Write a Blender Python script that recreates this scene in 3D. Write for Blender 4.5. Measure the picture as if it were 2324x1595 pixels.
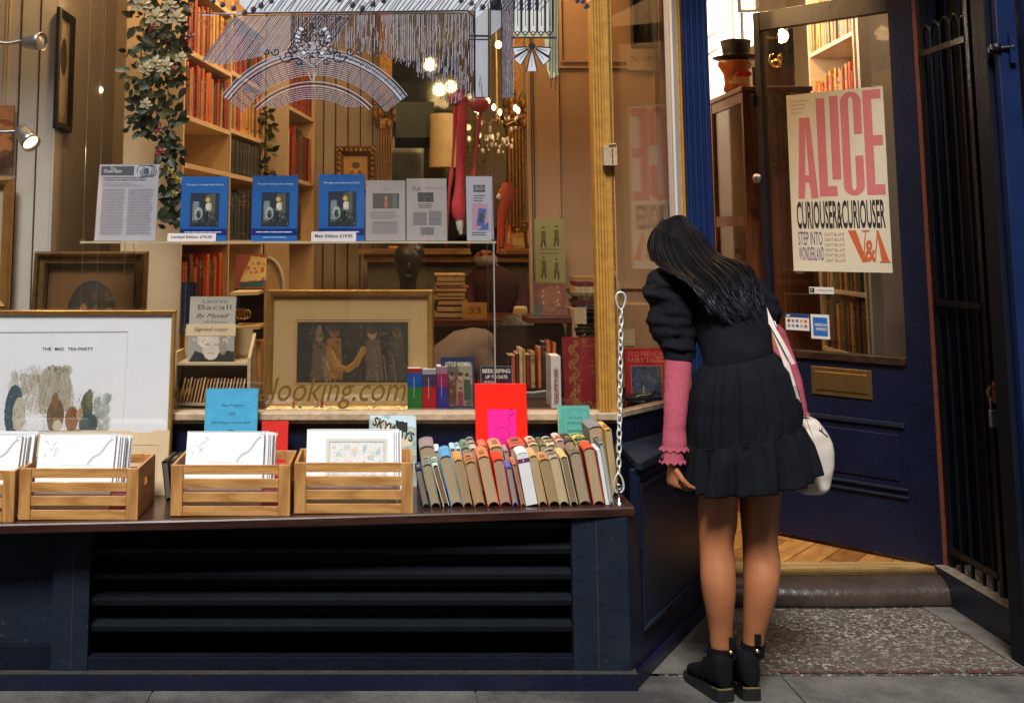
import bpy, bmesh, math, random
import numpy as np
from mathutils import Vector, Matrix
random.seed(7)
for o in list(bpy.data.objects):
 bpy.data.objects.remove(o, do_unlink=True)
SC = bpy.context.scene
COL = SC.collection
# ------------------------------------------------------------------ camera
H = 1.42                       # eye height of the photographer
F = 2677.0                     # focal length in units of the 2324-wide photo grid
PITCH = math.radians(7.33)
CX, CY = 880.0, 205.0          # optical axis of the (cropped) photo
cam = bpy.data.cameras.new('camera')
cam.sensor_width = 36.0
cam.lens = F / 2324.0 * 36.0
cam.shift_x = (1162.0 - CX) / 2324.0
cam.shift_y = -(797.5 - CY) / 2324.0
cam.clip_start = 0.05
cam.clip_end = 300.0
camo = bpy.data.objects.new('camera', cam)
COL.objects.link(camo)
camo.location = (0, 0, H)
camo.rotation_euler = (math.radians(90) + PITCH, 0, 0)
SC.camera = camo
# ------------------------------------------------------------------ daylight
SUN_EL, SUN_AZ = math.radians(54), math.radians(190)
w = bpy.data.worlds.new('World'); SC.world = w; w.use_nodes = True
nt = w.node_tree
bg = nt.nodes['Background']
sky = nt.nodes.new('ShaderNodeTexSky'); sky.sky_type = 'NISHITA'; sky.sun_disc = False
sky.sun_elevation = SUN_EL; sky.sun_rotation = SUN_AZ
nt.links.new(sky.outputs[0], bg.inputs[0]); bg.inputs[1].default_value = 0.065
sl = bpy.data.lights.new('sun', 'SUN'); sl.energy = 4.6; sl.angle = math.radians(16); sl.color = (1.0, 0.97, 0.93)
so = bpy.data.objects.new('sun', sl); COL.objects.link(so)
sdir = Vector((math.sin(SUN_AZ) * math.cos(SUN_EL), math.cos(SUN_AZ) * math.cos(SUN_EL), math.sin(SUN_EL)))
so.rotation_euler = sdir.to_track_quat('Z', 'Y').to_euler()
so.location = (0, 0, 20)
SC.view_settings.view_transform = 'Standard'
SC.view_settings.look = 'None'
SC.view_settings.exposure = 0.0
SC.view_settings.gamma = 1.0
SC.render.engine = 'CYCLES'
try:
 SC.cycles.transparent_max_bounces = 24
 SC.cycles.max_bounces = 8
 SC.cycles.sample_clamp_indirect = 6.0
except Exception:
 pass
# ------------------------------------------------------------------ helpers
def P(px, py, Y):
 """point of the street at depth Y that the photo shows at grid position px, py"""
 u = (px - CX) / F; v = (CY - py) / F
 d = math.cos(PITCH) - v * math.sin(PITCH)
 return Vector((Y * u / d, Y, H + Y * (math.sin(PITCH) + v * math.cos(PITCH)) / d))
def onplane(px, py, p0, p1):
 """(s, z) on the upright plane through ground points p0 -> p1"""
 u = (px - CX) / F; v = (CY - py) / F
 d = math.cos(PITCH) - v * math.sin(PITCH)
 k = u / d
 dx, dy = p1[0] - p0[0], p1[1] - p0[1]
 L = math.hypot(dx, dy); dx /= L; dy /= L
 s = (k * p0[1] - p0[0]) / (dx - k * dy)
 Y = p0[1] + s * dy
 return s, H + Y * (math.sin(PITCH) + v * math.cos(PITCH)) / d
def zat(py, Y):
 return P(CX, py, Y).z
def lin(c):
 c = c / 255.0
 return c / 12.92 if c <= 0.04045 else ((c + 0.055) / 1.055) ** 2.4
def S(r, g, b):
 return (lin(r), lin(g), lin(b))
MATS = {}
def mat(name, col, rough=0.6, metal=0.0, var=0.12, scale=18.0, bump=0.0, bscale=None, stretch=None, spec=0.5,
  sss=0.0, coat=0.0, emit=None, estr=0.0, chips=None):
 """Principled material whose colour wanders a little with object-space noise"""
 if name in MATS:
  return MATS[name]
 m = bpy.data.materials.new(name); m.use_nodes = True
 n = m.node_tree.nodes; l = m.node_tree.links
 b = n['Principled BSDF']
 b.inputs['Roughness'].default_value = rough
 b.inputs['Metallic'].default_value = metal
 b.inputs['Specular IOR Level'].default_value = spec
 if sss:
  b.inputs['Subsurface Weight'].default_value = sss
  b.inputs['Subsurface Radius'].default_value = (0.012, 0.005, 0.003)
 if coat:
  b.inputs['Coat Weight'].default_value = coat
  b.inputs['Coat Roughness'].default_value = 0.15
 if emit:
  b.inputs['Emission Color'].default_value = (*emit, 1); b.inputs['Emission Strength'].default_value = estr
 tc = n.new('ShaderNodeTexCoord'); mp = n.new('ShaderNodeMapping')
 l.new(tc.outputs['Object'], mp.inputs[0])
 if stretch:
  mp.inputs['Scale'].default_value = stretch
 if var > 0:
  no = n.new('ShaderNodeTexNoise'); no.inputs['Scale'].default_value = scale
  no.inputs['Detail'].default_value = 6; no.inputs['Roughness'].default_value = 0.65
  l.new(mp.outputs[0], no.inputs['Vector'])
  rp = n.new('ShaderNodeValToRGB')
  rp.color_ramp.elements[0].position = 0.3; rp.color_ramp.elements[1].position = 0.7
  rp.color_ramp.elements[0].color = (*[max(0, c * (1 - var)) for c in col], 1)
  rp.color_ramp.elements[1].color = (*[min(1, c * (1 + var)) for c in col], 1)
  l.new(no.outputs['Fac'], rp.inputs[0]); l.new(rp.outputs[0], b.inputs['Base Color'])
  if chips:
   for sc_, p0_, p1_, fac in ((55, .66, .68, .8), (4, .52, .8, .35)):
    nn = n.new('ShaderNodeTexNoise'); nn.inputs['Scale'].default_value = sc_; nn.inputs['Detail'].default_value = 8; l.new(tc.outputs['Object'], nn.inputs['Vector'])
    r2 = n.new('ShaderNodeValToRGB'); r2.color_ramp.elements[0].position = p0_; r2.color_ramp.elements[1].position = p1_
    r2.color_ramp.elements[1].color = (fac, fac, fac, 1); l.new(nn.outputs['Fac'], r2.inputs[0])
    mx = n.new('ShaderNodeMixRGB'); mx.inputs[2].default_value = (*chips, 1); src = b.inputs['Base Color'].links[0].from_socket
    l.new(r2.outputs[0], mx.inputs[0]); l.new(src, mx.inputs[1]); l.new(mx.outputs[0], b.inputs['Base Color'])
 else:
  b.inputs['Base Color'].default_value = (*col, 1)
 if bump > 0:
  n2 = n.new('ShaderNodeTexNoise'); n2.inputs['Scale'].default_value = bscale or scale * 3
  n2.inputs['Detail'].default_value = 5
  l.new(mp.outputs[0], n2.inputs['Vector'])
  bp = n.new('ShaderNodeBump'); bp.inputs['Strength'].default_value = bump; bp.inputs['Distance'].default_value = 0.01
  l.new(n2.outputs['Fac'], bp.inputs['Height']); l.new(bp.outputs[0], b.inputs['Normal'])
 MATS[name] = m
 return m
def woodmat(name, c1, c2, rough=0.5, scale=6.0, axis='x', rings=9.0, coat=0.0):
 if name in MATS:
  return MATS[name]
 m = bpy.data.materials.new(name); m.use_nodes = True
 n = m.node_tree.nodes; l = m.node_tree.links; b = n['Principled BSDF']
 b.inputs['Roughness'].default_value = rough
 if coat: b.inputs['Coat Weight'].default_value = coat
 tc = n.new('ShaderNodeTexCoord'); mp = n.new('ShaderNodeMapping')
 sc = {'x': (0.12, 1, 1), 'y': (1, 0.12, 1), 'z': (1, 1, 0.12)}[axis]
 mp.inputs['Scale'].default_value = [s * scale for s in sc]
 l.new(tc.outputs['Object'], mp.inputs[0])
 no = n.new('ShaderNodeTexNoise'); no.inputs['Scale'].default_value = 1.6; no.inputs['Detail'].default_value = 3
 no.inputs['Distortion'].default_value = 0.6
 l.new(mp.outputs[0], no.inputs['Vector'])
 mu = n.new('ShaderNodeMath'); mu.operation = 'MULTIPLY'; mu.inputs[1].default_value = rings
 l.new(no.outputs['Fac'], mu.inputs[0])
 fr = n.new('ShaderNodeMath'); fr.operation = 'PINGPONG'; fr.inputs[1].default_value = 0.5
 l.new(mu.outputs[0], fr.inputs[0])
 f2 = n.new('ShaderNodeTexNoise'); f2.inputs['Scale'].default_value = 22; f2.inputs['Detail'].default_value = 4
 l.new(mp.outputs[0], f2.inputs['Vector'])
 ad = n.new('ShaderNodeMath'); ad.operation = 'ADD'
 l.new(fr.outputs[0], ad.inputs[0]); l.new(f2.outputs['Fac'], ad.inputs[1])
 rp = n.new('ShaderNodeValToRGB')
 rp.color_ramp.elements[0].position = 0.35; rp.color_ramp.elements[1].position = 1.0
 rp.color_ramp.elements[0].color = (*c1, 1); rp.color_ramp.elements[1].color = (*c2, 1)
 l.new(ad.outputs[0], rp.inputs[0]); l.new(rp.outputs[0], b.inputs['Base Color'])
 bp = n.new('ShaderNodeBump'); bp.inputs['Strength'].default_value = 0.12; bp.inputs['Distance'].default_value = 0.003
 l.new(ad.outputs[0], bp.inputs['Height']); l.new(bp.outputs[0], b.inputs['Normal'])
 MATS[name] = m
 return m
def attrmat(name='picture_ink', rough=0.6, coat=0.0):
 if name in MATS:
  return MATS[name]
 m = bpy.data.materials.new(name); m.use_nodes = True
 n = m.node_tree.nodes; l = m.node_tree.links; b = n['Principled BSDF']
 b.inputs['Roughness'].default_value = rough
 b.inputs['Coat Weight'].default_value = coat
 a = n.new('ShaderNodeAttribute'); a.attribute_name = 'Col'
 no = n.new('ShaderNodeTexNoise'); no.inputs['Scale'].default_value = 160
 mx = n.new('ShaderNodeMixRGB'); mx.blend_type = 'SOFT_LIGHT'; mx.inputs[0].default_value = 0.3
 l.new(a.outputs['Color'], mx.inputs[1]); l.new(no.outputs['Fac'], mx.inputs[2])
 l.new(mx.outputs[0], b.inputs['Base Color'])
 MATS[name] = m
 return m
def glassmat(name, tint=(1, 1, 1), rough=0.0, ior=1.5, haze=0.0):
 if name in MATS:
  return MATS[name]
 m = bpy.data.materials.new(name); m.use_nodes = True
 n = m.node_tree.nodes; l = m.node_tree.links
 n.remove(n['Principled BSDF']); out = n['Material Output']
 t = n.new('ShaderNodeBsdfTransparent'); t.inputs[0].default_value = (*tint, 1)
 g = n.new('ShaderNodeBsdfGlossy'); g.inputs['Roughness'].default_value = rough
 f = n.new('ShaderNodeFresnel')
 ge = n.new('ShaderNodeNewGeometry'); ma = n.new('ShaderNodeMath'); ma.operation = 'MULTIPLY_ADD'
 ma.inputs[1].default_value = 1.0 / ior - ior; ma.inputs[2].default_value = ior
 l.new(ge.outputs['Backfacing'], ma.inputs[0]); l.new(ma.outputs[0], f.inputs[0])
 mx = n.new('ShaderNodeMixShader')
 l.new(f.outputs[0], mx.inputs[0]); l.new(t.outputs[0], mx.inputs[1]); l.new(g.outputs[0], mx.inputs[2])
 last = mx
 if haze > 0:
  d = n.new('ShaderNodeBsdfDiffuse'); d.inputs[0].default_value = (0.7, 0.72, 0.75, 1)
  m2 = n.new('ShaderNodeMixShader'); m2.inputs[0].default_value = haze
  l.new(mx.outputs[0], m2.inputs[1]); l.new(d.outputs[0], m2.inputs[2]); last = m2
 l.new(last.outputs[0], out.inputs[0])
 MATS[name] = m
 return m
def rootmat(o):
 M = Matrix.Identity(4)
 while o is not None:
  M = o.matrix_basis @ M
  o = o.parent
 return M
_txt = {}
def text_geo(s, bold=0.0, shear=0.0, space=1.0):
 k = (s, bold, shear, space)
 if k in _txt:
  return _txt[k]
 cu = bpy.data.curves.new('t', 'FONT'); cu.body = s; cu.size = 1.0; cu.offset = bold; cu.shear = shear
 cu.space_character = space; cu.resolution_u = 3; cu.fill_mode = 'FRONT'
 ob = bpy.data.objects.new('t', cu); COL.objects.link(ob)
 dg = bpy.context.evaluated_depsgraph_get(); dg.update()
 me = bpy.data.meshes.new_from_object(ob.evaluated_get(dg))
 vs = [(v.co.x, v.co.y) for v in me.vertices]; fs = [tuple(p.vertices) for p in me.polygons]
 bpy.data.objects.remove(ob, do_unlink=True); bpy.data.curves.remove(cu); bpy.data.meshes.remove(me)
 if not vs: vs = [(0, 0), (1, 1)]
 x0 = min(v[0] for v in vs); x1 = max(v[0] for v in vs); y0 = min(v[1] for v in vs); y1 = max(v[1] for v in vs)
 r = ([((x - x0) / max(1e-6, x1 - x0), (y - y0) / max(1e-6, y1 - y0)) for x, y in vs], fs, (x1 - x0) / max(1e-6, y1 - y0))
 _txt[k] = r
 return r
class Frame:
 """a flat place: origin bottom-left, U right, V up, W out towards the viewer (metres)"""
 def __init__(s, O, U, V, w=1.0, h=1.0):
  s.O = Vector(O); s.U = Vector(U).normalized()
  V = Vector(V).normalized(); s.W = s.U.cross(V).normalized(); s.V = s.W.cross(s.U).normalized()
  s.w = w; s.h = h
 def at(s, u, v, n=0.0):
  return s.O + s.U * u + s.V * v + s.W * n
 def up(s, n):
  return Frame(s.O + s.W * n, s.U, s.V, s.w, s.h)
def rectframe(l, r, t, b, Y, lean=0.0, tilt=0.0):
 """frame from a rectangle of the photo grid, its foot at depth Y, its top lean metres further back"""
 BL = P(l, b, Y); BR = P(r, b, Y); TL = P(l + tilt, t, Y + lean)
 U = BR - BL
 return Frame(BL, U, TL - BL, U.length, (TL - BL).length)
class MB:
 def __init__(s):
  s.v = []; s.f = []; s.m = []; s.mats = []; s.c = {}; s.sm = []
 def mi(s, m):
  if m not in s.mats: s.mats.append(m)
  return s.mats.index(m)
 def add(s, vs, fs, m, smooth=False, cols=None):
  b = len(s.v); i = s.mi(m)
  s.v.extend([tuple(v) for v in vs])
  for k, f in enumerate(fs):
   if cols is not None: s.c[len(s.f)] = cols[k]
   s.f.append(tuple(b + q for q in f)); s.m.append(i); s.sm.append(smooth)
  return s
 def hexa(s, p, m):
  """eight corners: bottom 0-3 counter-clockwise, top 4-7"""
  return s.add(p, [(0, 3, 2, 1), (4, 5, 6, 7), (0, 1, 5, 4), (1, 2, 6, 5), (2, 3, 7, 6), (3, 0, 4, 7)], m)
 def box(s, x0, x1, y0, y1, z0, z1, m):
  return s.hexa([(x0, y0, z0), (x1, y0, z0), (x1, y1, z0), (x0, y1, z0), (x0, y0, z1), (x1, y0, z1), (x1, y1, z1), (x0, y1, z1)], m)
 def fbox(s, fr, u0, u1, v0, v1, n0, n1, m):
  """box in a frame; n0 < n1 measured towards the viewer"""
  p = [fr.at(u0, v0, n1), fr.at(u1, v0, n1), fr.at(u1, v0, n0), fr.at(u0, v0, n0),
             fr.at(u0, v1, n1), fr.at(u1, v1, n1), fr.at(u1, v1, n0), fr.at(u0, v1, n0)]
  return s.hexa(p, m)
 def quad(s, fr, u0, u1, v0, v1, n, m):
  return s.add([fr.at(u0, v0, n), fr.at(u1, v0, n), fr.at(u1, v1, n), fr.at(u0, v1, n)], [(0, 1, 2, 3)], m)
 def fpoly(s, fr, pts, n, m, t=0.0):
  vs = [fr.at(u, v, n) for u, v in pts]; k = len(pts)
  if t <= 0:
   return s.add(vs, [tuple(range(k))], m)
  vs += [fr.at(u, v, n - t) for u, v in pts]
  fs = [tuple(range(k)), tuple(range(2 * k - 1, k - 1, -1))] + [(i, k + i, k + (i + 1) % k, (i + 1) % k) for i in range(k)]
  return s.add(vs, fs, m)
 def fline(s, fr, pts, wd, n, m, closed=False):
  """flat ribbon following 2-d points"""
  k = len(pts)
  if k < 2: return s
  vs = []
  for i in range(k):
   a = pts[(i - 1) % k] if (i > 0 or closed) else pts[i]
   b = pts[(i + 1) % k] if (i < k - 1 or closed) else pts[i]
   dx, dy = b[0] - a[0], b[1] - a[1]; L = math.hypot(dx, dy) or 1
   nx, ny = -dy / L * wd / 2, dx / L * wd / 2
   u, v = pts[i]
   vs += [fr.at(u + nx, v + ny, n), fr.at(u - nx, v - ny, n)]
  fs = [(2 * i + 1, 2 * i + 3, 2 * i + 2, 2 * i) for i in range(k - 1)]
  if closed: fs.append((2 * k - 1, 1, 0, 2 * k - 2))
  return s.add(vs, fs, m)
 def text(s, t, m, fr, u, v, w=None, h=None, n=0.0006, bold=0.0, shear=0.0, align='l', space=1.0):
  g, fs, asp = text_geo(t, bold, shear, space)
  if h is None: h = w / asp
  if w is None: w = h * asp
  if align == 'c': u -= w / 2
  if align == 'r': u -= w
  return s.add([fr.at(u + a * w, v + b * h, n) for a, b in g], fs, m)
 def lines(s, fr, u0, u1, v0, v1, rows, m, n=0.0005, fill=0.55, rag=0.15, seed=0, words=True):
  """a block of print too small to read: rows of short dashes"""
  rr = random.Random(seed); st = (v1 - v0) / rows
  for i in range(rows):
   y = v1 - (i + 0.8) * st; x = u0; end = u1 - rr.random() * rag * (u1 - u0)
   while x < end:
    L = min(end - x, (u1 - u0) * rr.uniform(0.06, 0.2)) if words else end - x
    s.quad(fr, x, x + L, y, y + st * fill, n, m); x += L + (u1 - u0) * 0.018
  return s
 def canvas(s, fr, img, n, m, u0=0, u1=None, v0=0, v1=None):
  h, w = img.shape[:2]
  u1 = fr.w if u1 is None else u1; v1 = fr.h if v1 is None else v1
  vs = [fr.at(u0 + (u1 - u0) * i / w, v1 - (v1 - v0) * j / h, n) for j in range(h + 1) for i in range(w + 1)]
  fs = []; cs = []
  for j in range(h):
   for i in range(w):
    a = j * (w + 1) + i
    fs.append((a + w + 1, a + w + 2, a + 1, a)); cs.append(tuple(img[j, i]))
  return s.add(vs, fs, m, cols=cs)
 def loft(s, rings, m, cap0=True, cap1=True, smooth=True):
  k = len(rings[0]); vs = [p for r in rings for p in r]; fs = []
  for a in range(len(rings) - 1):
   for i in range(k):
    j = (i + 1) % k
    fs.append((a * k + i, a * k + j, (a + 1) * k + j, (a + 1) * k + i))
  s.add(vs, fs, m, smooth)
  if cap0: s.add(rings[0], [tuple(range(k - 1, -1, -1))], m)
  if cap1: s.add(rings[-1], [tuple(range(k))], m)
  return s
 def tube(s, pts, r, m, seg=8, caps=True, flat=1.0, smooth=True, closed=False, up=None):
  pts = [Vector(p) for p in pts]; n = len(pts); rings = []
  rr = r if isinstance(r, (list, tuple)) else [r] * n
  ref = Vector(up) if up else None
  prev = None
  for i in range(n):
   a = pts[i - 1] if (i > 0 or closed) else pts[i]; b = pts[(i + 1) % n] if (i < n - 1 or closed) else pts[i]
   d = (b - a).normalized()
   if prev is None:
    x = ref or (Vector((0, 0, 1)) if abs(d.z) < 0.9 else Vector((1, 0, 0)))
    x = (x - d * x.dot(d)).normalized()
   else:
    x = (prev - d * prev.dot(d)).normalized()
   prev = x; y = d.cross(x)
   rings.append([pts[i] + x * math.cos(t) * rr[i] * flat + y * math.sin(t) * rr[i] for t in [2 * math.pi * q / seg for q in range(seg)]])
  if closed:
   rings.append(rings[0]); caps = False
  return s.loft(rings, m, caps, caps, smooth)
 def lathe(s, prof, c, m, seg=20, axis=(0, 0, 1), smooth=True):
  c = Vector(c); ax = Vector(axis).normalized()
  x = ax.orthogonal().normalized(); y = ax.cross(x)
  rings = [[c + ax * z + (x * math.cos(t) + y * math.sin(t)) * max(r, 1e-4) for t in [2 * math.pi * q / seg for q in range(seg)]] for r, z in prof]
  return s.loft(rings, m, True, True, smooth)
 def ball(s, c, r, m, seg=10, rings=7, sc=(1, 1, 1), rot=None):
  vs = []; c = Vector(c); fs = []
  for j in range(rings + 1):
   ph = math.pi * j / rings
   for i in range(seg):
    t = 2 * math.pi * i / seg
    q = Vector((r * sc[0] * math.sin(ph) * math.cos(t), r * sc[1] * math.sin(ph) * math.sin(t), r * sc[2] * math.cos(ph)))
    if rot is not None: q = rot @ q
    vs.append(c + q)
  for j in range(rings):
   for i in range(seg):
    k = (i + 1) % seg
    fs.append((j * seg + i, (j + 1) * seg + i, (j + 1) * seg + k, j * seg + k))
  return s.add(vs, fs, m, True)
 def build(s, name, parent=None, bevel=0.0, sub=0, merge=False):
  me = bpy.data.meshes.new(name)
  vs = s.v
  org = Vector((0, 0, 0))
  if parent is None:
   A = np.array(vs, dtype=float)
   lo = A.min(0); hi = A.max(0)
   org = Vector(((lo[0] + hi[0]) / 2, (lo[1] + hi[1]) / 2, lo[2]))
   Mi = Matrix.Translation(-org)
  else:
   Mi = rootmat(parent).inverted()
  me.from_pydata([Mi @ Vector(v) for v in vs], [], s.f)
  for m in s.mats: me.materials.append(m)
  me.polygons.foreach_set('material_index', s.m)
  me.polygons.foreach_set('use_smooth', s.sm)
  if s.c:
   at = me.color_attributes.new('Col', 'FLOAT_COLOR', 'CORNER')
   buf = np.ones((len(me.loops), 4), dtype=np.float32)
   for p in me.polygons:
    c = s.c.get(p.index)
    if c is not None:
     buf[p.loop_start:p.loop_start + p.loop_total, :3] = c
   at.data.foreach_set('color', buf.ravel())
  if merge:
   bm = bmesh.new(); bm.from_mesh(me); bmesh.ops.remove_doubles(bm, verts=bm.verts, dist=1e-5)
   bmesh.ops.recalc_face_normals(bm, faces=bm.faces); bm.to_mesh(me); bm.free()
  me.update()
  o = bpy.data.objects.new(name, me); COL.objects.link(o)
  if parent is None: o.location = org
  else: o.parent = parent
  if bevel > 0:
   b = o.modifiers.new('bevel', 'BEVEL'); b.width = bevel; b.segments = 2; b.limit_method = 'ANGLE'; b.angle_limit = math.radians(40)
  if sub:
   q = o.modifiers.new('sub', 'SUBSURF'); q.levels = sub; q.render_levels = sub
  return o
def tag(o, label=None, cat=None, group=None, kind=None):
 if label: o['label'] = label
 if cat: o['category'] = cat
 if group: o['group'] = group
 if kind: o['kind'] = kind
 return o
def thing(name, label, cat, loc=(0, 0, 0), rz=0.0, group=None, kind=None):
 o = bpy.data.objects.new(name, None); COL.objects.link(o)
 o.empty_display_size = 0.1
 o.location = loc; o.rotation_euler = (0, 0, rz)
 return tag(o, label, cat, group, kind)
def copy_tree(o, parent=None):
 c = o.copy(); COL.objects.link(c); c.parent = parent
 for ch in [q for q in bpy.data.objects if q.parent == o]:
  copy_tree(ch, c)
 return c
# a tiny painter: pictures are coloured cells of a grid mesh
class Canvas:
 def __init__(s, w, h, bg):
  s.w = w; s.h = h; s.a = np.zeros((h, w, 3)); s.a[:] = S(*bg)
  s.yy, s.xx = np.mgrid[0:h, 0:w]; s.xx = (s.xx + .5) / w; s.yy = (s.yy + .5) / h
 def ell(s, cx, cy, rx, ry, c, ang=0.0, al=1.0):
  ca, sa = math.cos(ang), math.sin(ang); dx = (s.xx - cx) * s.w / s.h; dy = s.yy - cy
  u = (dx * ca + dy * sa) / rx; v = (-dx * sa + dy * ca) / ry
  k = (u * u + v * v < 1)[..., None] * al
  s.a = s.a * (1 - k) + np.array(S(*c)) * k
  return s
 def poly(s, pts, c, al=1.0):
  ins = np.zeros((s.h, s.w), bool); n = len(pts); j = n - 1
  for i in range(n):
   xi, yi = pts[i]; xj, yj = pts[j]
   if yi != yj:
    ins ^= ((yi > s.yy) != (yj > s.yy)) & (s.xx < (xj - xi) * (s.yy - yi) / (yj - yi) + xi)
   j = i
  k = ins[..., None] * al
  s.a = s.a * (1 - k) + np.array(S(*c)) * k
  return s
 def line(s, pts, wd, c, al=1.0):
  asp = s.w / s.h
  for (x0, y0), (x1, y1) in zip(pts[:-1], pts[1:]):
   dx, dy = (x1 - x0) * asp, y1 - y0; L = dx * dx + dy * dy or 1e-9
   px = (s.xx - x0) * asp; py = s.yy - y0
   t = np.clip((px * dx + py * dy) / L, 0, 1)
   k = (np.hypot(px - t * dx, py - t * dy) < wd / 2)[..., None] * al
   s.a = s.a * (1 - k) + np.array(S(*c)) * k
  return s
 def grain(s, amp, seed=0, cell=1):
  r = np.random.RandomState(seed)
  g = r.uniform(-1, 1, (s.h // cell + 2, s.w // cell + 2))
  g = np.kron(g, np.ones((cell, cell)))[:s.h, :s.w]
  s.a = np.clip(s.a * (1 + amp * g[..., None]), 0, 1)
  return s
 def daubs(s, n, pal, x0, x1, y0, y1, r0, r1, seed=0, al=0.8):
  r = random.Random(seed)
  for i in range(n):
   q = r.uniform(r0, r1)
   s.ell(r.uniform(x0, x1), r.uniform(y0, y1), q, q * r.uniform(.4, 1), r.choice(pal), r.uniform(0, 3.1), al)
  return s
 def figure(s, x, y, h, coat, skin=(200, 160, 120), lean=0.0):
  """a plain standing figure, feet at y"""
  asp = s.h / s.w
  s.poly([(x - .16 * h * asp, y), (x - .13 * h * asp + lean, y - .75 * h), (x + .13 * h * asp + lean, y - .75 * h), (x + .17 * h * asp, y)], coat)
  s.ell(x + lean * 1.2, y - .86 * h, .085 * h, .11 * h, skin)
  s.ell(x + lean * 1.2, y - .92 * h, .09 * h, .07 * h, (70, 55, 40))
  return s
PIC = None
# ================================================================== materials
NAVY = mat('navy_gloss_paint', (0.0035, 0.0062, 0.024), rough=0.42, var=0.25, scale=9, bump=0.15, bscale=60, spec=0.45, chips=(.018, .020, .030))
NAVYD = mat('navy_matt_paint', (0.003, 0.005, 0.012), rough=0.6, var=0.3, scale=12, bump=0.15, bscale=40, spec=.2, chips=(.008, .011, .020))
NAVYS = mat('navy_worn_paint', (0.0060, 0.0115, 0.024), rough=0.7, spec=.25, var=0.35, scale=14, bump=0.2, bscale=50, chips=(.030, .032, .036))
BLUEP = mat('royal_blue_paint', (0.006, 0.019, 0.080), rough=0.38, var=0.2, scale=5, bump=0.1)
SLATM = mat('slat_paint', (0.0024, 0.0042, 0.0085), rough=0.75, spec=.25, var=0.3, scale=14)
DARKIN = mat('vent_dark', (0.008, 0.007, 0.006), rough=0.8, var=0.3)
GOLDP = mat('gilt_paint', (0.60, 0.31, 0.065), rough=0.36, metal=0.25, var=0.2, scale=30, bump=0.15, bscale=60)
GOLDD = mat('old_gilt', (0.30, 0.16, 0.045), rough=0.4, metal=0.5, var=0.4, scale=40, bump=0.4, bscale=90)
SILLM = mat('worn_cream_sill', (0.46, 0.34, 0.22), rough=0.5, var=0.3, scale=25, bump=0.3)
CREAM = mat('cream_paint', (0.44, 0.36, 0.26), rough=0.55, var=0.07, scale=4, bump=0.04)
CREAMG = mat('grey_cream_paint', (0.54, 0.51, 0.47), rough=0.6, var=0.07, scale=4)  # cream greyed in its colour for daylight on the left boards
BEIGE = mat('beige_panel_paint', (0.40, 0.24, 0.12), rough=0.55, var=0.1, scale=5, bump=0.05)
GROOVE = mat('groove_shadow_gap', (0.06, 0.04, 0.02), rough=0.8, var=0)
WHITEW = mat('white_wall', (0.8, 0.79, 0.76), rough=0.7, var=0.03)
BENCHM = woodmat('bench_stain', (0.022, 0.007, 0.005), (0.062, 0.022, 0.014), rough=0.32, scale=3, axis='x', rings=6, coat=0.25)
DARKW = woodmat('dark_wood', (0.012, 0.006, 0.004), (0.04, 0.018, 0.010), rough=0.4, scale=3, axis='x')
REDW = woodmat('mahogany', (0.08, 0.020, 0.006), (0.20, 0.06, 0.018), rough=0.35, scale=3, axis='z', coat=0.2)
BROWNW = woodmat('brown_cupboard_wood', (0.035, 0.012, 0.005), (0.09, 0.032, 0.012), rough=0.4, scale=2.5, axis='z', coat=0.2)
PINE = woodmat('pine', (0.34, 0.145, 0.036), (0.58, 0.30, 0.095), rough=0.45, scale=6, axis='x', rings=7, coat=0.1)
PINEV = woodmat('pine_upright', (0.32, 0.135, 0.034), (0.55, 0.28, 0.09), rough=0.45, scale=6, axis='z', rings=7, coat=0.1)
PINEY = woodmat('pine_side', (0.30, 0.13, 0.034), (0.52, 0.26, 0.085), rough=0.45, scale=6, axis='y', rings=7, coat=0.1)
SHELFW = mat('white_shelf_paint', (0.62, 0.47, 0.29), rough=0.5, var=0.06, scale=8)
BLACKM = mat('black_paint', (0.006, 0.006, 0.007), rough=0.4, var=0.3)
IRON = mat('black_gate_iron', (0.005, 0.006, 0.010), rough=0.38, var=0.4, scale=40, bump=0.4, bscale=70, spec=0.3)
STEEL = mat('bare_steel', (0.55, 0.56, 0.58), rough=0.3, metal=1.0, var=0.1)
BRASS = mat('dull_brass', (0.42, 0.27, 0.10), rough=0.35, metal=0.9, var=0.2, scale=60)
PAPERW = mat('white_paper', (0.80, 0.80, 0.80), rough=0.6, var=0.02)
INK = mat('black_ink', (0.012, 0.012, 0.014), rough=0.6, var=0)
INKG = mat('grey_ink', (0.12, 0.12, 0.14), rough=0.6, var=0)
GLASS = glassmat('window_glass', (0.97, 0.975, 0.97), ior=1.75)
ACRYL = glassmat('clear_acrylic', (0.95, 0.96, 0.97), rough=0.02, haze=0.04)
PICMAT = attrmat()
PICGLOSS = attrmat('glossy_picture', 0.35, 0.2)
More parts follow.
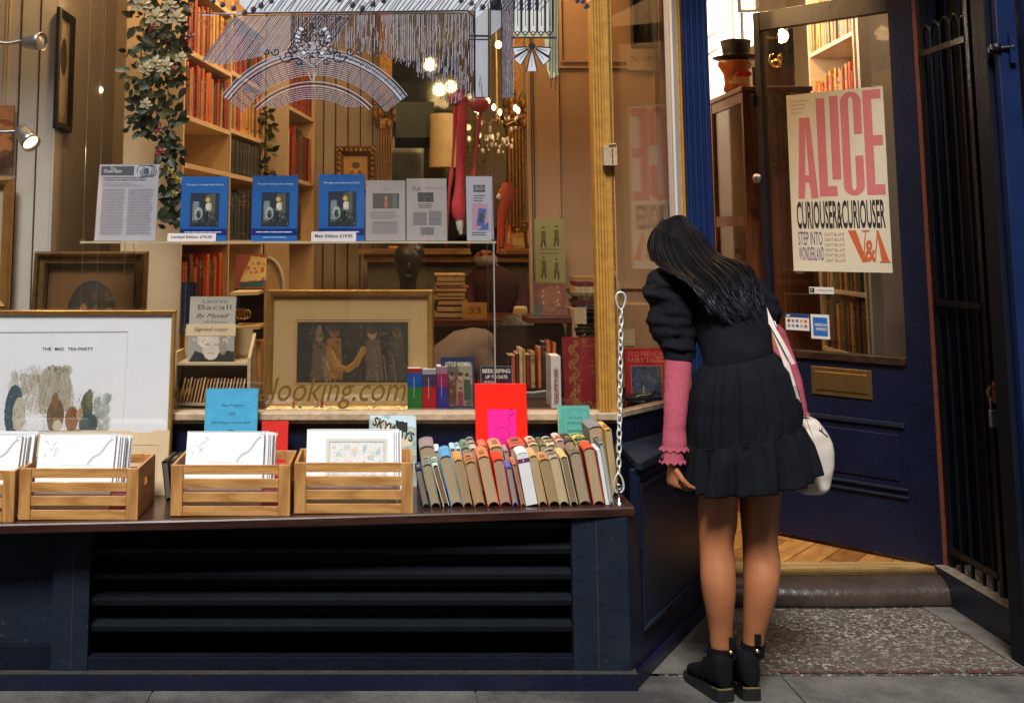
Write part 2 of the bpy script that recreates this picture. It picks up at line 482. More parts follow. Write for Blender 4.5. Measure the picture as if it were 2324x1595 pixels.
# ================================================================== ground
def groundmat():
 m = bpy.data.materials.new('pavement_stone'); m.use_nodes = True
 n = m.node_tree.nodes; l = m.node_tree.links; b = n['Principled BSDF']; b.inputs['Roughness'].default_value = 0.75
 tc = n.new('ShaderNodeTexCoord')
 a = n.new('ShaderNodeTexNoise'); a.inputs['Scale'].default_value = 2.2; a.inputs['Detail'].default_value = 9; a.inputs['Roughness'].default_value = .7
 c = n.new('ShaderNodeTexNoise'); c.inputs['Scale'].default_value = 120; c.inputs['Detail'].default_value = 3
 l.new(tc.outputs['Object'], a.inputs[0]); l.new(tc.outputs['Object'], c.inputs[0])
 r = n.new('ShaderNodeValToRGB'); r.color_ramp.elements[0].position = .40; r.color_ramp.elements[1].position = .62
 r.color_ramp.elements[0].color = (0.042, 0.040, 0.038, 1); r.color_ramp.elements[1].color = (0.135, 0.132, 0.120, 1)
 l.new(a.outputs['Fac'], r.inputs[0])
 mx = n.new('ShaderNodeMixRGB'); mx.blend_type = 'OVERLAY'; mx.inputs[0].default_value = .55
 l.new(r.outputs[0], mx.inputs[1]); l.new(c.outputs['Fac'], mx.inputs[2]); l.new(mx.outputs[0], b.inputs['Base Color'])
 bp = n.new('ShaderNodeBump'); bp.inputs['Strength'].default_value = .35; bp.inputs['Distance'].default_value = .004
 l.new(c.outputs['Fac'], bp.inputs['Height']); l.new(bp.outputs[0], b.inputs['Normal'])
 return m
def gravelmat():
 m = bpy.data.materials.new('exposed_aggregate'); m.use_nodes = True
 n = m.node_tree.nodes; l = m.node_tree.links; b = n['Principled BSDF']; b.inputs['Roughness'].default_value = 0.6
 tc = n.new('ShaderNodeTexCoord')
 v = n.new('ShaderNodeTexVoronoi'); v.inputs['Scale'].default_value = 80; v.inputs['Randomness'].default_value = 1
 v2 = n.new('ShaderNodeTexVoronoi'); v2.inputs['Scale'].default_value = 80; v2.feature = 'DISTANCE_TO_EDGE'
 l.new(tc.outputs['Object'], v.inputs[0]); l.new(tc.outputs['Object'], v2.inputs[0])
 sx = n.new('ShaderNodeSeparateColor'); l.new(v.outputs['Color'], sx.inputs[0])
 r = n.new('ShaderNodeValToRGB'); r.color_ramp.interpolation = 'CONSTANT'
 cols = [(0, (0.040, 0.033, 0.028)), (.22, (0.14, 0.12, 0.10)), (.42, (0.24, 0.21, 0.18)), (.62, (0.08, 0.07, 0.06)), (.76, (0.38, 0.34, 0.30)), (.92, (0.16, 0.08, 0.055))]
 while len(r.color_ramp.elements) < len(cols): r.color_ramp.elements.new(.5)
 for e, (p, c) in zip(r.color_ramp.elements, cols): e.position = p; e.color = (*c, 1)
 l.new(sx.outputs[0], r.inputs[0])
 g = n.new('ShaderNodeValToRGB'); g.color_ramp.elements[0].position = .03; g.color_ramp.elements[1].position = .14
 l.new(v2.outputs['Distance'], g.inputs[0])
 mx = n.new('ShaderNodeMixRGB'); mx.inputs[1].default_value = (0.045, 0.040, 0.034, 1)
 l.new(g.outputs[0], mx.inputs[0]); l.new(r.outputs[0], mx.inputs[2])
 no = n.new('ShaderNodeTexNoise'); no.inputs['Scale'].default_value = 2.4; no.inputs['Detail'].default_value = 6
 l.new(tc.outputs['Object'], no.inputs[0])
 rr = n.new('ShaderNodeValToRGB'); rr.color_ramp.elements[0].position = .38; rr.color_ramp.elements[1].position = .68
 l.new(no.outputs['Fac'], rr.inputs[0])
 m2 = n.new('ShaderNodeMixRGB'); m2.inputs[2].default_value = (0.10, 0.085, 0.072, 1)
 mu = n.new('ShaderNodeMath'); mu.operation = 'MULTIPLY'; mu.inputs[1].default_value = .55
 l.new(rr.outputs[0], mu.inputs[0]); l.new(mu.outputs[0], m2.inputs[0]); l.new(mx.outputs[0], m2.inputs[1])
 l.new(m2.outputs[0], b.inputs['Base Color'])
 bp = n.new('ShaderNodeBump'); bp.inputs['Strength'].default_value = .8; bp.inputs['Distance'].default_value = .006
 l.new(v2.outputs['Distance'], bp.inputs['Height']); l.new(bp.outputs[0], b.inputs['Normal'])
 return m
GROUND = groundmat(); GRAVEL = gravelmat()
m = MB(); m.box(-60, 60, -60, 60, -0.30, -0.006, GROUND)
tag(m.build('ground'), 'plain grey ground under the whole street', 'ground', kind='structure')
m = MB()      # paving flags with open joints
xs = [-6, -4.9, -3.8, -2.75, -1.7, -0.75, 0.28, 1.30, 2.45, 3.6, 4.8, 6]
ys = [-3.2, -2.2, -1.1, 0.0, 1.05, 2.1, 3.1, 4.115]
for i in range(len(xs) - 1):
 for j in range(len(ys) - 1):
  off = 0.3 if j % 2 and i not in (0, len(xs) - 2) else 0
  m.box(xs[i] + off + .002, xs[i + 1] + (0.3 if j % 2 and i + 1 < len(xs) - 2 else 0) - .002 if i + 1 < len(xs) - 1 else xs[i + 1],
              ys[j] + .002, ys[j + 1] - .002, -0.05, 0.0, GROUND)
tag(m.build('pavement', bevel=0.003), 'grey stone paving flags along the shop front', 'pavement', kind='structure')
m = MB(); m.box(0.9, 2.30, 4.120, 4.90, -0.05, 0.001, GRAVEL)
tag(m.build('lobby_floor'), 'exposed pebble concrete in front of the door step', 'pavement', kind='structure')
REDST = mat('red_brown_stain', (0.075, 0.030, 0.025), rough=0.8, var=0.5, scale=40)
CEMENT = mat('smooth_cement', (0.10, 0.092, 0.080), rough=0.8, var=0.35, scale=12, bump=0.4, bscale=80)
m = MB()
r_ = random.Random(3); x = 1.30
while x < 2.2:      # broken line of old red paint along the slab edge
 L = r_.uniform(.02, .09)
 m.add([(x, 4.123 + r_.uniform(0, .006), .0045), (x + L, 4.123 + r_.uniform(0, .008), .0045), (x + L, 4.150 + r_.uniform(-.01, .01), .0045), (x, 4.148 + r_.uniform(-.012, .006), .0045)], [(0, 1, 2, 3)], REDST)
 x += L + r_.uniform(.0, .02)
# smooth cement margins either side of the pebbles
m.add([(0.86, 4.121, .004), (1.12, 4.121, .004), (1.36, 4.88, .004), (1.22, 4.88, .004)], [(0, 1, 2, 3)], CEMENT)
m.add([(2.13, 4.121, .004), (2.30, 4.121, .004), (2.30, 4.88, .004), (2.09, 4.88, .004)], [(0, 1, 2, 3)], CEMENT)
tag(m.build('slab_edging'), 'smooth cement margin and red brown stain round the pebble slab', 'pavement', kind='structure')
# ================================================================== the bookshop building
FW = Frame((0, 4.0, 0), (1, 0, 0), (0, 0, 1))
shop = thing('bookshop_building', 'navy blue bookshop front with a large display window and an open door', 'shop building', (0, 4.0, 0))
PX = lambda px, py, Y: P(px, py, Y).x
# --- stall riser under the bench
m = MB()
xl0, xl1 = PX(120, 1330, 4.0), PX(203, 1330, 4.0)
xr0, xr1 = PX(1300, 1330, 4.0), 0.782
m.box(xl0, xl1, 4.0, 4.05, 0.052, 0.505, NAVYS)
m.box((xl0 * .45 + xl1 * .55) - .001, (xl0 * .45 + xl1 * .55) + .001, 3.9985, 4.01, .06, .56, GROOVE)
m.box(xr0, xr1, 4.0, 4.05, 0.052, 0.529, NAVYS)
m.box((xr0 * .56 + xr1 * .44) - .001, (xr0 * .56 + xr1 * .44) + .001, 3.9985, 4.01, .06, .56, GROOVE)
m.box(xl1, xr0, 4.004, 4.05, 0.052, zat(1492, 4.0), NAVYD)         # bottom rail
m.box(-3.2, xl0 - .004, 4.03, 4.07, 0.052, 0.505, NAVYS)             # recessed left panel
m.box(-3.2, xl0 - .002, 4.006, 4.04, 0.052, 0.13, NAVYD)
m.build('stall_riser', shop, bevel=0.002)
m = MB(); m.box(-3.2, 0.80, 3.978, 4.05, 0.0, 0.05, NAVY)
m.box(-3.2, 0.80, 3.976, 4.05, 0.0502, 0.054, mat('dusty_ledge', (0.035, 0.032, 0.03), rough=0.85, var=0.4, scale=30))
m.build('plinth', shop, bevel=0.003)
m = MB()
for k, py in enumerate([1243, 1300.5, 1359.5, 1419]):
 z = zat(py, 4.03); r_ = random.Random(k)
 # sloping louvre board with a thin nose
 m.hexa([(xl1, 4.03, z - .020), (xr0, 4.03, z - .020), (xr0, 4.10, z - .002), (xl1, 4.10, z - .002),
   (xl1, 4.024, z + .001), (xr0, 4.024, z + .001), (xr0, 4.10, z + .018), (xl1, 4.10, z + .018)], SLATM)
m.build('louvre_panel', shop, bevel=0.002)
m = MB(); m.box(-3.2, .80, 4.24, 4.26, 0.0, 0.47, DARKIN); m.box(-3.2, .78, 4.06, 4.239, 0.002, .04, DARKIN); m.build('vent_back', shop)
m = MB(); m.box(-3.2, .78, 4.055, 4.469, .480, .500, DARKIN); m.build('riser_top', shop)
# --- wall between bench and window, sill, glass
zs0, zs1 = 0.772, 0.800
m = MB(); m.box(-3.2, 0.835, 4.470, 4.53, 0.40, zs0, NAVY); m.build('panel_wall', shop)
m = MB(); m.box(-3.2, 0.850, 4.430, 4.53, zs0 + .001, zs1, SILLM)
m.box(-3.2, 0.848, 4.442, 4.470, zs0 - .012, zs0, SILLM)
m.build('window_sill', shop, bevel=0.004)
m = MB(); m.box(-3.2, 0.832, 4.498, 4.504, zs1, 3.02, GLASS); m.build('display_window_pane', shop)
xj = PX(1123, 800, 4.5)
m = MB(); m.box(xj - .0018, xj + .0018, 4.49, 4.4975, zs1, zat(548, 4.5), mat('silicone_joint', (0.35, 0.34, 0.32), rough=.4, var=0.1));
m.build('glass_joint', shop)
# gilt corner pillar with reeds
m = MB()
x0 = PX(1347, 300, 4.45); x1 = PX(1374, 300, 4.45); x2 = PX(1394, 300, 4.45)
m.box(x0, x2, 4.458, 4.52, zs1 - .001, 3.02, GOLDP)
n_ = 4
for k in range(n_):
 c = x0 + (x1 - x0) * (k + .5) / n_; r = (x1 - x0) / n_ * .46
 m.tube([(c, 4.456, zs1 + .002), (c, 4.456, 3.02)], r, GOLDP, seg=8)
m.tube([(x2 - .009, 4.462, zs1 + .002), (x2 - .009, 4.462, 3.02)], .006, GOLDD, seg=8)
m.build('window_pillar', shop)
m = MB()     # small box catch on the pillar
b0 = P(1369, 331, 4.43); b1 = P(1401, 376, 4.43)
m.box(b0.x, b1.x, 4.425, 4.455, b1.z, b0.z, SILLM); m.box(b0.x + .03, b0.x + .035, 4.42, 4.425, b1.z + .01, b0.z - .01, GOLDD)
m.tube([(b0.x + .02, 4.42, b0.z + .004), (b1.x - .005, 4.42, b0.z + .006)], .003, SILLM)
m.build('shutter_catch', shop, bevel=0.003)
# --- side wall running back to the door
A0 = Vector((0.785, 4.0, 0)); A1 = Vector((1.235, 4.80, 0))
SF = Frame(A0, A1 - A0, (0, 0, 1)); LS = (A1 - A0).length       # W points towards the lobby
m = MB()
m.fbox(SF, 0, LS, 0.0, 0.528, -.05, 0, NAVY); m.fbox(SF, .115, LS, .5281, 0.66, -.03, 0, NAVY)
m.fbox(SF, 0.0, LS, 0.0, 0.045, 0.0, .018, NAVY)
s0, z0 = onplane(1460, 1421, A0, A1); s1, z1 = onplane(1600, 1335, A0, A1)
m.fbox(SF, s0, LS - .02, z0 - .012, z0, 0.0, .012, NAVYS)
m.fbox(SF, max(s0, .13), max(s0, .13) + .012, z0 + .0, .60, 0.0, .008, NAVY)
m.fbox(SF, s0, LS - .02, .60, .612, 0.0, .008, NAVY)
m.build('side_riser', shop, bevel=0.002)
m = MB()     # ledge on top of the side riser
lp = [SF.at(.10, 0, .022), SF.at(LS + .01, 0, .022), Vector((1.245, 4.93, 0)), Vector((.87, 4.469, 0)), Vector((.845, 4.469, 0)), Vector((.832, 4.085, 0))]
m.add([(p.x, p.y, z) for z in (.662, .690) for p in lp], [tuple(range(5, -1, -1)), tuple(range(6, 12))] + [(i, (i + 1) % 6, 6 + (i + 1) % 6, 6 + i) for i in range(6)], NAVYS)
m.fbox(SF, 0.12, LS + .01, .640, .661, 0.001, .012, NAVYS)
m.hexa([(.838, 4.10, .40), (.848, 4.10, .40), (.856, 4.469, .40), (.846, 4.469, .40), (.838, 4.10, .661), (.848, 4.10, .661), (.856, 4.469, .661), (.846, 4.469, .661)], NAVY)
m.build('side_ledge', shop, bevel=0.004)
B0 = Vector((0.855, 4.470, 0)); B1 = Vector((1.240, 4.935, 0))
SG = Frame(B0, B1 - B0, (0, 0, 1)); LG = (B1 - B0).length
m = MB(); m.fbox(SG, -.02, LG, .690, .778, -.05, 0, NAVY)
m.fbox(SG, -.02, LG, .779, .797, -.04, .006, SILLM); m.build('side_window_sill', shop)
m = MB(); m.fbox(SG, 0.0, LG - .085, .798, 3.02, -.010, -.004, GLASS); m.build('side_window_pane', shop)
m = MB()
m.fbox(SG, LG - .085, LG - .050, .797, 3.02, -.03, .006, CREAMG)
for k in range(2):
 c = SG.at(LG - .04 + k * .018, 0, .004)
 m.tube([(c.x, c.y, .797), (c.x, c.y, 3.02)], .0085, GOLDP, seg=8)
m.fbox(SG, LG - .05, LG - .01, .797, 3.02, -.03, .003, GOLDP)
m.build('side_window_trim', shop)
# --- door post
m = MB()
xp0, xp1 = 1.245, 1.352
m.box(xp0, xp1, 4.92, 5.02, 0.0, 3.02, BLUEP)
for k in range(4):
 c = xp0 + .016 + k * .025
 m.tube([(c, 4.918, .25), (c, 4.918, 3.02)], .010, BLUEP, seg=8)
m.box(xp0 - .01, xp1 + .004, 4.90, 4.919, 0, .24, BLUEP)
m.box(xp1 + .0005, xp1 + .014, 4.96, 5.02, 0.1, 3.02, NAVYD)
m.build('door_post', shop, bevel=0.002)
# --- right door post, wall behind the gate, kerb, outer pier
m = MB()
m.box(2.262, 2.36, 4.965, 5.05, 0.10, 3.02, NAVYD)
m.box(2.345, 2.42, 3.98, 4.96, 0.0, 3.02, NAVYD)
for k in range(7):
 y = 4.15 + k * .12
 m.box(2.338, 2.345, y, y + .012, 0.14, 3.02, NAVYD)
m.build('side_wall', shop)
m = MB()
m.box(2.205, 2.345, 4.26, 4.962, 0.0, 0.126, NAVY)
m.box(2.205, 2.345, 4.262, 4.96, 0.127, 0.1315, mat('dusty_kerb_top', (0.20, 0.17, 0.13), rough=.9, var=.35, scale=30))
m.build('gate_kerb', shop, bevel=0.003)
m = MB()
px0 = PX(2279, 300, 4.12)
m.box(px0, 2.232, 4.12, 4.26, 0.0, 3.02, BLUEP)
m.box(px0 - .022, px0 - .001, 4.16, 4.26, 0.0, 3.02, NAVYD)
m.box(2.234, 2.44, 3.98, 4.11, 0.0, 3.02, BLUEP)
m.build('outer_pier', shop, bevel=0.004)
# --- above the window: header, fascia, upper storeys
m = MB()
m.box(-3.2, 0.90, 4.40, 4.55, 3.021, 3.25, NAVY)
m.box(0.90, 2.44, 4.90, 5.05, 3.021, 3.25, NAVY)
m.box(1.366, 2.262, 4.955, 5.03, 2.56, 3.02, NAVYD)
m.box(-3.2, 2.44, 4.30, 4.399, 3.251, 3.75, NAVY)
m.box(-3.2, 2.44, 4.18, 4.40, 3.751, 3.82, NAVY)
m.build('fascia', shop)
BRICKW = mat('upper_wall_render', (0.30, 0.24, 0.18), rough=.9, var=.2, scale=3)
m = MB(); m.box(-6.0, -3.201, 4.0, 4.3, 0, 9, BRICKW); m.build('outer_wall', shop)
m = MB(); m.box(-3.2, 2.44, 4.42, 4.6, 3.83, 9, BRICKW); m.build('upper_wall', shop)
m = MB(); m.box(2.441, 6, 4.0, 4.3, 0, 9, mat('pale_neighbour_render', (0.5, 0.49, 0.44), rough=.9, var=.1, scale=4))
m.build('outer_wall', shop)
# --- interior shell
m = MB()
m.box(-3.2, 0.80, 4.54, 9.0, 3.251, 3.30, WHITEW); m.box(0.80, 3.0, 5.06, 9.0, 3.251, 3.30, WHITEW)
m.build('shop_ceiling', shop)
m = MB(); m.box(-3.2, 3.0, 8.30, 8.40, 0.1, 3.25, CREAM)
xg = [PX(px, 300, 8.3) for px in (735, 762, 790, 818, 846, 1215, 1240, 1262)]
for x in xg: m.box(x - .004, x + .004, 8.294, 8.301, .1, 3.25, GROOVE)
m.build('back_wall', shop)
m = MB(); m.box(2.85, 2.95, 5.06, 8.3, 0.1, 3.25, CREAM); m.build('inner_side_wall', shop)
m = MB(); m.box(-3.3, -3.2, 4.0, 8.3, 0.0, 3.25, CREAM); m.build('inner_side_wall', shop)
def parquet():
 m = bpy.data.materials.new('oak_parquet'); m.use_nodes = True
 n = m.node_tree.nodes; l = m.node_tree.links; b = n['Principled BSDF']; b.inputs['Roughness'].default_value = .35
 tc = n.new('ShaderNodeTexCoord'); mp = n.new('ShaderNodeMapping'); mp.inputs['Rotation'].default_value = (0, 0, math.radians(-52))
 l.new(tc.outputs['Object'], mp.inputs[0])
 br = n.new('ShaderNodeTexBrick'); br.inputs['Scale'].default_value = 1; br.inputs['Brick Width'].default_value = .42; br.inputs['Row Height'].default_value = .115
 br.inputs['Mortar Size'].default_value = .0022
 br.inputs['Color1'].default_value = (0.40, 0.185, 0.045, 1); br.inputs['Color2'].default_value = (0.20, 0.075, 0.018, 1); br.inputs['Mortar'].default_value = (0.02, 0.01, 0.005, 1)
 l.new(mp.outputs[0], br.inputs[0])
 no = n.new('ShaderNodeTexNoise'); no.inputs['Scale'].default_value = 14; no.inputs['Detail'].default_value = 7; no.inputs['Distortion'].default_value = 1.5
 m3 = n.new('ShaderNodeMapping'); m3.inputs['Scale'].default_value = (.3, 1.5, 1); l.new(mp.outputs[0], m3.inputs[0]); l.new(m3.outputs[0], no.inputs[0])
 mx = n.new('ShaderNodeMixRGB'); mx.blend_type = 'OVERLAY'; mx.inputs[0].default_value = .7
 l.new(br.outputs[0], mx.inputs[1]); l.new(no.outputs['Fac'], mx.inputs[2]); l.new(mx.outputs[0], b.inputs['Base Color'])
 return m
m = MB(); m.box(-3.2, 2.85, 5.06, 8.3, 0.05, 0.112, parquet())
tag(m.build('shop_floor'), 'golden oak parquet floor inside the shop', 'floor', kind='structure')
m = MB()
STRIP = woodmat('threshold_strip', (0.16, 0.09, 0.03), (0.38, 0.24, 0.09), rough=.4, scale=4, axis='x')
m.box(1.24, 2.262, 4.965, 5.058, 0.06, 0.118, STRIP)
m.box(1.24, 2.262, 4.945, 4.9645, 0.06, 0.112, BRASS)
m.build('door_threshold', shop, bevel=.002)
m = MB()      # rounded, worn door step
prof = [(4.944, 0.0), (4.835, 0.0), (4.828, 0.018), (4.832, 0.045), (4.846, 0.070), (4.870, 0.090), (4.905, 0.101), (4.944, 0.104)]
STEPM = mat('worn_step', (0.038, 0.026, 0.020), rough=.33, var=.4, scale=7, bump=.3, bscale=30)
N = 24; rings = []
for i in range(N + 1):
 t = i / N; x = 1.19 + 1.04 * t; dip = .008 * math.sin(math.pi * t)
 rings.append([(x, y + (.006 * math.sin(9 * t) if y < 4.9 else 0), z - (dip if z > .08 else 0)) for y, z in prof])
m.loft(rings, STEPM)
tag(m.build('door_step'), 'dark worn rounded step below the open shop door', 'step', kind='structure')
# ================================================================== the shop door (hinged on the right, swung inwards)
Dh = Vector((2.237, 4.955, 0)); Df = Vector((1.759, 5.50, 0))
_s, _z = onplane(1727, 500, Dh, Df); Df = Dh + (Df - Dh).normalized() * _s
DF = Frame(Df, Dh - Df, (0, 0, 1)); DL = (Dh - Df).length         # u from free edge to hinge, W towards the street
def dd(px, py):
 s, z = onplane(px, py, Df, Dh); return s, z
DOORP = mat('door_paint', (0.009, 0.008, 0.018), rough=.35, var=.25, scale=8, bump=.1)
m = MB()
g0, gz0 = dd(1737, 400); g1, _ = dd(2050, 400); _, gz1 = dd(1740, 68); _, gzb = dd(1850, 797)
zt = 2.50; zb = 0.128; T = .042
g1 = DL - .105
m.fbox(DF, 0, g0, zb, zt, -T, 0, DOORP); m.fbox(DF, g1, DL, zb, zt, -T, 0, NAVY)
m.fbox(DF, g0, g1, gz1, zt, -T, -.0005, DOORP); m.fbox(DF, g0, g1, zb, gzb - .035, -T, -.0005, NAVY)
m.fbox(DF, g0, g1, gzb - .034, gzb, -T, .012, DARKW)
# raised panel mouldings low on the door
sa, za = dd(1830, 935); sb, zbm = dd(2080, 1130)
zA1 = dd(1900, 948)[1]; zA2 = dd(1950, 1098)[1]
for (u0, u1, v0, v1) in [(g0 + .02, g1 - .02, zA1 - .01, zA1 + .01), (g0 + .02, g1 - .02, zA2, zA2 + .012), (g0 + .02, g1 - .02, zA2 - .03, zA2 - .02)]:
 m.fbox(DF, u0, u1, v0, v1, -.001, .010, NAVYS)
m.fbox(DF, g0 + .05, g1 - .05, zA2 + .04, zA1 - .04, -.001, .006, NAVY)
door = m.build('door', shop, bevel=.003)
m = MB(); m.fbox(DF, g0, g1, gzb, gz1, -.024, -.018, GLASS); m.build('door_pane', door)
m = MB(); m.fbox(DF, DL + .0005, DL + .017, zb, zt, -T, -.002, mat('rust_red_paint', (0.16, 0.035, 0.018), rough=.6, var=.3, scale=30)); m.build('door_edge', door)
m = MB()
la, lb = dd(1841, 829), dd(1981, 894)
m.fbox(DF, la[0], lb[0], .905, 1.0, 0, .005, BRASS)
lz0, lz1 = dd(1845, 893)[1], dd(1845, 830)[1]
m = MB(); m.fbox(DF, la[0], lb[0], lz0, lz1, 0, .005, BRASS); m.fbox(DF, la[0] + .02, lb[0] - .02, lz0 + .022, lz1 - .02, .005, .009, BRASS)
m.build('letter_plate', door, bevel=.0015)
m = MB(); c = dd(1719, 405); o_ = DF.at(c[0], c[1], 0)
m.lathe([(.0, 0), (.023, 0), (.023, .006), (.018, .010), (.001, .011)], o_, STEEL, 20, axis=DF.W); m.fbox(DF, c[0] - .003, c[0] + .003, c[1] - .012, c[1] + .010, .010, .012, BLACKM)
m.build('lock', door)
m = MB(); c = dd(1711, 230); m.fbox(DF, c[0] - .012, c[0] + .012, c[1] - .025, c[1] + .03, 0, .018, NAVYD); m.build('latch', door, bevel=.003)
# stickers on the door glass
WST = mat('sticker_white', (0.62, 0.62, 0.60), rough=.4, var=.03); BST = mat('sticker_blue', (0.02, 0.13, 0.42), rough=.4, var=.05); BSTD = mat('sticker_dark_blue', (0.015, 0.045, 0.16), rough=.4, var=.05)
def sticker(l, r, t, b, draw, name='window_sticker', lab=None):
 a = dd(l, t); c = dd(r, t); z0 = dd(l, b)[1]
 fr = Frame(DF.at(a[0], z0, -.016), DF.U, (0, 0, 1)); W_ = c[0] - a[0]; H_ = a[1] - z0
 m = MB(); draw(m, fr, W_, H_); o = m.build(name, door)
 if lab: o['label'] = lab
def st1(m, f, w, h):
 m.fbox(f, 0, w, 0, h, -.001, 0, WST); m.quad(f, w * .03, w * .22, h * .15, h * .85, .0006, INK); m.text('f', WST, f, w * .09, h * .25, h=h * .5, n=.0011)
 m.text('www.facebook.com/bookshop', INK, f, w * .27, h * .35, w=w * .68, h=h * .32)
def st2(m, f, w, h):
 m.fbox(f, 0, w, 0, h, -.001, 0, WST); m.quad(f, 0, w, h * .78, h, .0006, BSTD); m.quad(f, w * .05, w * .2, h * .84, h * .92, .001, WST)
 cs = [(.05, .05, .06), (.5, .1, .05), (.1, .15, .4), (.5, .3, .05), (.6, .05, .05), (.1, .3, .3), (.2, .2, .25), (.05, .1, .3), (.4, .35, .3), (.3, .1, .1)]
 for k in range(10):
  mm = mat('card_mark_%d' % k, cs[k], rough=.5, var=0)
  x = w * (.08 + .18 * (k % 5)); y = h * (.48 if k < 5 else .18); m.quad(f, x, x + w * .12, y, y + h * .17, .0006, mm)
def st3(m, f, w, h):
 m.fbox(f, 0, w, 0, h, -.001, 0, WST); m.quad(f, w * .12, w * .90, h * .12, h * .88, .0006, BST)
 m.text('AMERICAN', WST, f, w * .2, h * .52, w=w * .66, h=h * .12, n=.0011, bold=.02); m.text('EXPRESS', WST, f, w * .28, h * .34, w=w * .56, h=h * .12, n=.0011, bold=.02)
sticker(1832, 1888, 651, 666, st1, lab='narrow white web address sticker')
sticker(1778, 1831, 711, 748, st2, lab='white card payment sticker with blue band')
sticker(1835, 1877, 713, 768, st3, lab='square blue card sticker with white border')
# ================================================================== folding iron gate on the right
gate = thing('iron_gate', 'black folding iron bar gate against the right side of the door recess', 'gate', (2.25, 4.6, .13))
def gx(px, py, X=2.262):
 """(Y, z) on the plane x = X"""
 u = (px - CX) / F; v = (CY - py) / F; d = math.cos(PITCH) - v * math.sin(PITCH)
 Y = X / (u / d); return Y, H + Y * (math.sin(PITCH) + v * math.cos(PITCH)) / d
XG = 2.262
m = MB()
barY = []
for k, (px) in enumerate([2106, 2124, 2144, 2166, 2190, 2213]):
 Y = gx(px, 600)[0]; barY.append(Y)
yA = 4.93; yB = gx(2232, 650)[0]
for k, Y in enumerate(barY):
 m = MB(); m.tube([(XG, Y, .128), (XG, Y, 2.26)], .0075, IRON, seg=8); m.build('bar', gate)
for i in range(0, 6):
 y0_ = barY[i]
 y1_ = barY[i + 1] if i < 5 else yB
 m = MB(); cy = (y0_ + y1_) / 2; r = abs(y0_ - y1_) / 2
 m.tube([(XG, cy + r * math.cos(t), 2.26 + r * 1.5 * math.sin(t)) for t in [math.pi * q / 12 for q in range(13)]], .007, IRON, seg=6); m.build('hoop', gate)
for z in (gx(2130, 112)[1], gx(2160, 688)[1], .20):
 m = MB(); m.box(XG - .016, XG - .008, yB, yA, z - .012, z + .012, IRON); m.build('rail', gate)
m = MB(); m.box(XG - .014, XG + .014, yB - .034, yB - .004, .128, 2.9, IRON)
m.build('gate_post', gate, bevel=.003)
m = MB(); m.box(XG - .01, XG + .012, yA - .01, yA + .012, .128, 2.7, IRON); m.build('gate_post', gate)
m = MB()     # hasp plate, rusty
hY, hz = gx(2262, 885, 2.232)
RUST = mat('rust', (0.22, 0.085, 0.04), rough=.8, var=.5, scale=60, bump=.5)
m.box(2.222, 2.250, hY - .012, hY + .012, hz - .045, hz + .03, RUST); m.tube([(2.228, hY, hz + .005), (2.208, hY, hz + .012), (2.198, hY, hz - .008), (2.206, hY, hz - .028)], .006, RUST)
m.build('hasp', gate)
hz2 = gx(2262, 112)[1]
m = MB(); cpx = P(2262, 112, 4.14)
m.tube([(cpx.x - .035, 4.13, cpx.z - .005), (cpx.x + .02, 4.12, cpx.z), (cpx.x + .045, 4.11, cpx.z + .002)], .010, IRON, seg=8)
m.lathe([(.001, -.018), (.018, -.015), (.018, .015), (.001, .02)], (cpx.x - .01, 4.125, cpx.z), IRON, 10)
m.box(cpx.x + .03, cpx.x + .052, 4.105, 4.118, cpx.z - .055, cpx.z + .05, BLUEP)
m.build('hinge', gate)
# padlock
pl = thing('padlock', 'silver padlock hanging from the rusty hasp of the iron gate', 'padlock', P(2260, 965, hY))
m = MB(); a = P(2245, 930, hY); b = P(2272, 964, hY)
m.box(a.x, a.x + .038, hY - .010, hY + .008, b.z - .008, a.z, mat('padlock_body', (0.42, 0.44, 0.42), rough=.4, metal=.7, var=.15)); m.build('lock_body', pl, bevel=.003)
m = MB(); c = a.x + .019
m.tube([(c - .012, hY, a.z - .004), (c - .012, hY, a.z + .03)] + [(c - .012 * math.cos(t), hY, a.z + .03 + .014 * math.sin(t)) for t in [math.pi * q / 8 for q in range(1, 8)]] + [(c + .012, hY, a.z + .03), (c + .012, hY, a.z - .004)], .0045, STEEL, seg=8)
m.build('shackle', pl)
# ================================================================== the terrace across the street (behind the photographer)
opp = thing('opposite_building', 'cream stucco terrace with shop windows across the street, behind the camera', 'building', (0, -3.4, 0))
OB = mat('opposite_stucco', (0.46, 0.36, 0.22), rough=.9, var=.3, scale=5)  # facade colour made paler to add a golden haze in the window glass
OW = mat('opposite_glass', (0.03, 0.035, 0.04), rough=.1, var=.2)
m = MB(); m.box(-9, 9, -3.8, -3.4, 0, 8.5, OB); m.build('wall', opp)
for i in range(6):
 x = -7.5 + i * 3
 m = MB(); m.box(x - 1.1, x + 1.1, -3.399, -3.36, .6, 2.7, OW); m.box(x - 1.2, x + 1.2, -3.399, -3.34, 2.71, 3.2, mat('shop_sign_board', (0.25, 0.2, 0.1), var=.2)); m.build('shop_window', opp)
 for z in (4.0, 6.2):
  m = MB(); m.box(x - .5, x + .5, -3.399, -3.37, z, z + 1.4, OW); m.build('window', opp)
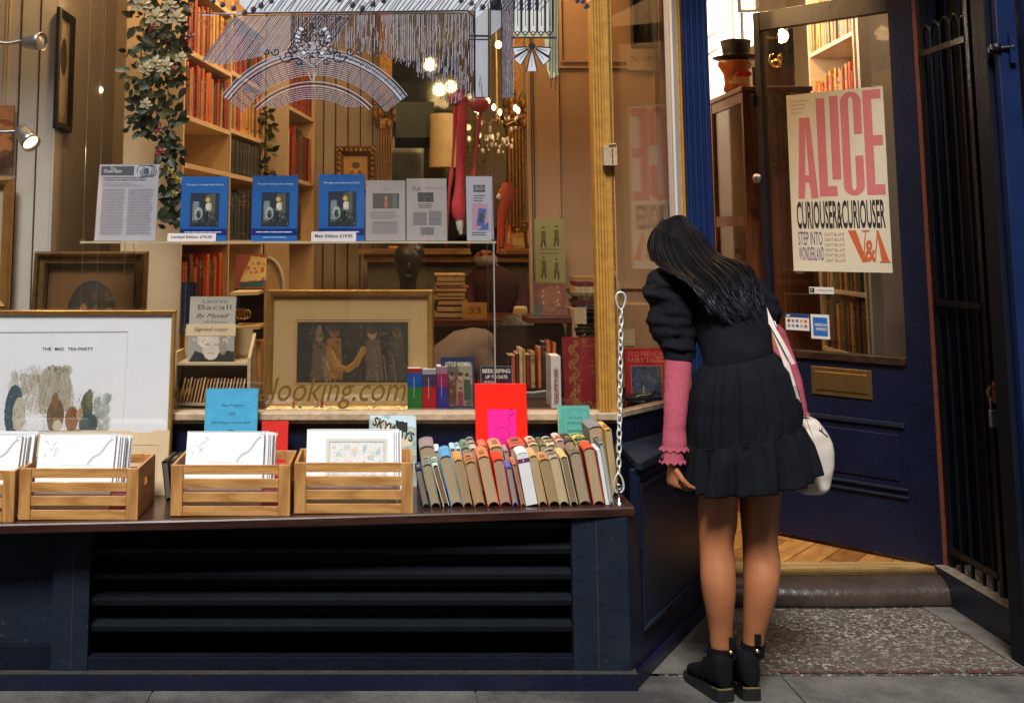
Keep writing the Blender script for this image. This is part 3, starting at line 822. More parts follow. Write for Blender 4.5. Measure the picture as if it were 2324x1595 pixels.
# ================================================================== outdoor bench shelf and everything on it
def zb(x):      # the old board sags to the left
 return 0.539 + (x + 1.27) / 2.07 * 0.023
def yb(x):
 t = (x + 1.27) / 2.07
 return 3.86 + t * .14 - .02 * math.sin(math.pi * max(0, min(1, t)))
bench = thing('display_shelf', 'long dark brown wooden shelf board below the shop window', 'shelf', (0, 4.0, .53))
m = MB(); N = 16; X0, X1 = -3.0, .806; rings = []
for i in range(N + 1):
 x = X0 + (X1 - X0) * i / N; z = zb(x); y = yb(x)
 rings.append([(x, y + .004, z - .032), (x, y, z - .028), (x, y, z - .006), (x, y + .005, z), (x, 4.466, z), (x, 4.466, z - .032)])
m.loft(rings, BENCHM, smooth=False)
m.build('board', bench, bevel=.002)
# ---- pine crates
CREAMP = mat('sleeve_card', (0.80, 0.80, 0.79), rough=.35, var=.02)
PINKC = mat('pink_card', (0.62, 0.16, 0.24), rough=.5, var=.05)
MIST = mat('print_pale_grey', (0.42, 0.45, 0.50), rough=.5, var=.05)  # pale grey of printed line art and sleeve edges
SLEEVE = mat('clear_sleeve', (0.52, 0.56, 0.64), rough=.15, var=.08, spec=.8)
def crate(l, r, bot, lab, Yf, depth=.275, hh=.158, name='wooden_crate'):
 BL = P(l, bot, Yf); BR = P(r, bot, Yf); z = zb((BL.x + BR.x) / 2) + .001
 W_ = BR.x - BL.x; x0 = BL.x; y0 = Yf
 t = thing(name, lab, 'crate', ((x0 + x0 + W_) / 2, y0 + depth / 2, z), group='pine crates on the shelf')
 pw = .038; th = .009
 for xx in (x0, x0 + W_ - pw):
  m = MB(); m.box(xx, xx + pw, y0, y0 + .014, z, z + hh, PINEV); m.build('post', t, bevel=.0015)
  m = MB(); m.box(xx, xx + pw, y0 + depth - .014, y0 + depth, z, z + hh, PINEV); m.build('post', t, bevel=.0015)
 sh = (hh - 3 * .0135) / 4
 for k in range(4):
  zz = z + k * (sh + .0135)
  m = MB(); m.box(x0 + pw + .0008, x0 + W_ - pw - .0008, y0 + .002, y0 + .002 + th, zz, zz + sh, PINE); m.build('slat', t, bevel=.0012)
  m = MB(); m.box(x0 + pw + .0008, x0 + W_ - pw - .0008, y0 + depth - .002 - th, y0 + depth - .002, zz, zz + sh, PINE); m.build('slat', t, bevel=.0012)
 for xx in (x0 + .0005, x0 + W_ - th - .0005):
  # side board with a slot handle
  m = MB(); a, b = y0 + .0145, y0 + depth - .0145; cm = (a + b) / 2; hz = z + hh * .62; hw = .036; hs = .013
  m.box(xx, xx + th, a, b, z + .004, hz - hs, PINEY); m.box(xx, xx + th, a, b, hz + hs, z + hh, PINEY)
  m.box(xx, xx + th, a, cm - hw, hz - hs, hz + hs, PINEY); m.box(xx, xx + th, cm + hw, b, hz - hs, hz + hs, PINEY)
  m.build('side_board', t)
 m = MB(); m.box(x0 + th + .001, x0 + W_ - th - .001, y0 + .012, y0 + depth - .012, z + .001, z + .006, PINE); m.build('bottom', t)
 return x0, x0 + W_, y0, z
def print_in(l, r, top, Y, x0, lean, zbot, draw=None, lab='', right=None, name='mounted_print', grp=None, h=None, edge=SLEEVE):
 TL = P(l, top, Y + lean); TR = P(r, top, Y + lean)
 O = Vector((x0, Y, zbot)); V = Vector((TL.x - x0, TL.y - Y, TL.z - zbot))
 w_ = TR.x - TL.x
 fr = Frame(O, (1, 0, 0), V, w_, V.length)
 m = MB(); m.fbox(fr, 0, w_, 0, fr.h, -.0035, 0, CREAMP)
 m.fbox(fr, w_ + .0002, w_ + .0015, 0, fr.h, -.0035, -.0003, edge)
 m.quad(fr, w_ * .012, w_ * .988, fr.h - .004, fr.h - .001, .0004, MIST)
 if draw: draw(m, fr)
 o = m.build(name); tag(o, lab, 'print', grp)
 return fr
def doodle(seed, strong=.5):
 def d(m, f):
  r = random.Random(seed)
  # pale line art near the corner: a long diagonal ribbon and a few curls
  p = [(f.w * (.66 + .30 * t), f.h * (.62 + .30 * t + .02 * math.sin(9 * t))) for t in [i / 10 for i in range(11)]]
  m.fline(f, p, .007, .0006, MIST)
  c = (f.w * .965, f.h * .945)
  m.fline(f, [(c[0] + .008 * math.cos(a), c[1] + .006 * math.sin(a)) for a in [i * .7 for i in range(9)]], .002, .0007, MIST)
  m.quad(f, f.w * .3, f.w * .75, f.h * .605, f.h * .611, .0006, MIST)
  for k in range(7):
   x = f.w * r.uniform(.05, .25); y = f.h * r.uniform(.72, .92)
   m.fline(f, [(x + .012 * t, y + .006 * math.sin(6 * t + k)) for t in [i / 5 for i in range(6)]], .0022, .0006, MIST)
 return d
crates = []
g4 = 'pine crates on the shelf'
c0 = crate(-190, 30, 1186, 'pine crate cut off by the left edge of the photo', 3.885)
c1 = crate(40, 312, 1181.5, 'pine crate of sleeved prints below the tea party print', 3.90)
c2 = crate(386, 658, 1171, 'pine crate of sleeved prints in front of the tall blue book', 3.93)
c3 = crate(667, 938, 1166, 'pine crate holding prints, right beside the row of old books', 3.945)
gp = 'sleeved prints in the crates'
names_ = {0: 'left edge crate', 1: 'crate under the tea party print', 2: 'crate before the tall blue book', 3: 'crate beside the old books'}
def fill(ci, c, l, r, top, seed, front, pink=True, n=8):
 x0, x1, y0, z = c
 zz = z + .007
 rr = random.Random(seed)
 fl = P(l, top, y0 + .12).x; wd = P(r, top, y0 + .12).x - fl
 ords = ['front', 'second', 'third', 'fourth', 'fifth', 'sixth', 'seventh', 'eighth', 'ninth', 'tenth']
 for k in range(n):
  Yk = y0 + .016 + k * .0125
  dr = front if k == 0 else None
  sh = 0 if k == 0 else (.009 * k if k < 5 else rr.uniform(.03, .045))
  tp = top + (0 if k == 0 else rr.uniform(-1.0, 3.5))
  lab = '%s white sleeved print in the %s' % (ords[k], names_[ci])
  edge = SLEEVE if k % 3 else MIST
  print_in(l + sh * 120, r + sh * 330 + rr.uniform(-2, 2), tp, Yk, x0 + .034 + (l - front_l[ci]) * 0 + sh * .3, .085, zz, dr, lab, grp=gp, edge=edge)
 if pink:
  m = MB(); f = Frame((x0 + .012, y0 + .0215, zz), (1, 0, 0), (0, .47, 1))
  m.fbox(f, .001, x1 - x0 - .028, 0, .085, -.0012, 0.0, PINKC)
  tag(m.build('pink_card'), 'pink backing card low at the front of the %s' % names_[ci], 'card')
front_l = {0: 0, 1: 143, 2: 456, 3: 705}
def draw_map(m, f):
 w_, h = f.w, f.h
 cv = Canvas(64, 40, (206, 208, 206))
 cv.daubs(60, [(150, 170, 175), (180, 190, 180), (205, 185, 160), (120, 140, 150), (225, 220, 205)], .05, .95, .1, .95, .03, .12, 4, .45).grain(.12, 1)
 m.quad(f, w_ * .22, w_ * .93, h * .30, h * .88, .0004, mat('map_margin', (0.58, 0.55, 0.50), rough=.6, var=.04))
 m.canvas(f, cv.a, .0009, PICMAT, w_ * .27, w_ * .88, h * .34, h * .83)
 m.fline(f, [(w_ * .26, h * .33), (w_ * .89, h * .33), (w_ * .89, h * .84), (w_ * .26, h * .84)], .0016, .0010, INKG, closed=True)
fill(0, c0, -150, 30, 985, 5, doodle(5))
fill(1, c1, 143, 316, 991, 1, doodle(1))
fill(2, c2, 456, 628, 981, 2, doodle(2))
fill(3, c3, 703, 900, 974, 3, draw_map, pink=False, n=6)
# ---- small dark books between two crates
def spineup(tl, tr, yt, bl, br, yb_, cap, capback, lab, page=(0.36, 0.27, 0.15), Y=4.02, name='old_book', group='old books standing spine up on the shelf',
   band=None, title=None, white=False, white_page=None, z0=None, arch=True):
 """book standing on its fore-edge, spine up, its tail towards the street"""
 A = P(tl, yt, Y); B = P(tr, yt, Y); C = P(bl, yb_, Y); D_ = P(br, yb_, Y)
 zbase = z0 if z0 is not None else zb((C.x + D_.x) / 2) + .002
 bm_ = Vector(((C.x + D_.x) / 2, Y, zbase)); tm = Vector(((A.x + B.x) / 2, Y, (A.z + B.z) / 2))
 up = (tm - bm_); hgt = up.length; up.normalize()
 side = Vector((up.z, 0, -up.x))
 wt = max(.008, ((B.x - A.x) + (D_.x - C.x)) / 2 * .96)
 # bring the lower corner of the leaning book down onto the board
 drop = abs(side.z) * wt / 2; bm_ = bm_ + up * drop
 zc = tm.z; L = .18
 for _ in range(12):       # length so that the far end of the spine shows at capback
  py = capback; v = (CY - py) / F; dd_ = math.cos(PITCH) - v * math.sin(PITCH)
  k = (math.sin(PITCH) + v * math.cos(PITCH)) / dd_
  L = (zc + .012 - H) / k - Y
 L = max(.12, min(.26, L))
 D = Vector((0.01, 1, 0)).normalized()
 q = random.Random(hash(lab) % 1000 if False else sum(map(ord, lab)))
 t = thing(name, lab, 'book', bm_ + D * L * .5, group=group)
 bt = .0024 if not white else .0009; ov = .003
 hw = wt / 2; rnd = min(.012, wt * .32)
 cmat = cap
 pm = mat('page_%d_%d_%d' % tuple(int(c * 100) for c in page), page, rough=.9, var=.28, scale=10, stretch=(160, 1.0, 3), bump=.25, bscale=60)
 def pt(a, b, d): return bm_ + side * a + up * b + D * d
 # page block: concave fore-edge at the bottom, rounded at the top
 nb = 6; prof = []
 for i in range(nb + 1):
  a = -1 + 2 * i / nb; prof.append((a * (hw - bt), ov + (.007 if arch and wt > .014 else .001) * (1 - a * a)))
 for i in range(nb + 1):
  a = 1 - 2 * i / nb; prof.append((a * (hw - bt), hgt - rnd * .5 + rnd * .5 * (1 - a * a) - .003))
 m = MB(); d0 = .004 if not white else .0005; k = len(prof)
 vs = [pt(a, b, d0) for a, b in prof] + [pt(a, b, L - d0) for a, b in prof]
 m.add(vs, [tuple(range(k)), tuple(range(2 * k - 1, k - 1, -1))] + [(i, k + i, k + (i + 1) % k, (i + 1) % k) for i in range(k)], pm)
 m.build('pages', t)
 # cover: two boards and the rounded spine as one bent sheet
 out = [(-hw, 0)]; inn = [(-hw + bt, 0)]
 ns = 8; zt = hgt - rnd * .55
 for i in range(ns + 1):
  a = -1 + 2 * i / ns; arc = rnd * .9 * math.sqrt(max(0, 1 - (a * .93) ** 2)) - rnd * .33
  out.append((a * hw, zt + arc)); inn.append((a * (hw - bt), zt + arc - bt))
 out.append((hw, 0)); inn.append((hw - bt, 0))
 k = len(out); vs = []
 sag = [0, .25, .5, .75, 1.0]
 for j, s_ in enumerate(sag):
  d = L * s_; puff = .0015 * math.sin(math.pi * s_) + q.uniform(-.0004, .0004)
  vs += [pt(a, b + (puff if 0 < i < k - 1 else 0), d) for i, (a, b) in enumerate(out)]
  vs += [pt(a, b, d) for a, b in inn]
 fs = []
 for j in range(len(sag) - 1):
  o0 = j * 2 * k; o1 = (j + 1) * 2 * k
  for i in range(k - 1):
   fs.append((o0 + i, o1 + i, o1 + i + 1, o0 + i + 1)); fs.append((o0 + k + i + 1, o1 + k + i + 1, o1 + k + i, o0 + k + i))
  fs.append((o0, o0 + k, o1 + k, o1)); fs.append((o0 + 2 * k - 1, o0 + k - 1, o1 + k - 1, o1 + 2 * k - 1))
 for o0 in (0, (len(sag) - 1) * 2 * k):
  for i in range(k - 1):
   fs.append((o0 + i, o0 + i + 1, o0 + k + i + 1, o0 + k + i))
 m = MB(); m.add(vs, fs, cmat)
 # bands or lettering lying on the spine
 def sp(a, d, lift=.0016):
  arc = rnd * .9 * math.sqrt(max(0, 1 - (a * .93) ** 2)) - rnd * .33
  return pt(a * hw, zt + arc + lift, d)
 def strip(d0_, d1_, mm, aa=-.9, ab=.9, lift=.0019):
  vs = []; nn = 6
  for i in range(nn + 1):
   a = aa + (ab - aa) * i / nn; vs += [sp(a, d0_, lift), sp(a, d1_, lift)]
  m.add(vs, [(2 * i, 2 * i + 2, 2 * i + 3, 2 * i + 1) for i in range(nn)], mm)
 if band:
  for (s0_, s1_, mm) in band: strip(L * s0_, L * s1_, mm)
 if title:
  r2 = random.Random(len(lab))
  for i in range(title):
   s0_ = .15 + .7 * i / title; strip(L * s0_, L * (s0_ + .35 / title), TITLEM if i % 2 else TITLEG, -.55 + r2.uniform(0, .2), .55 - r2.uniform(0, .2), .0022)
 m.build('cover', t)
 if white:
  m = MB(); fr = Frame(pt(-hw, 0, -.0003), side, up)
  m.quad(fr, 0, wt, 0, hgt - rnd * .5, .0004, white_page or mat('white_book_block', (0.74, 0.74, 0.74), rough=.5, var=.03))
  if white == 'band':
   m.quad(fr, 0, wt, hgt * .80, hgt * .88, .0009, mat('purple_band', (0.13, 0.02, 0.11), rough=.5, var=.1)); m.text('T', PAPERW, fr, wt * .4, hgt * .815, h=hgt * .045, n=.0014, bold=.03)
  m.build('label_band', t)
 return t
TITLEM = mat('spine_ink_dark', (0.03, 0.02, 0.015), rough=.6, var=.1)
TITLEG = mat('spine_gilt', (0.34, 0.22, 0.08), rough=.4, metal=.4, var=.3)
def cl(name, r, g, b, v=.22):
 return mat('cloth_' + name, S(r, g, b), rough=.78, var=v, scale=30, bump=.35, bscale=220, spec=.3)
X3 = lambda x: 900.9 + x * .2453
Y3 = lambda y: 845.7 + y * .2453
CB = dict(cream=cl('cream', 205, 180, 132), beige=cl('beige', 196, 160, 112), dark=cl('dark', 50, 40, 34), white=cl('white', 225, 225, 222, .05))
G = 'old books standing spine up on the shelf'
LSK = mat('leaf_green_dark', (0.02, 0.03, 0.025), rough=.5, var=.2)
# (tl, tr, y top, bl, br, y bottom, y of the far end of the spine)
front_row = [
 (165, 230, 893, 240, 303, 1262, 800, cl('navy', 44, 52, 92), 'small navy book beside the last crate, front row', (0.22, .17, .12), None, 1),
 (226, 326, 848, 322, 397, 1262, 745, cl('sage', 126, 138, 124), 'grey green cloth book, second from the crate, front row', (0.36, .29, .18), None, 2),
 (322, 380, 858, 430, 488, 1258, 752, cl('palew', 205, 212, 204), 'book in pale teal and white jacket with reddish brown pages', (0.22, .11, .05), 'teal', 0),
 (384, 506, 776, 508, 606, 1272, 655, cl('skyblue', 92, 160, 205), 'thick light blue book in the front row', (0.42, .31, .17), None, 0),
 (514, 612, 806, 620, 697, 1264, 700, cl('ochre', 205, 148, 84), 'ochre cloth book just right of the thick light blue one', (0.36, .26, .14), None, 0),
 (620, 732, 828, 720, 818, 1262, 722, cl('tan', 170, 128, 88), 'tan book with orange and brown spine label, front row', (0.44, .27, .14), 'orange', 2),
 (735, 858, 777, 850, 942, 1266, 655, cl('salmon', 226, 132, 92), 'thick salmon book with deep red boards, front row', (0.48, .34, .19), None, 1),
 (878, 992, 802, 958, 1056, 1252, 700, cl('scarlet', 214, 62, 38), 'bright scarlet book with cream pages, front row', (0.40, .27, .17), None, 0),
 (1004, 1062, 872, 1072, 1126, 1242, 782, cl('periwinkle', 96, 100, 176), 'low periwinkle blue book right of the scarlet one', (0.34, .25, .14), None, 0),
 (1066, 1102, 842, 1148, 1190, 1242, 752, cl('apricot', 206, 120, 82), 'slim apricot book against the white paperback', (0.28, .20, .12), None, 1),
 (1100, 1215, 745, 1196, 1306, 1262, 690, CB['white'], 'white paperback with a purple band on its front', (0.7, .7, .7), None, 0),
 (1214, 1302, 768, 1320, 1386, 1257, 662, cl('sand', 205, 168, 112), 'sand coloured book just right of the white paperback', (0.44, .33, .18), None, 0),
 (1308, 1412, 802, 1408, 1506, 1252, 706, cl('caramel', 196, 142, 88), 'caramel book with dark hollow foot, front row', (0.34, .24, .12), None, 1),
 (1408, 1494, 782, 1506, 1594, 1257, 672, cl('clearjacket', 176, 170, 156), 'book in clear wrapped grey jacket, front row', (0.52, .40, .22), 'dark', 2),
 (1500, 1584, 777, 1612, 1672, 1242, 666, cl('straw', 208, 182, 124), 'straw yellow book with dark brown pages, front row', (0.22, .17, .11), None, 0),
 (1588, 1702, 738, 1692, 1794, 1252, 634, cl('taupe', 126, 110, 96), 'thick taupe book left of the red orange one', (0.36, .27, .17), None, 1),
 (1718, 1828, 697, 1822, 1922, 1242, 606, cl('vermilion', 204, 82, 52), 'red orange book with dark red boards near the chain', (0.42, .31, .18), None, 0),
 (1848, 1892, 717, 1932, 1978, 1242, 712, CB['white'], 'thin white pamphlet near the shelf end', (0.72, .72, .74), None, 0),
 (1870, 1914, 650, 1968, 2006, 1236, 552, cl('silver', 130, 146, 144), 'slim silver grey book next to the white pamphlet', (0.40, .40, .36), 'dark', 1)]
TEAL = cl('teal', 60, 130, 120); ORG = cl('orangelab', 190, 92, 48); DK = cl('dklab', 60, 52, 50)
for (tl, tr, yt, bl, br, yb2, cb, cm, lab, pg, bnd, ti) in front_row:
 bd = {'teal': [(.25, .5, TEAL), (.6, .75, TEAL)], 'orange': [(.2, .45, ORG)], 'dark': [(.3, .42, DK), (.55, .6, DK), (.66, .8, DK)], None: None}[bnd]
 wh = ('band' if 'purple' in lab else True) if cm is CB['white'] else False
 spineup(X3(tl), X3(tr), Y3(yt), X3(bl), X3(br), Y3(yb2), cm, Y3(cb), lab, pg, 4.018 + random.Random(tl).uniform(-.004, .006), band=bd, title=ti, white=wh)
back_row = [
 (200, 346, 682, 262, 400, 1010, 568, cl('mauve', 150, 132, 132), 'mauve grey book in the back row by the last crate', None, 0),
 (333, 396, 722, 400, 458, 1010, 632, cl('milk', 212, 214, 216), 'narrow milk white book in the back row', None, 0),
 (488, 540, 702, 556, 606, 1010, 634, cl('iceblue', 176, 206, 220), 'ice blue book in the back row', None, 0),
 (541, 590, 700, 606, 654, 1010, 616, cl('frost', 200, 220, 226), 'frosty white jacketed book beside the ice blue one, back row', 'teal', 0),
 (592, 670, 692, 660, 734, 1010, 588, cl('jade', 112, 146, 122), 'jade green book in the back row', None, 1),
 (662, 742, 700, 736, 800, 1010, 562, cl('stone', 186, 176, 158), 'stone grey book in the back row right of the jade one', 'dark', 0),
 (752, 832, 672, 816, 890, 1010, 602, cl('coralpink', 214, 118, 96), 'coral pink book in the back row', None, 0),
 (852, 976, 684, 915, 1030, 1010, 556, cl('peach', 206, 156, 108), 'peach cloth book in the back row, before the red and pink book', None, 1),
 (984, 1032, 720, 1050, 1090, 1010, 640, cl('lilac', 172, 142, 156), 'lilac book in the back row', None, 0),
 (1036, 1200, 676, 1095, 1240, 1010, 552, cl('brick', 196, 92, 74), 'brick red book with dark title printed on its broad spine', None, 3),
 (1214, 1306, 660, 1272, 1364, 1010, 558, cl('striped', 214, 190, 160), 'cream book with coral stripes on its spine', 'orange', 2),
 (1318, 1378, 662, 1374, 1430, 1010, 566, cl('mossy', 122, 132, 92), 'moss green and cream book in the back row', 'dark', 1),
 (1382, 1468, 664, 1436, 1518, 1010, 558, cl('parch', 208, 192, 156), 'parchment coloured book with dark bands in the back row', 'dark', 2),
 (1468, 1542, 622, 1530, 1600, 1010, 526, cl('blush', 220, 182, 172), 'blush pink and white book in the back row', 'orange', 1),
 (1548, 1642, 624, 1606, 1696, 1010, 530, cl('umber', 92, 78, 68), 'dark umber book in the back row below the teal book', 'dark', 1),
 (1644, 1782, 632, 1710, 1836, 1010, 526, cl('lemon', 206, 198, 110), 'yellow and bottle green book in the back row', 'bottle', 1),
 (1762, 1920, 500, 1852, 1990, 1010, 400, cl('elephant', 132, 128, 126), 'tall thick elephant grey book at the right end, back row', None, 0),
 (1920, 1986, 520, 1996, 2050, 1080, 420, cl('mustard', 208, 172, 84), 'tall slim mustard and orange book nearest the chain', 'orange', 1)]
BOT = cl('bottle', 40, 62, 44)
for i, (tl, tr, yt, bl, br, yb2, cb, cm, lab, bnd, ti) in enumerate(back_row):
 bd = {'teal': [(.25, .5, TEAL), (.6, .75, TEAL)], 'orange': [(.12, .4, ORG)], 'dark': [(.3, .42, DK), (.55, .6, DK), (.66, .8, DK)], 'bottle': [(.0, .35, BOT), (.7, .8, BOT)], None: None}[bnd]
 Yb_ = 4.235 if i != 17 else 4.16
 spineup(X3(tl), X3(tr), Y3(yt), X3(bl), X3(br), Y3(yb2), cm, Y3(cb), lab, (0.42, .30, .18), Yb_, band=bd, title=ti)
DG = 'small dark books between the crates'
for k in range(4):
 x = 366 + k * 17
 spineup(x, x + 15, 1046, x + 10, x + 24, 1131, cl('soot%d' % k, 46 + 6 * k, 40 + 4 * k, 36), 1018, ['leftmost', 'second', 'third', 'rightmost'][k] + ' of the four small dark books between two crates', (0.10, .085, .07), 4.16, name='small_book', group=DG, title=1)
# ---- books and sheets leaning against the navy wall
def slabook(name, lab, l, r, t, b, Y, cover, draw=None, lean=.05, th=.018, pages=(0.5, .42, .3), tilt=0.0, group=None, spine_side='l', spinemat=None):
 fr = rectframe(l, r, t, b, Y, lean, tilt)
 T = thing(name, lab, 'book', fr.at(fr.w / 2, 0, -th / 2), group=group)
 pm = mat('block_%d_%d' % (int(pages[0] * 100), int(pages[2] * 100)), pages, rough=.9, var=.2, scale=12, stretch=(2, 80, 2))
 m = MB(); m.fbox(fr, .001, fr.w - .004, .003, fr.h - .003, -th + .0025, -.0025, pm); m.build('pages', T)
 m = MB(); m.fbox(fr, 0, fr.w, 0, fr.h, -.0024, 0, cover); m.fbox(fr, 0, fr.w, 0, fr.h, -th, -th + .0024, cover)
 m.fbox(fr, -.0018, 0.0008, 0, fr.h, -th, 0, spinemat or cover)
 if draw: draw(m, fr)
 m.build('cover', T, bevel=.0006)
 return fr
BLUEB = cl('cyan', 70, 160, 200, .1); BLUED = cl('cyan_worn', 78, 150, 168, .2); INKB = mat('navy_print', (0.015, 0.035, 0.09), rough=.6, var=0)
def dr(m, f):
 w_, h = f.w, f.h
 m.fline(f, [(.001, .001), (w_ - .001, .001), (w_ - .001, h - .001), (.001, h - .001)], .006, .0003, BLUED, closed=True)
 m.text('Mary Poppins', INKB, f, w_ * .30, h * .82, w=w_ * .42, n=.0005); m.text('and', INKB, f, w_ * .46, h * .755, w=w_ * .11, n=.0005)
 m.text('Mary Poppins Comes Back', INKB, f, w_ * .13, h * .665, w=w_ * .74, n=.0005)
 c = (w_ * .5, h * .56)
 for q in (.022, .017):
  m.fline(f, [(c[0] + q * .85 * math.cos(a), c[1] + q * math.sin(a)) for a in [i * .4 for i in range(16)]], .0022, .0005, INKB, closed=True)
 m.fpoly(f, [(c[0] + .011 * math.cos(a), c[1] + .004 + .006 * math.sin(a)) for a in [i * .5 for i in range(13)]], .0006, INKB); m.quad(f, c[0] - .002, c[0] + .002, c[1] - .012, c[1], .0006, INKB)
slabook('blue_book', 'tall sky blue hardback standing behind a crate', 458, 578, 881, 1130, 4.33, BLUEB, dr, lean=.06, th=.03, tilt=14, spinemat=BLUED)
REDB = cl('postred', 205, 42, 32, .1)
def dr(m, f):
 c = (f.w * .5, f.h * .82)
 m.fpoly(f, [(c[0] + .012 * math.cos(a), c[1] + .010 * math.sin(a) * (1 + .3 * math.sin(3 * a))) for a in [i * .45 for i in range(14)]], .0006, mat('skin_print', (0.62, 0.32, 0.2), var=.1))
slabook('red_book', 'red hardback standing behind the crate, right of the sky blue book', 590, 650, 955, 1130, 4.34, REDB, dr, lean=.05, th=.02)
def dr(m, f):
 w_, h = f.w, f.h
 cv = Canvas(50, 40, (160, 180, 170)); cv.poly([(.0, .0), (1, 0), (1, .3), (0, .1)], (190, 215, 225)); cv.poly([(.05, .1), (.25, .1), (.95, .7), (.7, .8)], (215, 196, 160))
 cv.daubs(40, [(120, 150, 150), (205, 205, 170), (90, 110, 100), (200, 185, 120)], 0, 1, 0, 1, .02, .09, 2, .6)
 cv.poly([(.55, .12), (.82, .18), (.82, .38), (.76, .44), (.58, .36)], (22, 22, 26))
 m.canvas(f, cv.a, .0006, PICMAT, .002, w_ - .002, h * .45, h - .002)
 k = Frame(f.at(w_ * .05, h * .86, .0), f.U + f.V * -.42, f.V + f.U * .42)
 m.text('SKYWAYS', INK, k, 0, 0, w=w_ * .92, h=h * .13, n=.0014, bold=.03)
slabook('illustrated_book', 'worn jacketed book with bold black slanting letters behind a crate', 838, 946, 941, 1110, 4.36, cl('sky_jacket', 150, 165, 158), dr, lean=.05, th=.03)
HOT = mat('hot_red_board', S(240, 34, 16), rough=.35, var=.04, scale=4, coat=.2); MAG = mat('magenta_panel', S(238, 30, 150), rough=.4, var=.05)
def dr(m, f):
 w_, h = f.w, f.h
 m.quad(f, w_ * .23, w_ * .78, h * .02, h * .74, .0006, MAG)
 c = (w_ * .5, h * .50)
 def cur(fn, n=24, wd=.0013): m.fline(f, [fn(i / n) for i in range(n + 1)], wd, .0011, INK)
 cur(lambda t: (c[0] + .026 * math.cos(6.28 * t) * (1 + .12 * math.sin(40 * t)), c[1] + .022 * math.sin(6.28 * t)))
 cur(lambda t: (c[0] + .018 + .020 * t + .008 * math.sin(7 * t), c[1] + .02 + .05 * t))
 cur(lambda t: (c[0] + .036 + .008 * math.cos(6 * t), c[1] + .075 + .012 * math.sin(6 * t)))
 cur(lambda t: (c[0] - .03 + .07 * t, c[1] - .028 - .012 * math.sin(5 * t)))
 cur(lambda t: (c[0] + .03 - .01 * t, c[1] - .0 - .05 * t))
 for q in (-.008, .008): m.fpoly(f, [(c[0] + q + .002 * math.cos(a), c[1] + .004 + .002 * math.sin(a)) for a in [0, 1, 2, 3, 4, 5]], .0012, INK)
 for k in range(3): m.text('MEW MEW'[:6 - k], INK, f, w_ * .5, h * (.23 - .05 * k), w=w_ * .22, h=h * .022, n=.0011, align='c')
slabook('red_pink_book', 'large glossy red book with hot pink panel above the row of old books', 1083, 1201, 870, 1100, 4.37, HOT, dr, lean=.05, th=.016)
TEALB = cl('seagreen', 84, 160, 148, .12); TEALI = mat('teal_ink', (0.03, 0.10, 0.09), rough=.6, var=0)
def dr(m, f):
 w_, h = f.w, f.h
 m.fline(f, [(w_ * .14, h * .05), (w_ * .93, h * .05), (w_ * .93, h * .94), (w_ * .14, h * .94)], .001, .0006, TEALI, closed=True)
 m.text('SIX PLAYS BY', TEALI, f, w_ * .55, h * .80, w=w_ * .42, h=h * .035, align='c'); m.text('CONTEMPORARIES OF', TEALI, f, w_ * .55, h * .72, w=w_ * .6, h=h * .035, align='c')
 m.text('SHAKESPEARE', TEALI, f, w_ * .55, h * .60, w=w_ * .58, h=h * .045, align='c', bold=.02)
slabook('teal_book', 'small sea green hardback behind the right end of the old books', 1273, 1345, 920, 1075, 4.37, TEALB, dr, lean=.04, th=.02, spinemat=cl('cream_hinge', 205, 200, 160))
# aged sheet behind the first crate
fr = rectframe(66, 376, 977, 1131, 4.26, .05, 0)
PARCH = mat('parchment', S(196, 172, 136), rough=.8, var=.16, scale=5, bump=.1)
m = MB(); r_ = random.Random(2)
pts = [(0, 0), (fr.w, 0), (fr.w, fr.h * .95)] + [(fr.w * (1 - t), fr.h * (.985 + r_.uniform(-.02, .015) - (.05 if t > .95 else 0))) for t in [i / 12 for i in range(13)]]
m.fpoly(fr, pts, 0, PARCH, t=.003)
m.fline(fr, [(fr.w * .08, .02), (fr.w * .92, .02), (fr.w * .92, fr.h * .78), (fr.w * .08, fr.h * .78)], .0015, .0005, INKG, closed=True)
for k in range(4):
 cx_ = fr.w * (.15 + .1 * k); m.fline(fr, [(cx_ + .012 * math.cos(a) , fr.h * .66 + .012 * math.sin(a)) for a in [i * .7 for i in range(9)]], .002, .0006, mat('print_grey_brown', S(120, 110, 100), var=.1))
m.lines(fr, fr.w * .1, fr.w * .5, fr.h * .5, fr.h * .74, 7, mat('print_grey_brown', (0, 0, 0)), .0005, .3)
tag(m.build('old_print_sheet'), 'torn beige antique sheet behind the first full crate', 'print')
# ---- chain carrying the shelf
Yc = 4.05
T_ = P(1408, 662, Yc + .10); B_ = P(1403, 1132, Yc)
ch = thing('support_chain', 'white metal chain with two snap hooks beside the window pillar', 'chain', B_)
CHM = mat('galvanised_white', (0.70, 0.70, 0.68), rough=.35, metal=.35, var=.15, scale=80)
top = P(1410, 706, Yc + .095); bot = P(1404, 1075, Yc + .01)
n = 23
for i in range(n):
 a = top.lerp(bot, i / n); b = top.lerp(bot, (i + 1) / n); c = (a + b) / 2; L = (b - a).length * .66
 ax = (b - a).normalized(); sd = Vector((1, 0, 0)) if i % 2 else Vector((.45, -.9, 0)); sd = (sd - ax * sd.dot(ax)).normalized(); sd = Matrix.Rotation(random.Random(i).uniform(-.25, .25), 3, ax) @ sd
 rw = .0068; pts = []
 for q in range(12):
  t = 2 * math.pi * q / 12; e = L - rw
  pts.append(c + ax * (math.copysign(e, math.sin(t)) * (1 if abs(math.sin(t)) > .3 else abs(math.sin(t)) / .3) + rw * math.sin(t) * .9) + sd * rw * math.cos(t))
 m = MB(); m.tube(pts, .0026, CHM, seg=6, closed=True, up=None); m.build('link', ch)
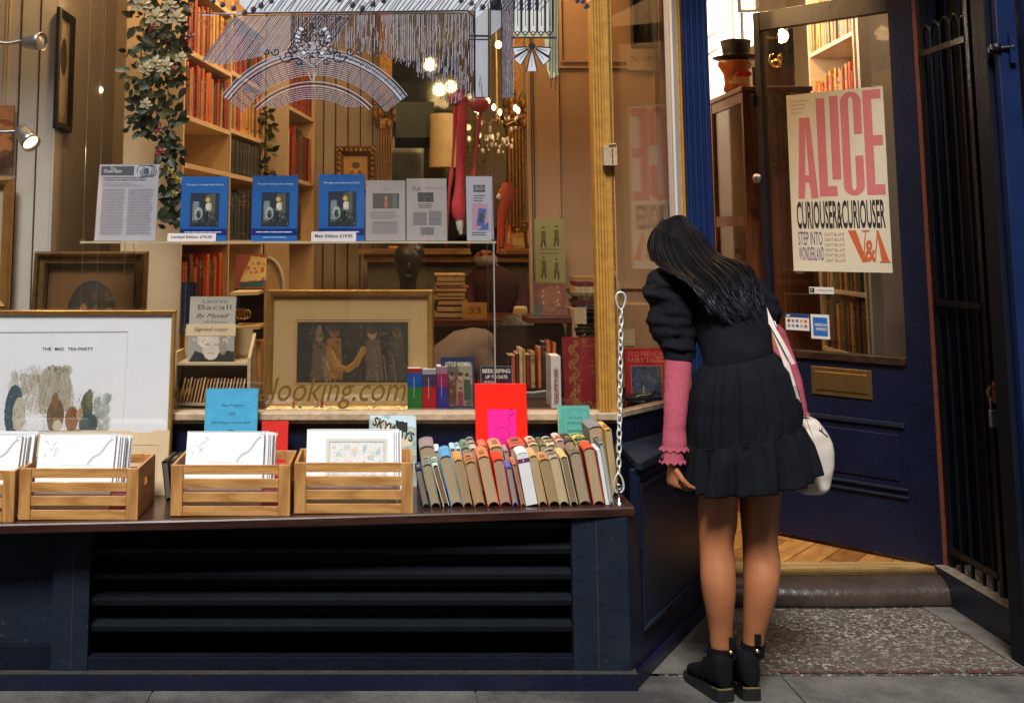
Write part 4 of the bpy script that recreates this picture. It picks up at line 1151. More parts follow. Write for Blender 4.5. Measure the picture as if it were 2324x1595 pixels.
def snap(c, hgt, flip, name):
 m = MB(); pts = []
 for q in range(16):
  t = 2 * math.pi * q / 16; w_ = .016 + .006 * (math.sin(t) * flip)
  pts.append(c + Vector((w_ * math.cos(t), 0, hgt / 2 * math.sin(t))))
 m.tube(pts, .0036, CHM, seg=8, closed=True)
 m.build(name, ch)
snap(P(1409, 683, Yc + .097), .060, 1, 'snap_hook'); snap(P(1404, 1096, Yc + .005), .062, -1, 'snap_hook')
m = MB(); e = P(1408, 660, Yc + .1)
m.tube([e + Vector((-.012, .0, .006)), e + Vector((0, 0, .0)), e + Vector((.006, 0, -.012)), e + Vector((0, 0, -.02)), e + Vector((-.006, 0, -.01))], .003, STEEL); m.tube([e, Vector((.845, 4.44, e.z + .06))], .0025, STEEL); m.build('wall_hook', ch)
m = MB(); zz = zb(.77); e = P(1405, 1128, Yc)
m.lathe([(.018, 0), (.018, .003), (.007, .006), (.005, .03), (.004, .045)], (e.x, Yc, zz + .0005), STEEL, 14)
m.tube([Vector((e.x, Yc, zz + .045)) + Vector((.008 * math.cos(t), 0, .008 + .008 * math.sin(t))) for t in [i * math.pi / 5 for i in range(10)]], .003, STEEL, closed=True, seg=6)
m.build('eye_bolt', ch)
# ================================================================== inside the window: display platform, pictures, books
D1 = lambda x: x * .3689            # photo detail crop scale -> grid
plat = MB(); plat.box(-3.19, 0.84, 4.535, 5.02, 0.113, 0.782, DARKW)
tag(plat.build('display_platform'), 'low dark wooden platform inside the shop window', 'display platform')
def framed(name, lab, cat, l, r, t, b, Y, fw, fmat, inner, lean=.06, depth=.03, mats=None, draw=None, tilt=0.0, group=None, steps=None, parent=None, glaze=True, fr=None):
 """picture frame: mitred moulding, mount, print and glazing; draw(m, frame) lays the picture"""
 fr = fr or rectframe(l, r, t, b, Y, lean, tilt)
 T = parent or thing(name, lab, cat, fr.at(fr.w / 2, 0, -depth / 2), group=group)
 w_, h = fr.w, fr.h
 prof = steps or [(0, .0, depth * .6), (.25, .25, depth), (.7, .25, depth * .75), (1.0, .0, depth * .35)]
 m = MB(); rings = []
 for (cu, cv, su, sv) in [(0, 0, 1, 1), (w_, 0, -1, 1), (w_, h, -1, -1), (0, h, 1, -1), (0, 0, 1, 1)]:
  ring = [fr.at(cu, cv, -.002)]
  for (a, _, n_) in prof: ring.append(fr.at(cu + su * a * fw, cv + sv * a * fw, n_))
  ring.append(fr.at(cu + su * fw, cv + sv * fw, -.002))
  rings.append(ring)
 m.loft(rings, fmat, False, False, smooth=False); m.build('frame', T)
 m = MB(); m.fbox(fr, fw * .9, w_ - fw * .9, fw * .9, h - fw * .9, -.004, .0005, inner)
 if draw: draw(m, fr)
 m.build('picture', T)
 if glaze:
  m = MB(); m.fbox(fr, fw * .95, w_ - fw * .95, fw * .95, h - fw * .95, .0045, .0055, GLASS); m.build('glazing', T)
 return fr, T
GF = mat('gold_leaf_frame', (0.40, 0.22, 0.055), rough=.35, metal=.55, var=.25, scale=40, bump=.2)
GFD = mat('dark_gold_frame', (0.16, 0.085, 0.022), rough=.4, metal=.45, var=.35, scale=40, bump=.2)
MOUNT = mat('mount_white', (0.86, 0.86, 0.90), rough=.7, var=.03)
MOUNTC = mat('mount_cream', (0.60, 0.37, 0.155), rough=.7, var=.05)
# --- large print at the left, standing on the bench outside the glass
def dr(m, f):
 w_, h = f.w, f.h
 m.fline(f, [(0.0, h * .868), (w_ * .835, h * .875)], .0028, .0016, mat('mount_bevel', S(150, 145, 150), var=.05)); m.fline(f, [(w_ * .835, h * .875), (w_ * .832, .02)], .0012, .0016, mat('mount_bevel_pale', S(205, 205, 212), var=.05))
 a = P(88, 794, f.O.y).x - f.O.x; b = P(212, 794, f.O.y).x - f.O.x
 for tx, i0, i1 in (('THE', 0, .18), ('MAD', .25, .43), ('TEA-PARTY', .5, 1)):
  m.text(tx, INK, f, a + (b - a) * i0 * .95, h * .768, w=(b - a) * (i1 - i0) * .95, h=.0115, n=.0012, bold=.015)
 # a loose watercolour of dark and light patches, about the colours of the real print
 cv = Canvas(180, 108, (236, 236, 242)); r = random.Random(9)
 def hatch(n, x0, x1, y0, y1, pal, L=.1, wd=.006, al=.55, a0=1.2, a1=1.9):
  for k in range(n):
   x = r.uniform(x0, x1); y = r.uniform(y0, y1); a_ = r.uniform(a0, a1); cv.line([(x, y), (x + L * .6 * math.cos(a_), y + L * math.sin(a_))], wd, r.choice(pal), al)
 br = [(120, 108, 88), (150, 138, 116), (92, 82, 66), (178, 168, 146)]
 cv.daubs(60, [(196, 188, 168), (176, 168, 148), (160, 152, 130)], .10, .62, .06, .60, .04, .12, 1, .5); cv.daubs(24, [(150, 158, 148), (176, 180, 168)], .84, .98, .45, .85, .03, .09, 2, .6)
 hatch(130, .08, .34, .05, .50, br, .12); cv.poly([(.36, .10), (.44, .04), (.58, .08), (.64, .30), (.62, .62), (.36, .66), (.33, .40)], (178, 170, 150), .8); hatch(140, .34, .62, .08, .55, br, .14, .005, .5); hatch(30, .40, .60, .03, .12, [(84, 76, 62)], .05, .008, .8, 0, 3.1); hatch(50, .84, .98, .45, .78, [(110, 116, 104), (140, 144, 130)], .08)
 cv.ell(.12, .62, .14, .33, (70, 92, 102)); hatch(50, .03, .19, .35, .8, [(52, 68, 76), (98, 122, 130)], .08, .006, .6); cv.ell(.17, .66, .10, .22, (198, 188, 170)); hatch(40, .1, .26, .5, .85, [(150, 136, 116), (220, 212, 200), (120, 104, 86)], .06, .006, .6, 0, 3)
 cv.ell(.50, .68, .13, .22, (112, 88, 62)); cv.ell(.49, .50, .055, .11, (134, 102, 70)); cv.ell(.65, .72, .10, .16, (146, 96, 60)); hatch(150, .38, .74, .48, .88, [(74, 56, 40), (160, 122, 84), (96, 72, 52), (190, 150, 110)], .05, .006, .65, 0, 3.1)
 cv.ell(.52, .80, .07, .07, (206, 190, 168)); cv.ell(.78, .58, .09, .20, (84, 84, 70)); cv.ell(.80, .78, .14, .14, (62, 84, 88)); cv.ell(.80, .46, .05, .12, (120, 118, 92)); cv.ell(.72, .66, .05, .08, (196, 160, 120)); hatch(40, .72, .88, .36, .6, [(150, 140, 96), (90, 88, 66)], .06); hatch(90, .70, .90, .40, .90, [(44, 50, 48), (110, 112, 92), (90, 120, 124)], .05, .006, .6, 0, 3.1)
 cv.poly([(.04, .87), (.97, .85), (.90, 1), (.0, 1)], (222, 222, 230)); cv.line([(.04, .875), (.97, .855)], .012, (110, 100, 86), .8)
 for k in range(15): x = .10 + .058 * k; cv.ell(x, .89 + r.uniform(-.015, .015), .022, .014, r.choice([(110, 94, 74), (140, 126, 102), (196, 152, 72)])); cv.ell(x, .875, .010, .010, (236, 232, 226))
 hatch(260, .04, .95, .36, .86, [(58, 50, 42), (90, 78, 62), (46, 56, 60), (206, 196, 176)], .035, .005, .5, 0, 3.1)
 hatch(40, .55, .95, .93, .99, [(150, 154, 160), (180, 182, 188)], .02, .006, .7, 0, 3)
 cv.grain(.04, 2)
 O_ = f.O; f0 = lambda px, py: ((P(px, py, O_.y + .03).x - O_.x), (P(px, py, O_.y + .03).z - O_.z) / max(.1, f.V.z))
 p0, q0_ = f0(0, 1000); p1, q1_ = f0(256, 822)
 m.canvas(f, cv.a, .0011, PICMAT, p0, p1, q0_, q1_)
_tl = P(-262, 704, 4.445); _tr = P(402, 702, 4.445); _O = Vector((_tl.x, 4.392, zb(-1.1) + .001))
_f = Frame(_O, (1, 0, 0), Vector((0, .053, _tl.z - _O.z))); _f.w = _tr.x - _tl.x; _f.h = Vector((0, .053, _tl.z - _O.z)).length
framed('framed_print', 'large white mounted colour print in thin gold frame, lettered THE MAD TEA-PARTY', 'picture', 0, 0, 0, 0, 0, .018, GF, MOUNT, depth=.020, draw=dr, fr=_f)
# --- oval portrait in a stepped gilt frame behind it
def dr(m, f):
 cv = Canvas(90, 60, (128, 84, 34))
 cv.ell(.50, .72, .46, .56, (52, 42, 34)); cv.ell(.52, .70, .40, .50, (64, 52, 42))
 cv.ell(.40, .78, .10, .28, (176, 110, 66)); cv.ell(.60, .55, .20, .22, (60, 44, 32)); cv.daubs(30, [(84, 60, 40), (52, 40, 32), (120, 90, 60)], .5, .78, .35, .85, .02, .08, 4, .7)
 cv.ell(.72, .66, .07, .09, (150, 110, 84)); cv.ell(.74, .72, .03, .04, (200, 180, 150)); cv.grain(.12, 3)
 m.canvas(f, cv.a, .001, PICMAT, .075, f.w - .06, .10, f.h - .075)
framed('framed_portrait', 'gilt framed portrait with dark oval mount behind the big white print', 'picture', 66, 328, 572, 820, 4.95, .058, GFD, mat('portrait_mount', (0.13, 0.07, 0.02), var=.2), lean=.04, depth=.045, draw=dr,
       steps=[(0, 0, .02), (.2, 0, .045), (.35, 0, .04), (.45, 0, .025), (.8, 0, .022), (.85, 0, .035), (1, 0, .02)])
# --- centre framed print with brown figures
def dr(m, f):
 w_, h = f.w, f.h
 A = lambda px, py: (P(px, py, f.O.y + .03).x - f.O.x)
 u0, u1 = w_ * .185, w_ * .845; v0, v1 = h * .235, h * .725
 for q, mm in ((.010, mat('line_brown', S(120, 84, 40), var=.1)), (.002, mat('line_brown', (0, 0, 0)))):
  m.fline(f, [(u0 - q, v0 - q), (u1 + q, v0 - q), (u1 + q, v1 + q), (u0 - q, v1 + q)], .0022, .0014, mm, closed=True)
 m.quad(f, u0 - .0035, u1 + .0035, v0 - .0035, v1 + .0035, .0009, mat('inner_gold', S(176, 140, 84), var=.1))
 cv = Canvas(150, 80, (44, 40, 34))
 cv.daubs(50, [(52, 48, 40), (62, 58, 48), (38, 34, 30)], 0, 1, 0, 1, .03, .14, 7, .6)
 rq = random.Random(5)
 cv.figure(.20, .98, .86, (96, 74, 54), (150, 110, 80)); cv.figure(.33, .95, .92, (150, 96, 44), (140, 90, 60)); cv.figure(.70, .98, .92, (104, 84, 64), (160, 124, 90), -.02); cv.figure(.90, .98, .95, (74, 62, 52), (110, 84, 64))
 cv.ell(.19, .16, .05, .12, (128, 98, 70), .2)
 cv.line([(.30, .50), (.36, .74), (.45, .80), (.53, .70), (.60, .45)], .11, (164, 110, 44), .95); cv.line([(.32, .50), (.38, .72), (.45, .76), (.52, .66), (.58, .45)], .03, (192, 138, 64), .9)
 for x in (.23, .27, .70, .78, .86): cv.line([(x, .55), (x + .03, 1)], .025, (136, 108, 82), .8)
 cv.line([(.24, .6), (.35, 1)], .015, (180, 150, 100), .8); cv.line([(.82, .3), (.82, 1)], .012, (150, 120, 70), .8)
 cv.daubs(420, [(70, 54, 40), (112, 86, 60), (136, 108, 76), (40, 35, 30), (54, 46, 38)], .10, .98, .06, .98, .006, .028, 8, .6)
 for k in range(170): x = rq.uniform(.12, .98); y = rq.uniform(.1, .9); cv.line([(x, y), (x + rq.uniform(-.02, .02), y + rq.uniform(.04, .14))], .009, rq.choice([(34, 30, 26), (150, 122, 84), (84, 66, 48), (30, 27, 24)]), .5)
 cv.grain(.2, 4)
 m.canvas(f, cv.a, .0016, PICMAT, u0, u1, v0, v1)
framed('framed_engraving', 'wide brown and gold framed picture of standing figures in the middle of the window', 'picture', 601, 986, 658, 932, 4.66, .026, GF, MOUNTC, lean=.05, depth=.03, draw=dr, tilt=1)
# --- narrow rack with pamphlets
rack = thing('pamphlet_rack', 'narrow cream wooden rack with two shelves left of the centre picture', 'rack', P(480, 932, 4.72))
RK = mat('cream_rack', (0.52, 0.40, 0.24), rough=.5, var=.1, scale=20)
RKB = mat('rack_board', (0.40, 0.27, 0.13), rough=.6, var=.12, scale=20)
yk0, yk1 = 4.62, 4.80
a = P(398, 932, yk0); b = P(560, 932, yk0); zr = .800
m = MB(); m.box(a.x - .012, a.x, yk0, yk1, zr, P(398, 800, yk0).z, RK); m.build('side', rack)
m = MB(); zt_ = P(560, 800, yk0).z
m.add([(b.x, yk0, zr), (b.x + .012, yk0, zr), (b.x + .012, yk1, zr), (b.x, yk1, zr), (b.x, yk0, zt_ - .02), (b.x + .012, yk0, zt_ - .02), (b.x + .012, yk1, zt_ + .06), (b.x, yk1, zt_ + .06)], [(0, 3, 2, 1), (4, 5, 6, 7), (0, 1, 5, 4), (1, 2, 6, 5), (2, 3, 7, 6), (3, 0, 4, 7)], RK); m.build('side', rack)
for zz in (zr + .004, P(450, 827, yk0).z):
 m = MB(); m.box(a.x + .001, b.x - .001, yk0, yk1 - .01, zz - .004, zz + .006, RK); m.build('shelf', rack, bevel=.001)
zb2 = P(450, 745, yk1).z
m = MB(); m.box(a.x + .001, b.x - .001, yk1 - .008, yk1, zr + .01, zb2, RKB)
f = Frame((a.x, yk1 - .0085, 0), (1, 0, 0), (0, 0, 1))
SC_ = mat('brown_script', S(96, 56, 20), var=.1)
m.text('Poetry', SC_, f, .008, P(450, 812, yk1).z, w=.05, shear=.3, n=.001); m.text('Shelf', SC_, f, (b.x - a.x) - .064, P(450, 812, yk1).z, w=.05, shear=.3, n=.001)
m.build('back_board', rack)
PB = 'buff pamphlets packed in the cream rack'
for k in range(19):
 x = a.x + .012 + k * (b.x - a.x - .03) / 19; zz = zr + .0115; h = .088 + random.Random(k).uniform(-.004, .004)
 cc = mat('buff_%d' % (k % 4), S(*[(186, 146, 96), (170, 128, 84), (200, 164, 112), (156, 116, 76)][k % 4]), rough=.8, var=.12, scale=60)
 m = MB(); m.hexa([(x, yk0 + .012, zz), (x + .0055, yk0 + .012, zz), (x + .0055, yk0 + .13, zz), (x, yk0 + .13, zz), (x + .016, yk0 + .03, zz + h), (x + .0215, yk0 + .03, zz + h), (x + .0215, yk0 + .14, zz + h), (x + .016, yk0 + .14, zz + h)], cc)
 tag(m.build('pamphlet'), 'buff pamphlet leaning in a tight row of identical ones on the low rack shelf', 'pamphlet', PB)
# portrait paperback with a paper band, on the rack
def dr(m, f):
 w_, h = f.w, f.h
 cv = Canvas(48, 26, (150, 146, 140)); cv.poly([(.0, 1), (.15, .55), (.5, .75), (.8, .5), (1, .6), (1, 1)], (26, 24, 26)); cv.ell(.5, .38, .36, .52, (196, 184, 172)); cv.ell(.34, .12, .3, .3, (206, 196, 184)); cv.ell(.76, .25, .18, .45, (140, 130, 120))
 cv.line([(.36, .32), (.44, .31)], .06, (120, 108, 100), .7); cv.line([(.57, .31), (.65, .33)], .06, (120, 108, 100), .7); cv.line([(.43, .64), (.58, .63)], .05, (140, 110, 104), .6); cv.ell(.52, .48, .03, .1, (180, 168, 156), 0, .6); cv.daubs(26, [(214, 206, 196), (150, 140, 130), (190, 178, 166)], .1, .9, 0, .3, .03, .09, 3, .5); cv.grain(.05, 1)
 m.canvas(f, cv.a, .0006, PICMAT, 0, w_, .001, h * .40)
 B_ = mat('taupe_print', S(96, 88, 78), var=0); sc = mat('script_ink', S(50, 44, 40), var=0)
 m.text('Lauren', B_, f, w_ * .27, h * .905, w=w_ * .55, h=h * .05, n=.0006); m.text('Bacall', B_, f, w_ * .17, h * .80, w=w_ * .74, h=h * .075, n=.0006)
 m.text('By Myself', sc, f, w_ * .14, h * .66, w=w_ * .74, h=h * .08, shear=.4, n=.0006); m.text('and Then Some', B_, f, w_ * .32, h * .60, w=w_ * .5, n=.0006)
 m.fbox(f, -.012, w_ + .004, h * .405, h * .58, -.001, .0016, mat('paper_band', S(206, 186, 150), rough=.7, var=.04)); m.text('Signed copy', sc, f, w_ * .10, h * .46, w=w_ * .76, h=h * .075, shear=.4, n=.0022)
slabook('memoir', 'grey portrait paperback wrapped in a paper band standing on the cream rack', 426, 530, 673, 824, 4.66, mat('memoir_cover', S(176, 168, 156), rough=.5, var=.04), dr, lean=.04, th=.03, tilt=2)
def dr(m, f): m.fline(f, [(f.w * .3, .01), (f.w * .3, f.h * .98)], .002, .0005, INKG)
slabook('dark_paperback', 'dark blue paperback standing behind the grey portrait book', 408, 440, 640, 760, 4.85, cl('midnight', 34, 38, 58), dr, lean=.02, th=.02)
# --- hanging glass shelf
zs = P(700, 548, 4.62).z
shelf = thing('glass_shelf', 'clear glass shelf hung on wires across the middle of the window', 'glass shelf', P(650, 549, 4.62))
a = P(184, 550, 4.58); b = P(1125, 546, 4.58)
EDGE = mat('glass_shelf_edge', (0.62, 0.52, 0.34), rough=.2, var=.2, scale=6, spec=.8)
m = MB(); m.box(a.x, b.x, 4.565, 4.82, zs - .0055, zs, glassmat('shelf_glass', (.90, .93, .91), rough=.02, haze=.10)); m.box(a.x, b.x, 4.561, 4.5648, zs - .0075, zs + .0005, EDGE); m.build('shelf_pane', shelf)
for (x, y) in ((a.x + .01, 4.57), (b.x - .012, 4.57), (a.x + .01, 4.81), (b.x - .012, 4.81)):
 if x > 0 or True:
  m = MB(); m.tube([(x, y, 3.2), (x, y, .80 if x < 0 else .80)], .0011, STEEL, seg=6); m.build('wire', shelf)
  m = MB(); m.lathe([(.006, -.012), (.006, .008)], (x, y, zs), STEEL, 10); m.build('clamp', shelf)
for px in (284, 303):
 m = MB(); q0 = P(px, 552, 4.80); q1 = P(px - 2 if px < 300 else px + 8, 640, 4.80)
 m.tube([q0, q1], .0012, STEEL if px < 300 else GOLDD, seg=5); m.build('fine_chain', shelf)
def onshelf(l, r, t, b, Y, lean=.03, tilt=0):
 # foot exactly on the glass
 BL = P(l, b, Y); BR = P(r, b, Y); TL = P(l + tilt, t, Y + lean); dz = zs + .0006 - BL.z
 return Frame(Vector((BL.x, Y, zs + .0006)), (BR.x - BL.x, 0, 0), Vector((TL.x - BL.x, lean, TL.z - zs)), BR.x - BL.x, Vector((TL.x - BL.x, lean, TL.z - zs)).length)
def sheet(name, lab, cat, l, r, t, b, Y, paper, draw, lean=.035, tilt=0, fr=None, holder=True):
 f = fr or onshelf(l, r, t, b, Y, lean, tilt)
 T = thing(name, lab, cat, f.at(f.w / 2, 0))
 m = MB(); m.fbox(f, .002, f.w - .002, .002, f.h - .002, -.001, 0, paper); draw(m, f); m.build('paper', T)
 if holder:
  m = MB(); m.fbox(f, 0, f.w, 0, f.h, .0022, .0034, ACRYL); m.fbox(f, 0, f.w, 0, f.h, -.003, -.0018, ACRYL); m.build('stand', T)
 return f
NAVI = mat('navy_masthead', (0.015, 0.025, 0.075), rough=.5, var=.03)
LPAP = mat('cutting_paper', S(196, 192, 204), rough=.5, var=.03); LPAP2 = mat('cutting_paper_warm', S(186, 174, 170), rough=.5, var=.03)
def dr(m, f):
 w_, h = f.w, f.h
 m.quad(f, w_ * .04, w_ * .58, h * .85, h * .97, .0005, NAVI); m.quad(f, w_ * .58, w_ * .97, h * .83, h * .985, .0006, mat('disc_pale', S(200, 205, 215), var=.02))
 c = (w_ * .79, h * .905)
 for q in range(6):
  R_ = .006 + .0062 * q
  m.fline(f, [(c[0] + max(-w_ * .20, min(w_ * .17, R_ * 1.05 * math.cos(x_))), c[1] + max(-h * .07, min(h * .075, R_ * math.sin(x_)))) for x_ in [i * .42 + q for i in range(12)]], .0034, .0010, NAVI)
 m.fpoly(f, [(c[0] + .0105 * math.cos(x_), c[1] + .0105 * math.sin(x_)) for x_ in [i * .5 for i in range(12)]], .0014, mat('disc_teal', S(40, 70, 96), var=.1))
 m.text('The', WST, f, w_ * .18, h * .925, w=w_ * .10, n=.0010, bold=.03); m.text('Guardian', WST, f, w_ * .08, h * .885, w=w_ * .30, n=.0010, bold=.03)
 m.lines(f, w_ * .08, w_ * .80, h * .775, h * .835, 2, INKG, .0006, .55, .1, 1); m.lines(f, w_ * .08, w_ * .88, h * .70, h * .76, 3, mat('lav_ink', S(120, 116, 140), var=0), .0006, .35, .4, 2)
 LI = mat('lav_ink', (0, 0, 0))
 m.lines(f, w_ * .08, w_ * .47, h * .08, h * .68, 30, LI, .0006, .36, .12, 3, False); m.lines(f, w_ * .51, w_ * .93, h * .08, h * .68, 30, LI, .0006, .36, .12, 4, False)
sheet('newspaper_cutting', 'white page with navy masthead and spiral disc, leftmost on the glass shelf', 'notice', 213, 353, 374, 549, 4.64, LPAP, dr, lean=.05, tilt=-6)
# three blue books
CV = mat('cobalt_cover', S(36, 100, 180), rough=.3, var=.10, scale=7, coat=.4); CVD = mat('cobalt_dark', S(18, 44, 120), rough=.3, var=.08)
def dr(m, f):
 w_, h = f.w, f.h
 m.text('Through a Looking Glass Darkly', mat('pale_blue_ink', S(190, 214, 240), var=0), f, w_ * .10, h * .85, w=w_ * .80, h=h * .035, n=.0006, shear=.3, bold=.01)
 cv = Canvas(56, 56, (42, 52, 74)); cv.poly([(.0, .62), (1, .62), (.95, 1), (.05, .95)], (40, 46, 54)); cv.poly([(.1, .25), (.3, .25), (.3, .8), (.08, .8)], (120, 140, 150)); cv.ell(.3, .6, .14, .18, (168, 178, 176)); cv.ell(.3, .64, .08, .12, (52, 60, 70))
 cv.poly([(.55, .05), (.85, .0), (.86, .6), (.6, .6)], (92, 100, 84), .8); cv.poly([(.55, .3), (.72, .28), (.74, .5), (.58, .55)], (196, 190, 170)); cv.ell(.60, .2, .08, .07, (206, 172, 84)); cv.ell(.6, .4, .07, .1, (212, 212, 200)); cv.line([(.6, .55), (.62, .8)], .06, (24, 26, 30))
 cv.daubs(50, [(60, 70, 80), (96, 104, 100), (30, 36, 46), (130, 140, 136)], .03, .95, .5, .95, .01, .05, 6, .6).grain(.15, 2)
 m.canvas(f, cv.a, .0008, PICGLOSS, w_ * .2, w_ * .82, h * .22, h * .74)
 m.quad(f, .0005, w_ - .0005, h * .09, h * .19, .0005, CVD); m.lines(f, w_ * .1, w_ * .92, h * .125, h * .155, 1, mat('pale_blue_ink', (0, 0, 0)), .001, .5, .05, 5); m.lines(f, w_ * .25, w_ * .78, h * .05, h * .07, 1, mat('pale_blue_ink', (0, 0, 0)), .001, .5, .05, 6)
def shelfbook(l, r, t, b, Y, lab, tilt, name='blue_picture_book'):
 f = onshelf(l, r, t, b, Y, .03, tilt); T = thing(name, lab, 'book', f.at(f.w / 2, 0), group='cobalt blue books on the glass shelf')
 m = MB(); m.fbox(f, .003, f.w - .0025, .003, f.h - .003, -.014, -.003, mat('block_50_30', (.5, .42, .3), rough=.9, var=.2, scale=12)); m.build('pages', T)
 m = MB(); m.fbox(f, 0, f.w, 0, f.h, -.0028, 0, CV); m.fbox(f, 0, f.w, 0, f.h, -.017, -.0145, CV); m.fbox(f, -.001, .0012, 0, f.h, -.0145, -.0028, CV); dr(m, f); m.build('cover', T)
shelfbook(407, 514, 401, 551, 4.67, 'left one of the three cobalt blue books, behind the Limited Edition card', 7)
shelfbook(570, 674, 399, 551, 4.67, 'middle one of the three cobalt blue books, its whole cover in view', 2)
shelfbook(723, 827, 396, 549, 4.67, 'right one of the three cobalt blue books, behind the Main Edition card', 3)
def pricecard(txt, l, r, t, b, lab):
 f = onshelf(l, r, t, b, 4.60, .012, 0); m = MB(); m.fbox(f, 0, f.w, 0, f.h, -.001, 0, LPAP)
 m.text(txt, INK, f, f.w * .08, f.h * .36, w=f.w * .84, h=f.h * .36, n=.0005, bold=.025); tag(m.build('price_card'), lab, 'price card')
pricecard('Limited Edition £70.00', 379, 489, 530, 553, 'small white price card reading Limited Edition £70.00')
pricecard('Main Edition £19.95', 706, 808, 526, 551, 'small white price card reading Main Edition £19.95')
def dr(m, f):
 w_, h = f.w, f.h; m.text('Books', INKG, f, w_ * .44, h * .84, w=w_ * .12, n=.0006)
 cv = Canvas(40, 22, (70, 60, 54)); cv.ell(.5, .7, .12, .35, (190, 96, 40)); cv.ell(.5, .3, .07, .14, (200, 150, 110)); cv.poly([(.75, 0), (.9, 0), (.9, 1), (.75, 1)], (110, 110, 104), .7); cv.grain(.1)
 m.canvas(f, cv.a, .0006, PICMAT, w_ * .18, w_ * .84, h * .53, h * .78); m.lines(f, w_ * .15, w_ * .85, h * .36, h * .49, 4, INKG, .0006, .35, .3, 9); m.lines(f, w_ * .17, w_ * .83, h * .12, h * .33, 11, INKG, .0006, .3, .1, 8, False)
sheet('magazine_cutting', 'cream cutting with small orange photo, first of three on the glass shelf', 'notice', 829, 921, 409, 545, 4.66, LPAP2, dr, tilt=2)
def dr(m, f):
 w_, h = f.w, f.h; m.text('TLS', INK, f, w_ * .14, h * .80, w=w_ * .21, n=.0006, bold=.01); m.lines(f, w_ * .45, w_ * .93, h * .83, h * .86, 1, INKG, .0006, .3, .1, 3)
 cv = Canvas(36, 18, (24, 22, 24)); cv.daubs(20, [(90, 90, 90), (140, 136, 130), (50, 50, 50)], .1, .9, .2, .9, .03, .1, 1, .8); m.canvas(f, cv.a, .0006, PICMAT, w_ * .28, w_ * .67, h * .62, h * .77)
 m.lines(f, w_ * .3, w_ * .65, h * .52, h * .6, 3, INK, .0006, .4, .2, 4)
 for (u0, u1, v0, v1) in ((.17, .5, .25, .46), (.55, .86, .25, .48), (.35, .67, .1, .22)): m.lines(f, w_ * u0, w_ * u1, h * v0, h * v1, 12, INKG, .0006, .5, .0, 5, False)
sheet('magazine_cutting', 'white cutting lettered TLS, second of three on the glass shelf', 'notice', 922, 1016, 405, 543, 4.66, LPAP2, dr, tilt=1)
def dr(m, f):
 w_, h = f.w, f.h; m.quad(f, w_ * .28, w_ * .70, h * .75, h * .86, .0006, INK); m.text('GRAZIA', LPAP, f, w_ * .31, h * .775, w=w_ * .36, h=h * .07, n=.0010)
 m.lines(f, w_ * .28, w_ * .72, h * .60, h * .72, 3, INK, .0006, .35, .3, 4)
 m.quad(f, w_ * .2, w_ * .8, h * .17, h * .57, .0006, mat('pink_panel', S(206, 150, 176), var=.05)); m.fpoly(f, [(w_ * .42, h * .17), (w_ * .8, h * .17), (w_ * .8, h * .29)], .0009, mat('blue_corner', S(40, 90, 170), var=.05))
 k = Frame(f.at(w_ * .36, h * .24), f.U * .98 - f.V * .15, f.V + f.U * .15); m.quad(k, 0, w_ * .28, 0, h * .27, .0013, CV); m.quad(k, w_ * .06, w_ * .22, h * .06, h * .2, .0017, mat('small_cover_dark', S(36, 40, 60), var=.2)); m.lines(f, w_ * .2, w_ * .85, h * .08, h * .15, 2, INK, .0006, .4, .3, 6)
sheet('magazine_cutting', 'tall cutting with pink panel, third of three on the glass shelf', 'notice', 1059, 1122, 400, 543, 4.63, LPAP, dr, tilt=0)
# --- flamingo mallets hanging through the shelf zone
FP = mat('flamingo_pink', (0.52, 0.045, 0.055), rough=.45, var=.15, scale=30); FO = mat('flamingo_orange', (0.50, 0.075, 0.022), rough=.45, var=.2, scale=30); BK = mat('beak_white', (0.60, 0.56, 0.50), rough=.4, var=.1); BKT = mat('beak_tip', (0.02, 0.018, 0.018), var=.1)
def flam(name, lab, pts, rads, beak, legs, body, mm):
 T = thing(name, lab, 'flamingo model', pts[-1])
 m = MB(); m.tube(pts, rads, mm, seg=14); m.build('neck', T)
 m = MB(); n = len(beak); m.tube(beak, [.017, .016, .012, .006][:n], BK, seg=12); m.build('beak', T)
 m = MB(); m.ball(beak[-1], .0065, BKT); m.build('beak_tip', T)
 for lg in legs:
  m = MB(); m.tube(lg, [.0075, .006, .0052, .0095, .0055, .005][:len(lg)], mm, seg=8); m.build('leg', T)
 m = MB()
 for c, r in body: m.ball(c, r, mm, 14, 10, (1, .7, .8))
 m.build('body', T); return T
Yf = 4.72
pp = lambda x, y, Y=Yf: P(x, y, Y)
flam('flamingo_mallet', 'long necked pink flamingo mallet hanging head down in the window', [pp(1046, 205), pp(1048, 260), pp(1047, 330), pp(1044, 400), pp(1042, 435), pp(1040, 462), pp(1041, 485), pp(1043, 497)],
     [.020, .0225, .020, .018, .019, .027, .0275, .021], [pp(1043, 486), pp(1043, 505), pp(1044, 520), pp(1047, 532)],
     [[pp(1033, 240), pp(1030, 330), pp(1026, 385), pp(1025, 392), pp(1020, 430), pp(1012, 560)], [pp(1092, 240), pp(1086, 300), pp(1077, 380), pp(1076, 388), pp(1070, 430), pp(1064, 560)]],
     [(pp(1088, 238), .040), (pp(1040, 225), .038)], FP)
Yf2 = 4.95
pq = lambda x, y: P(x, y, Yf2)
flam('flamingo_ornament', 'small orange flamingo model partly behind the cuttings at the shelf end', [pq(1150, 415), pq(1152, 440), pq(1148, 465), pq(1140, 500), pq(1138, 560)], [.020, .034, .026, .015, .008], [pq(1147, 440), pq(1136, 446), pq(1130, 452)],
     [[pq(1134, 470), pq(1132, 510), pq(1130, 575)], [pq(1152, 470), pq(1150, 510), pq(1146, 575)]], [(pq(1150, 437), .035)], FO)
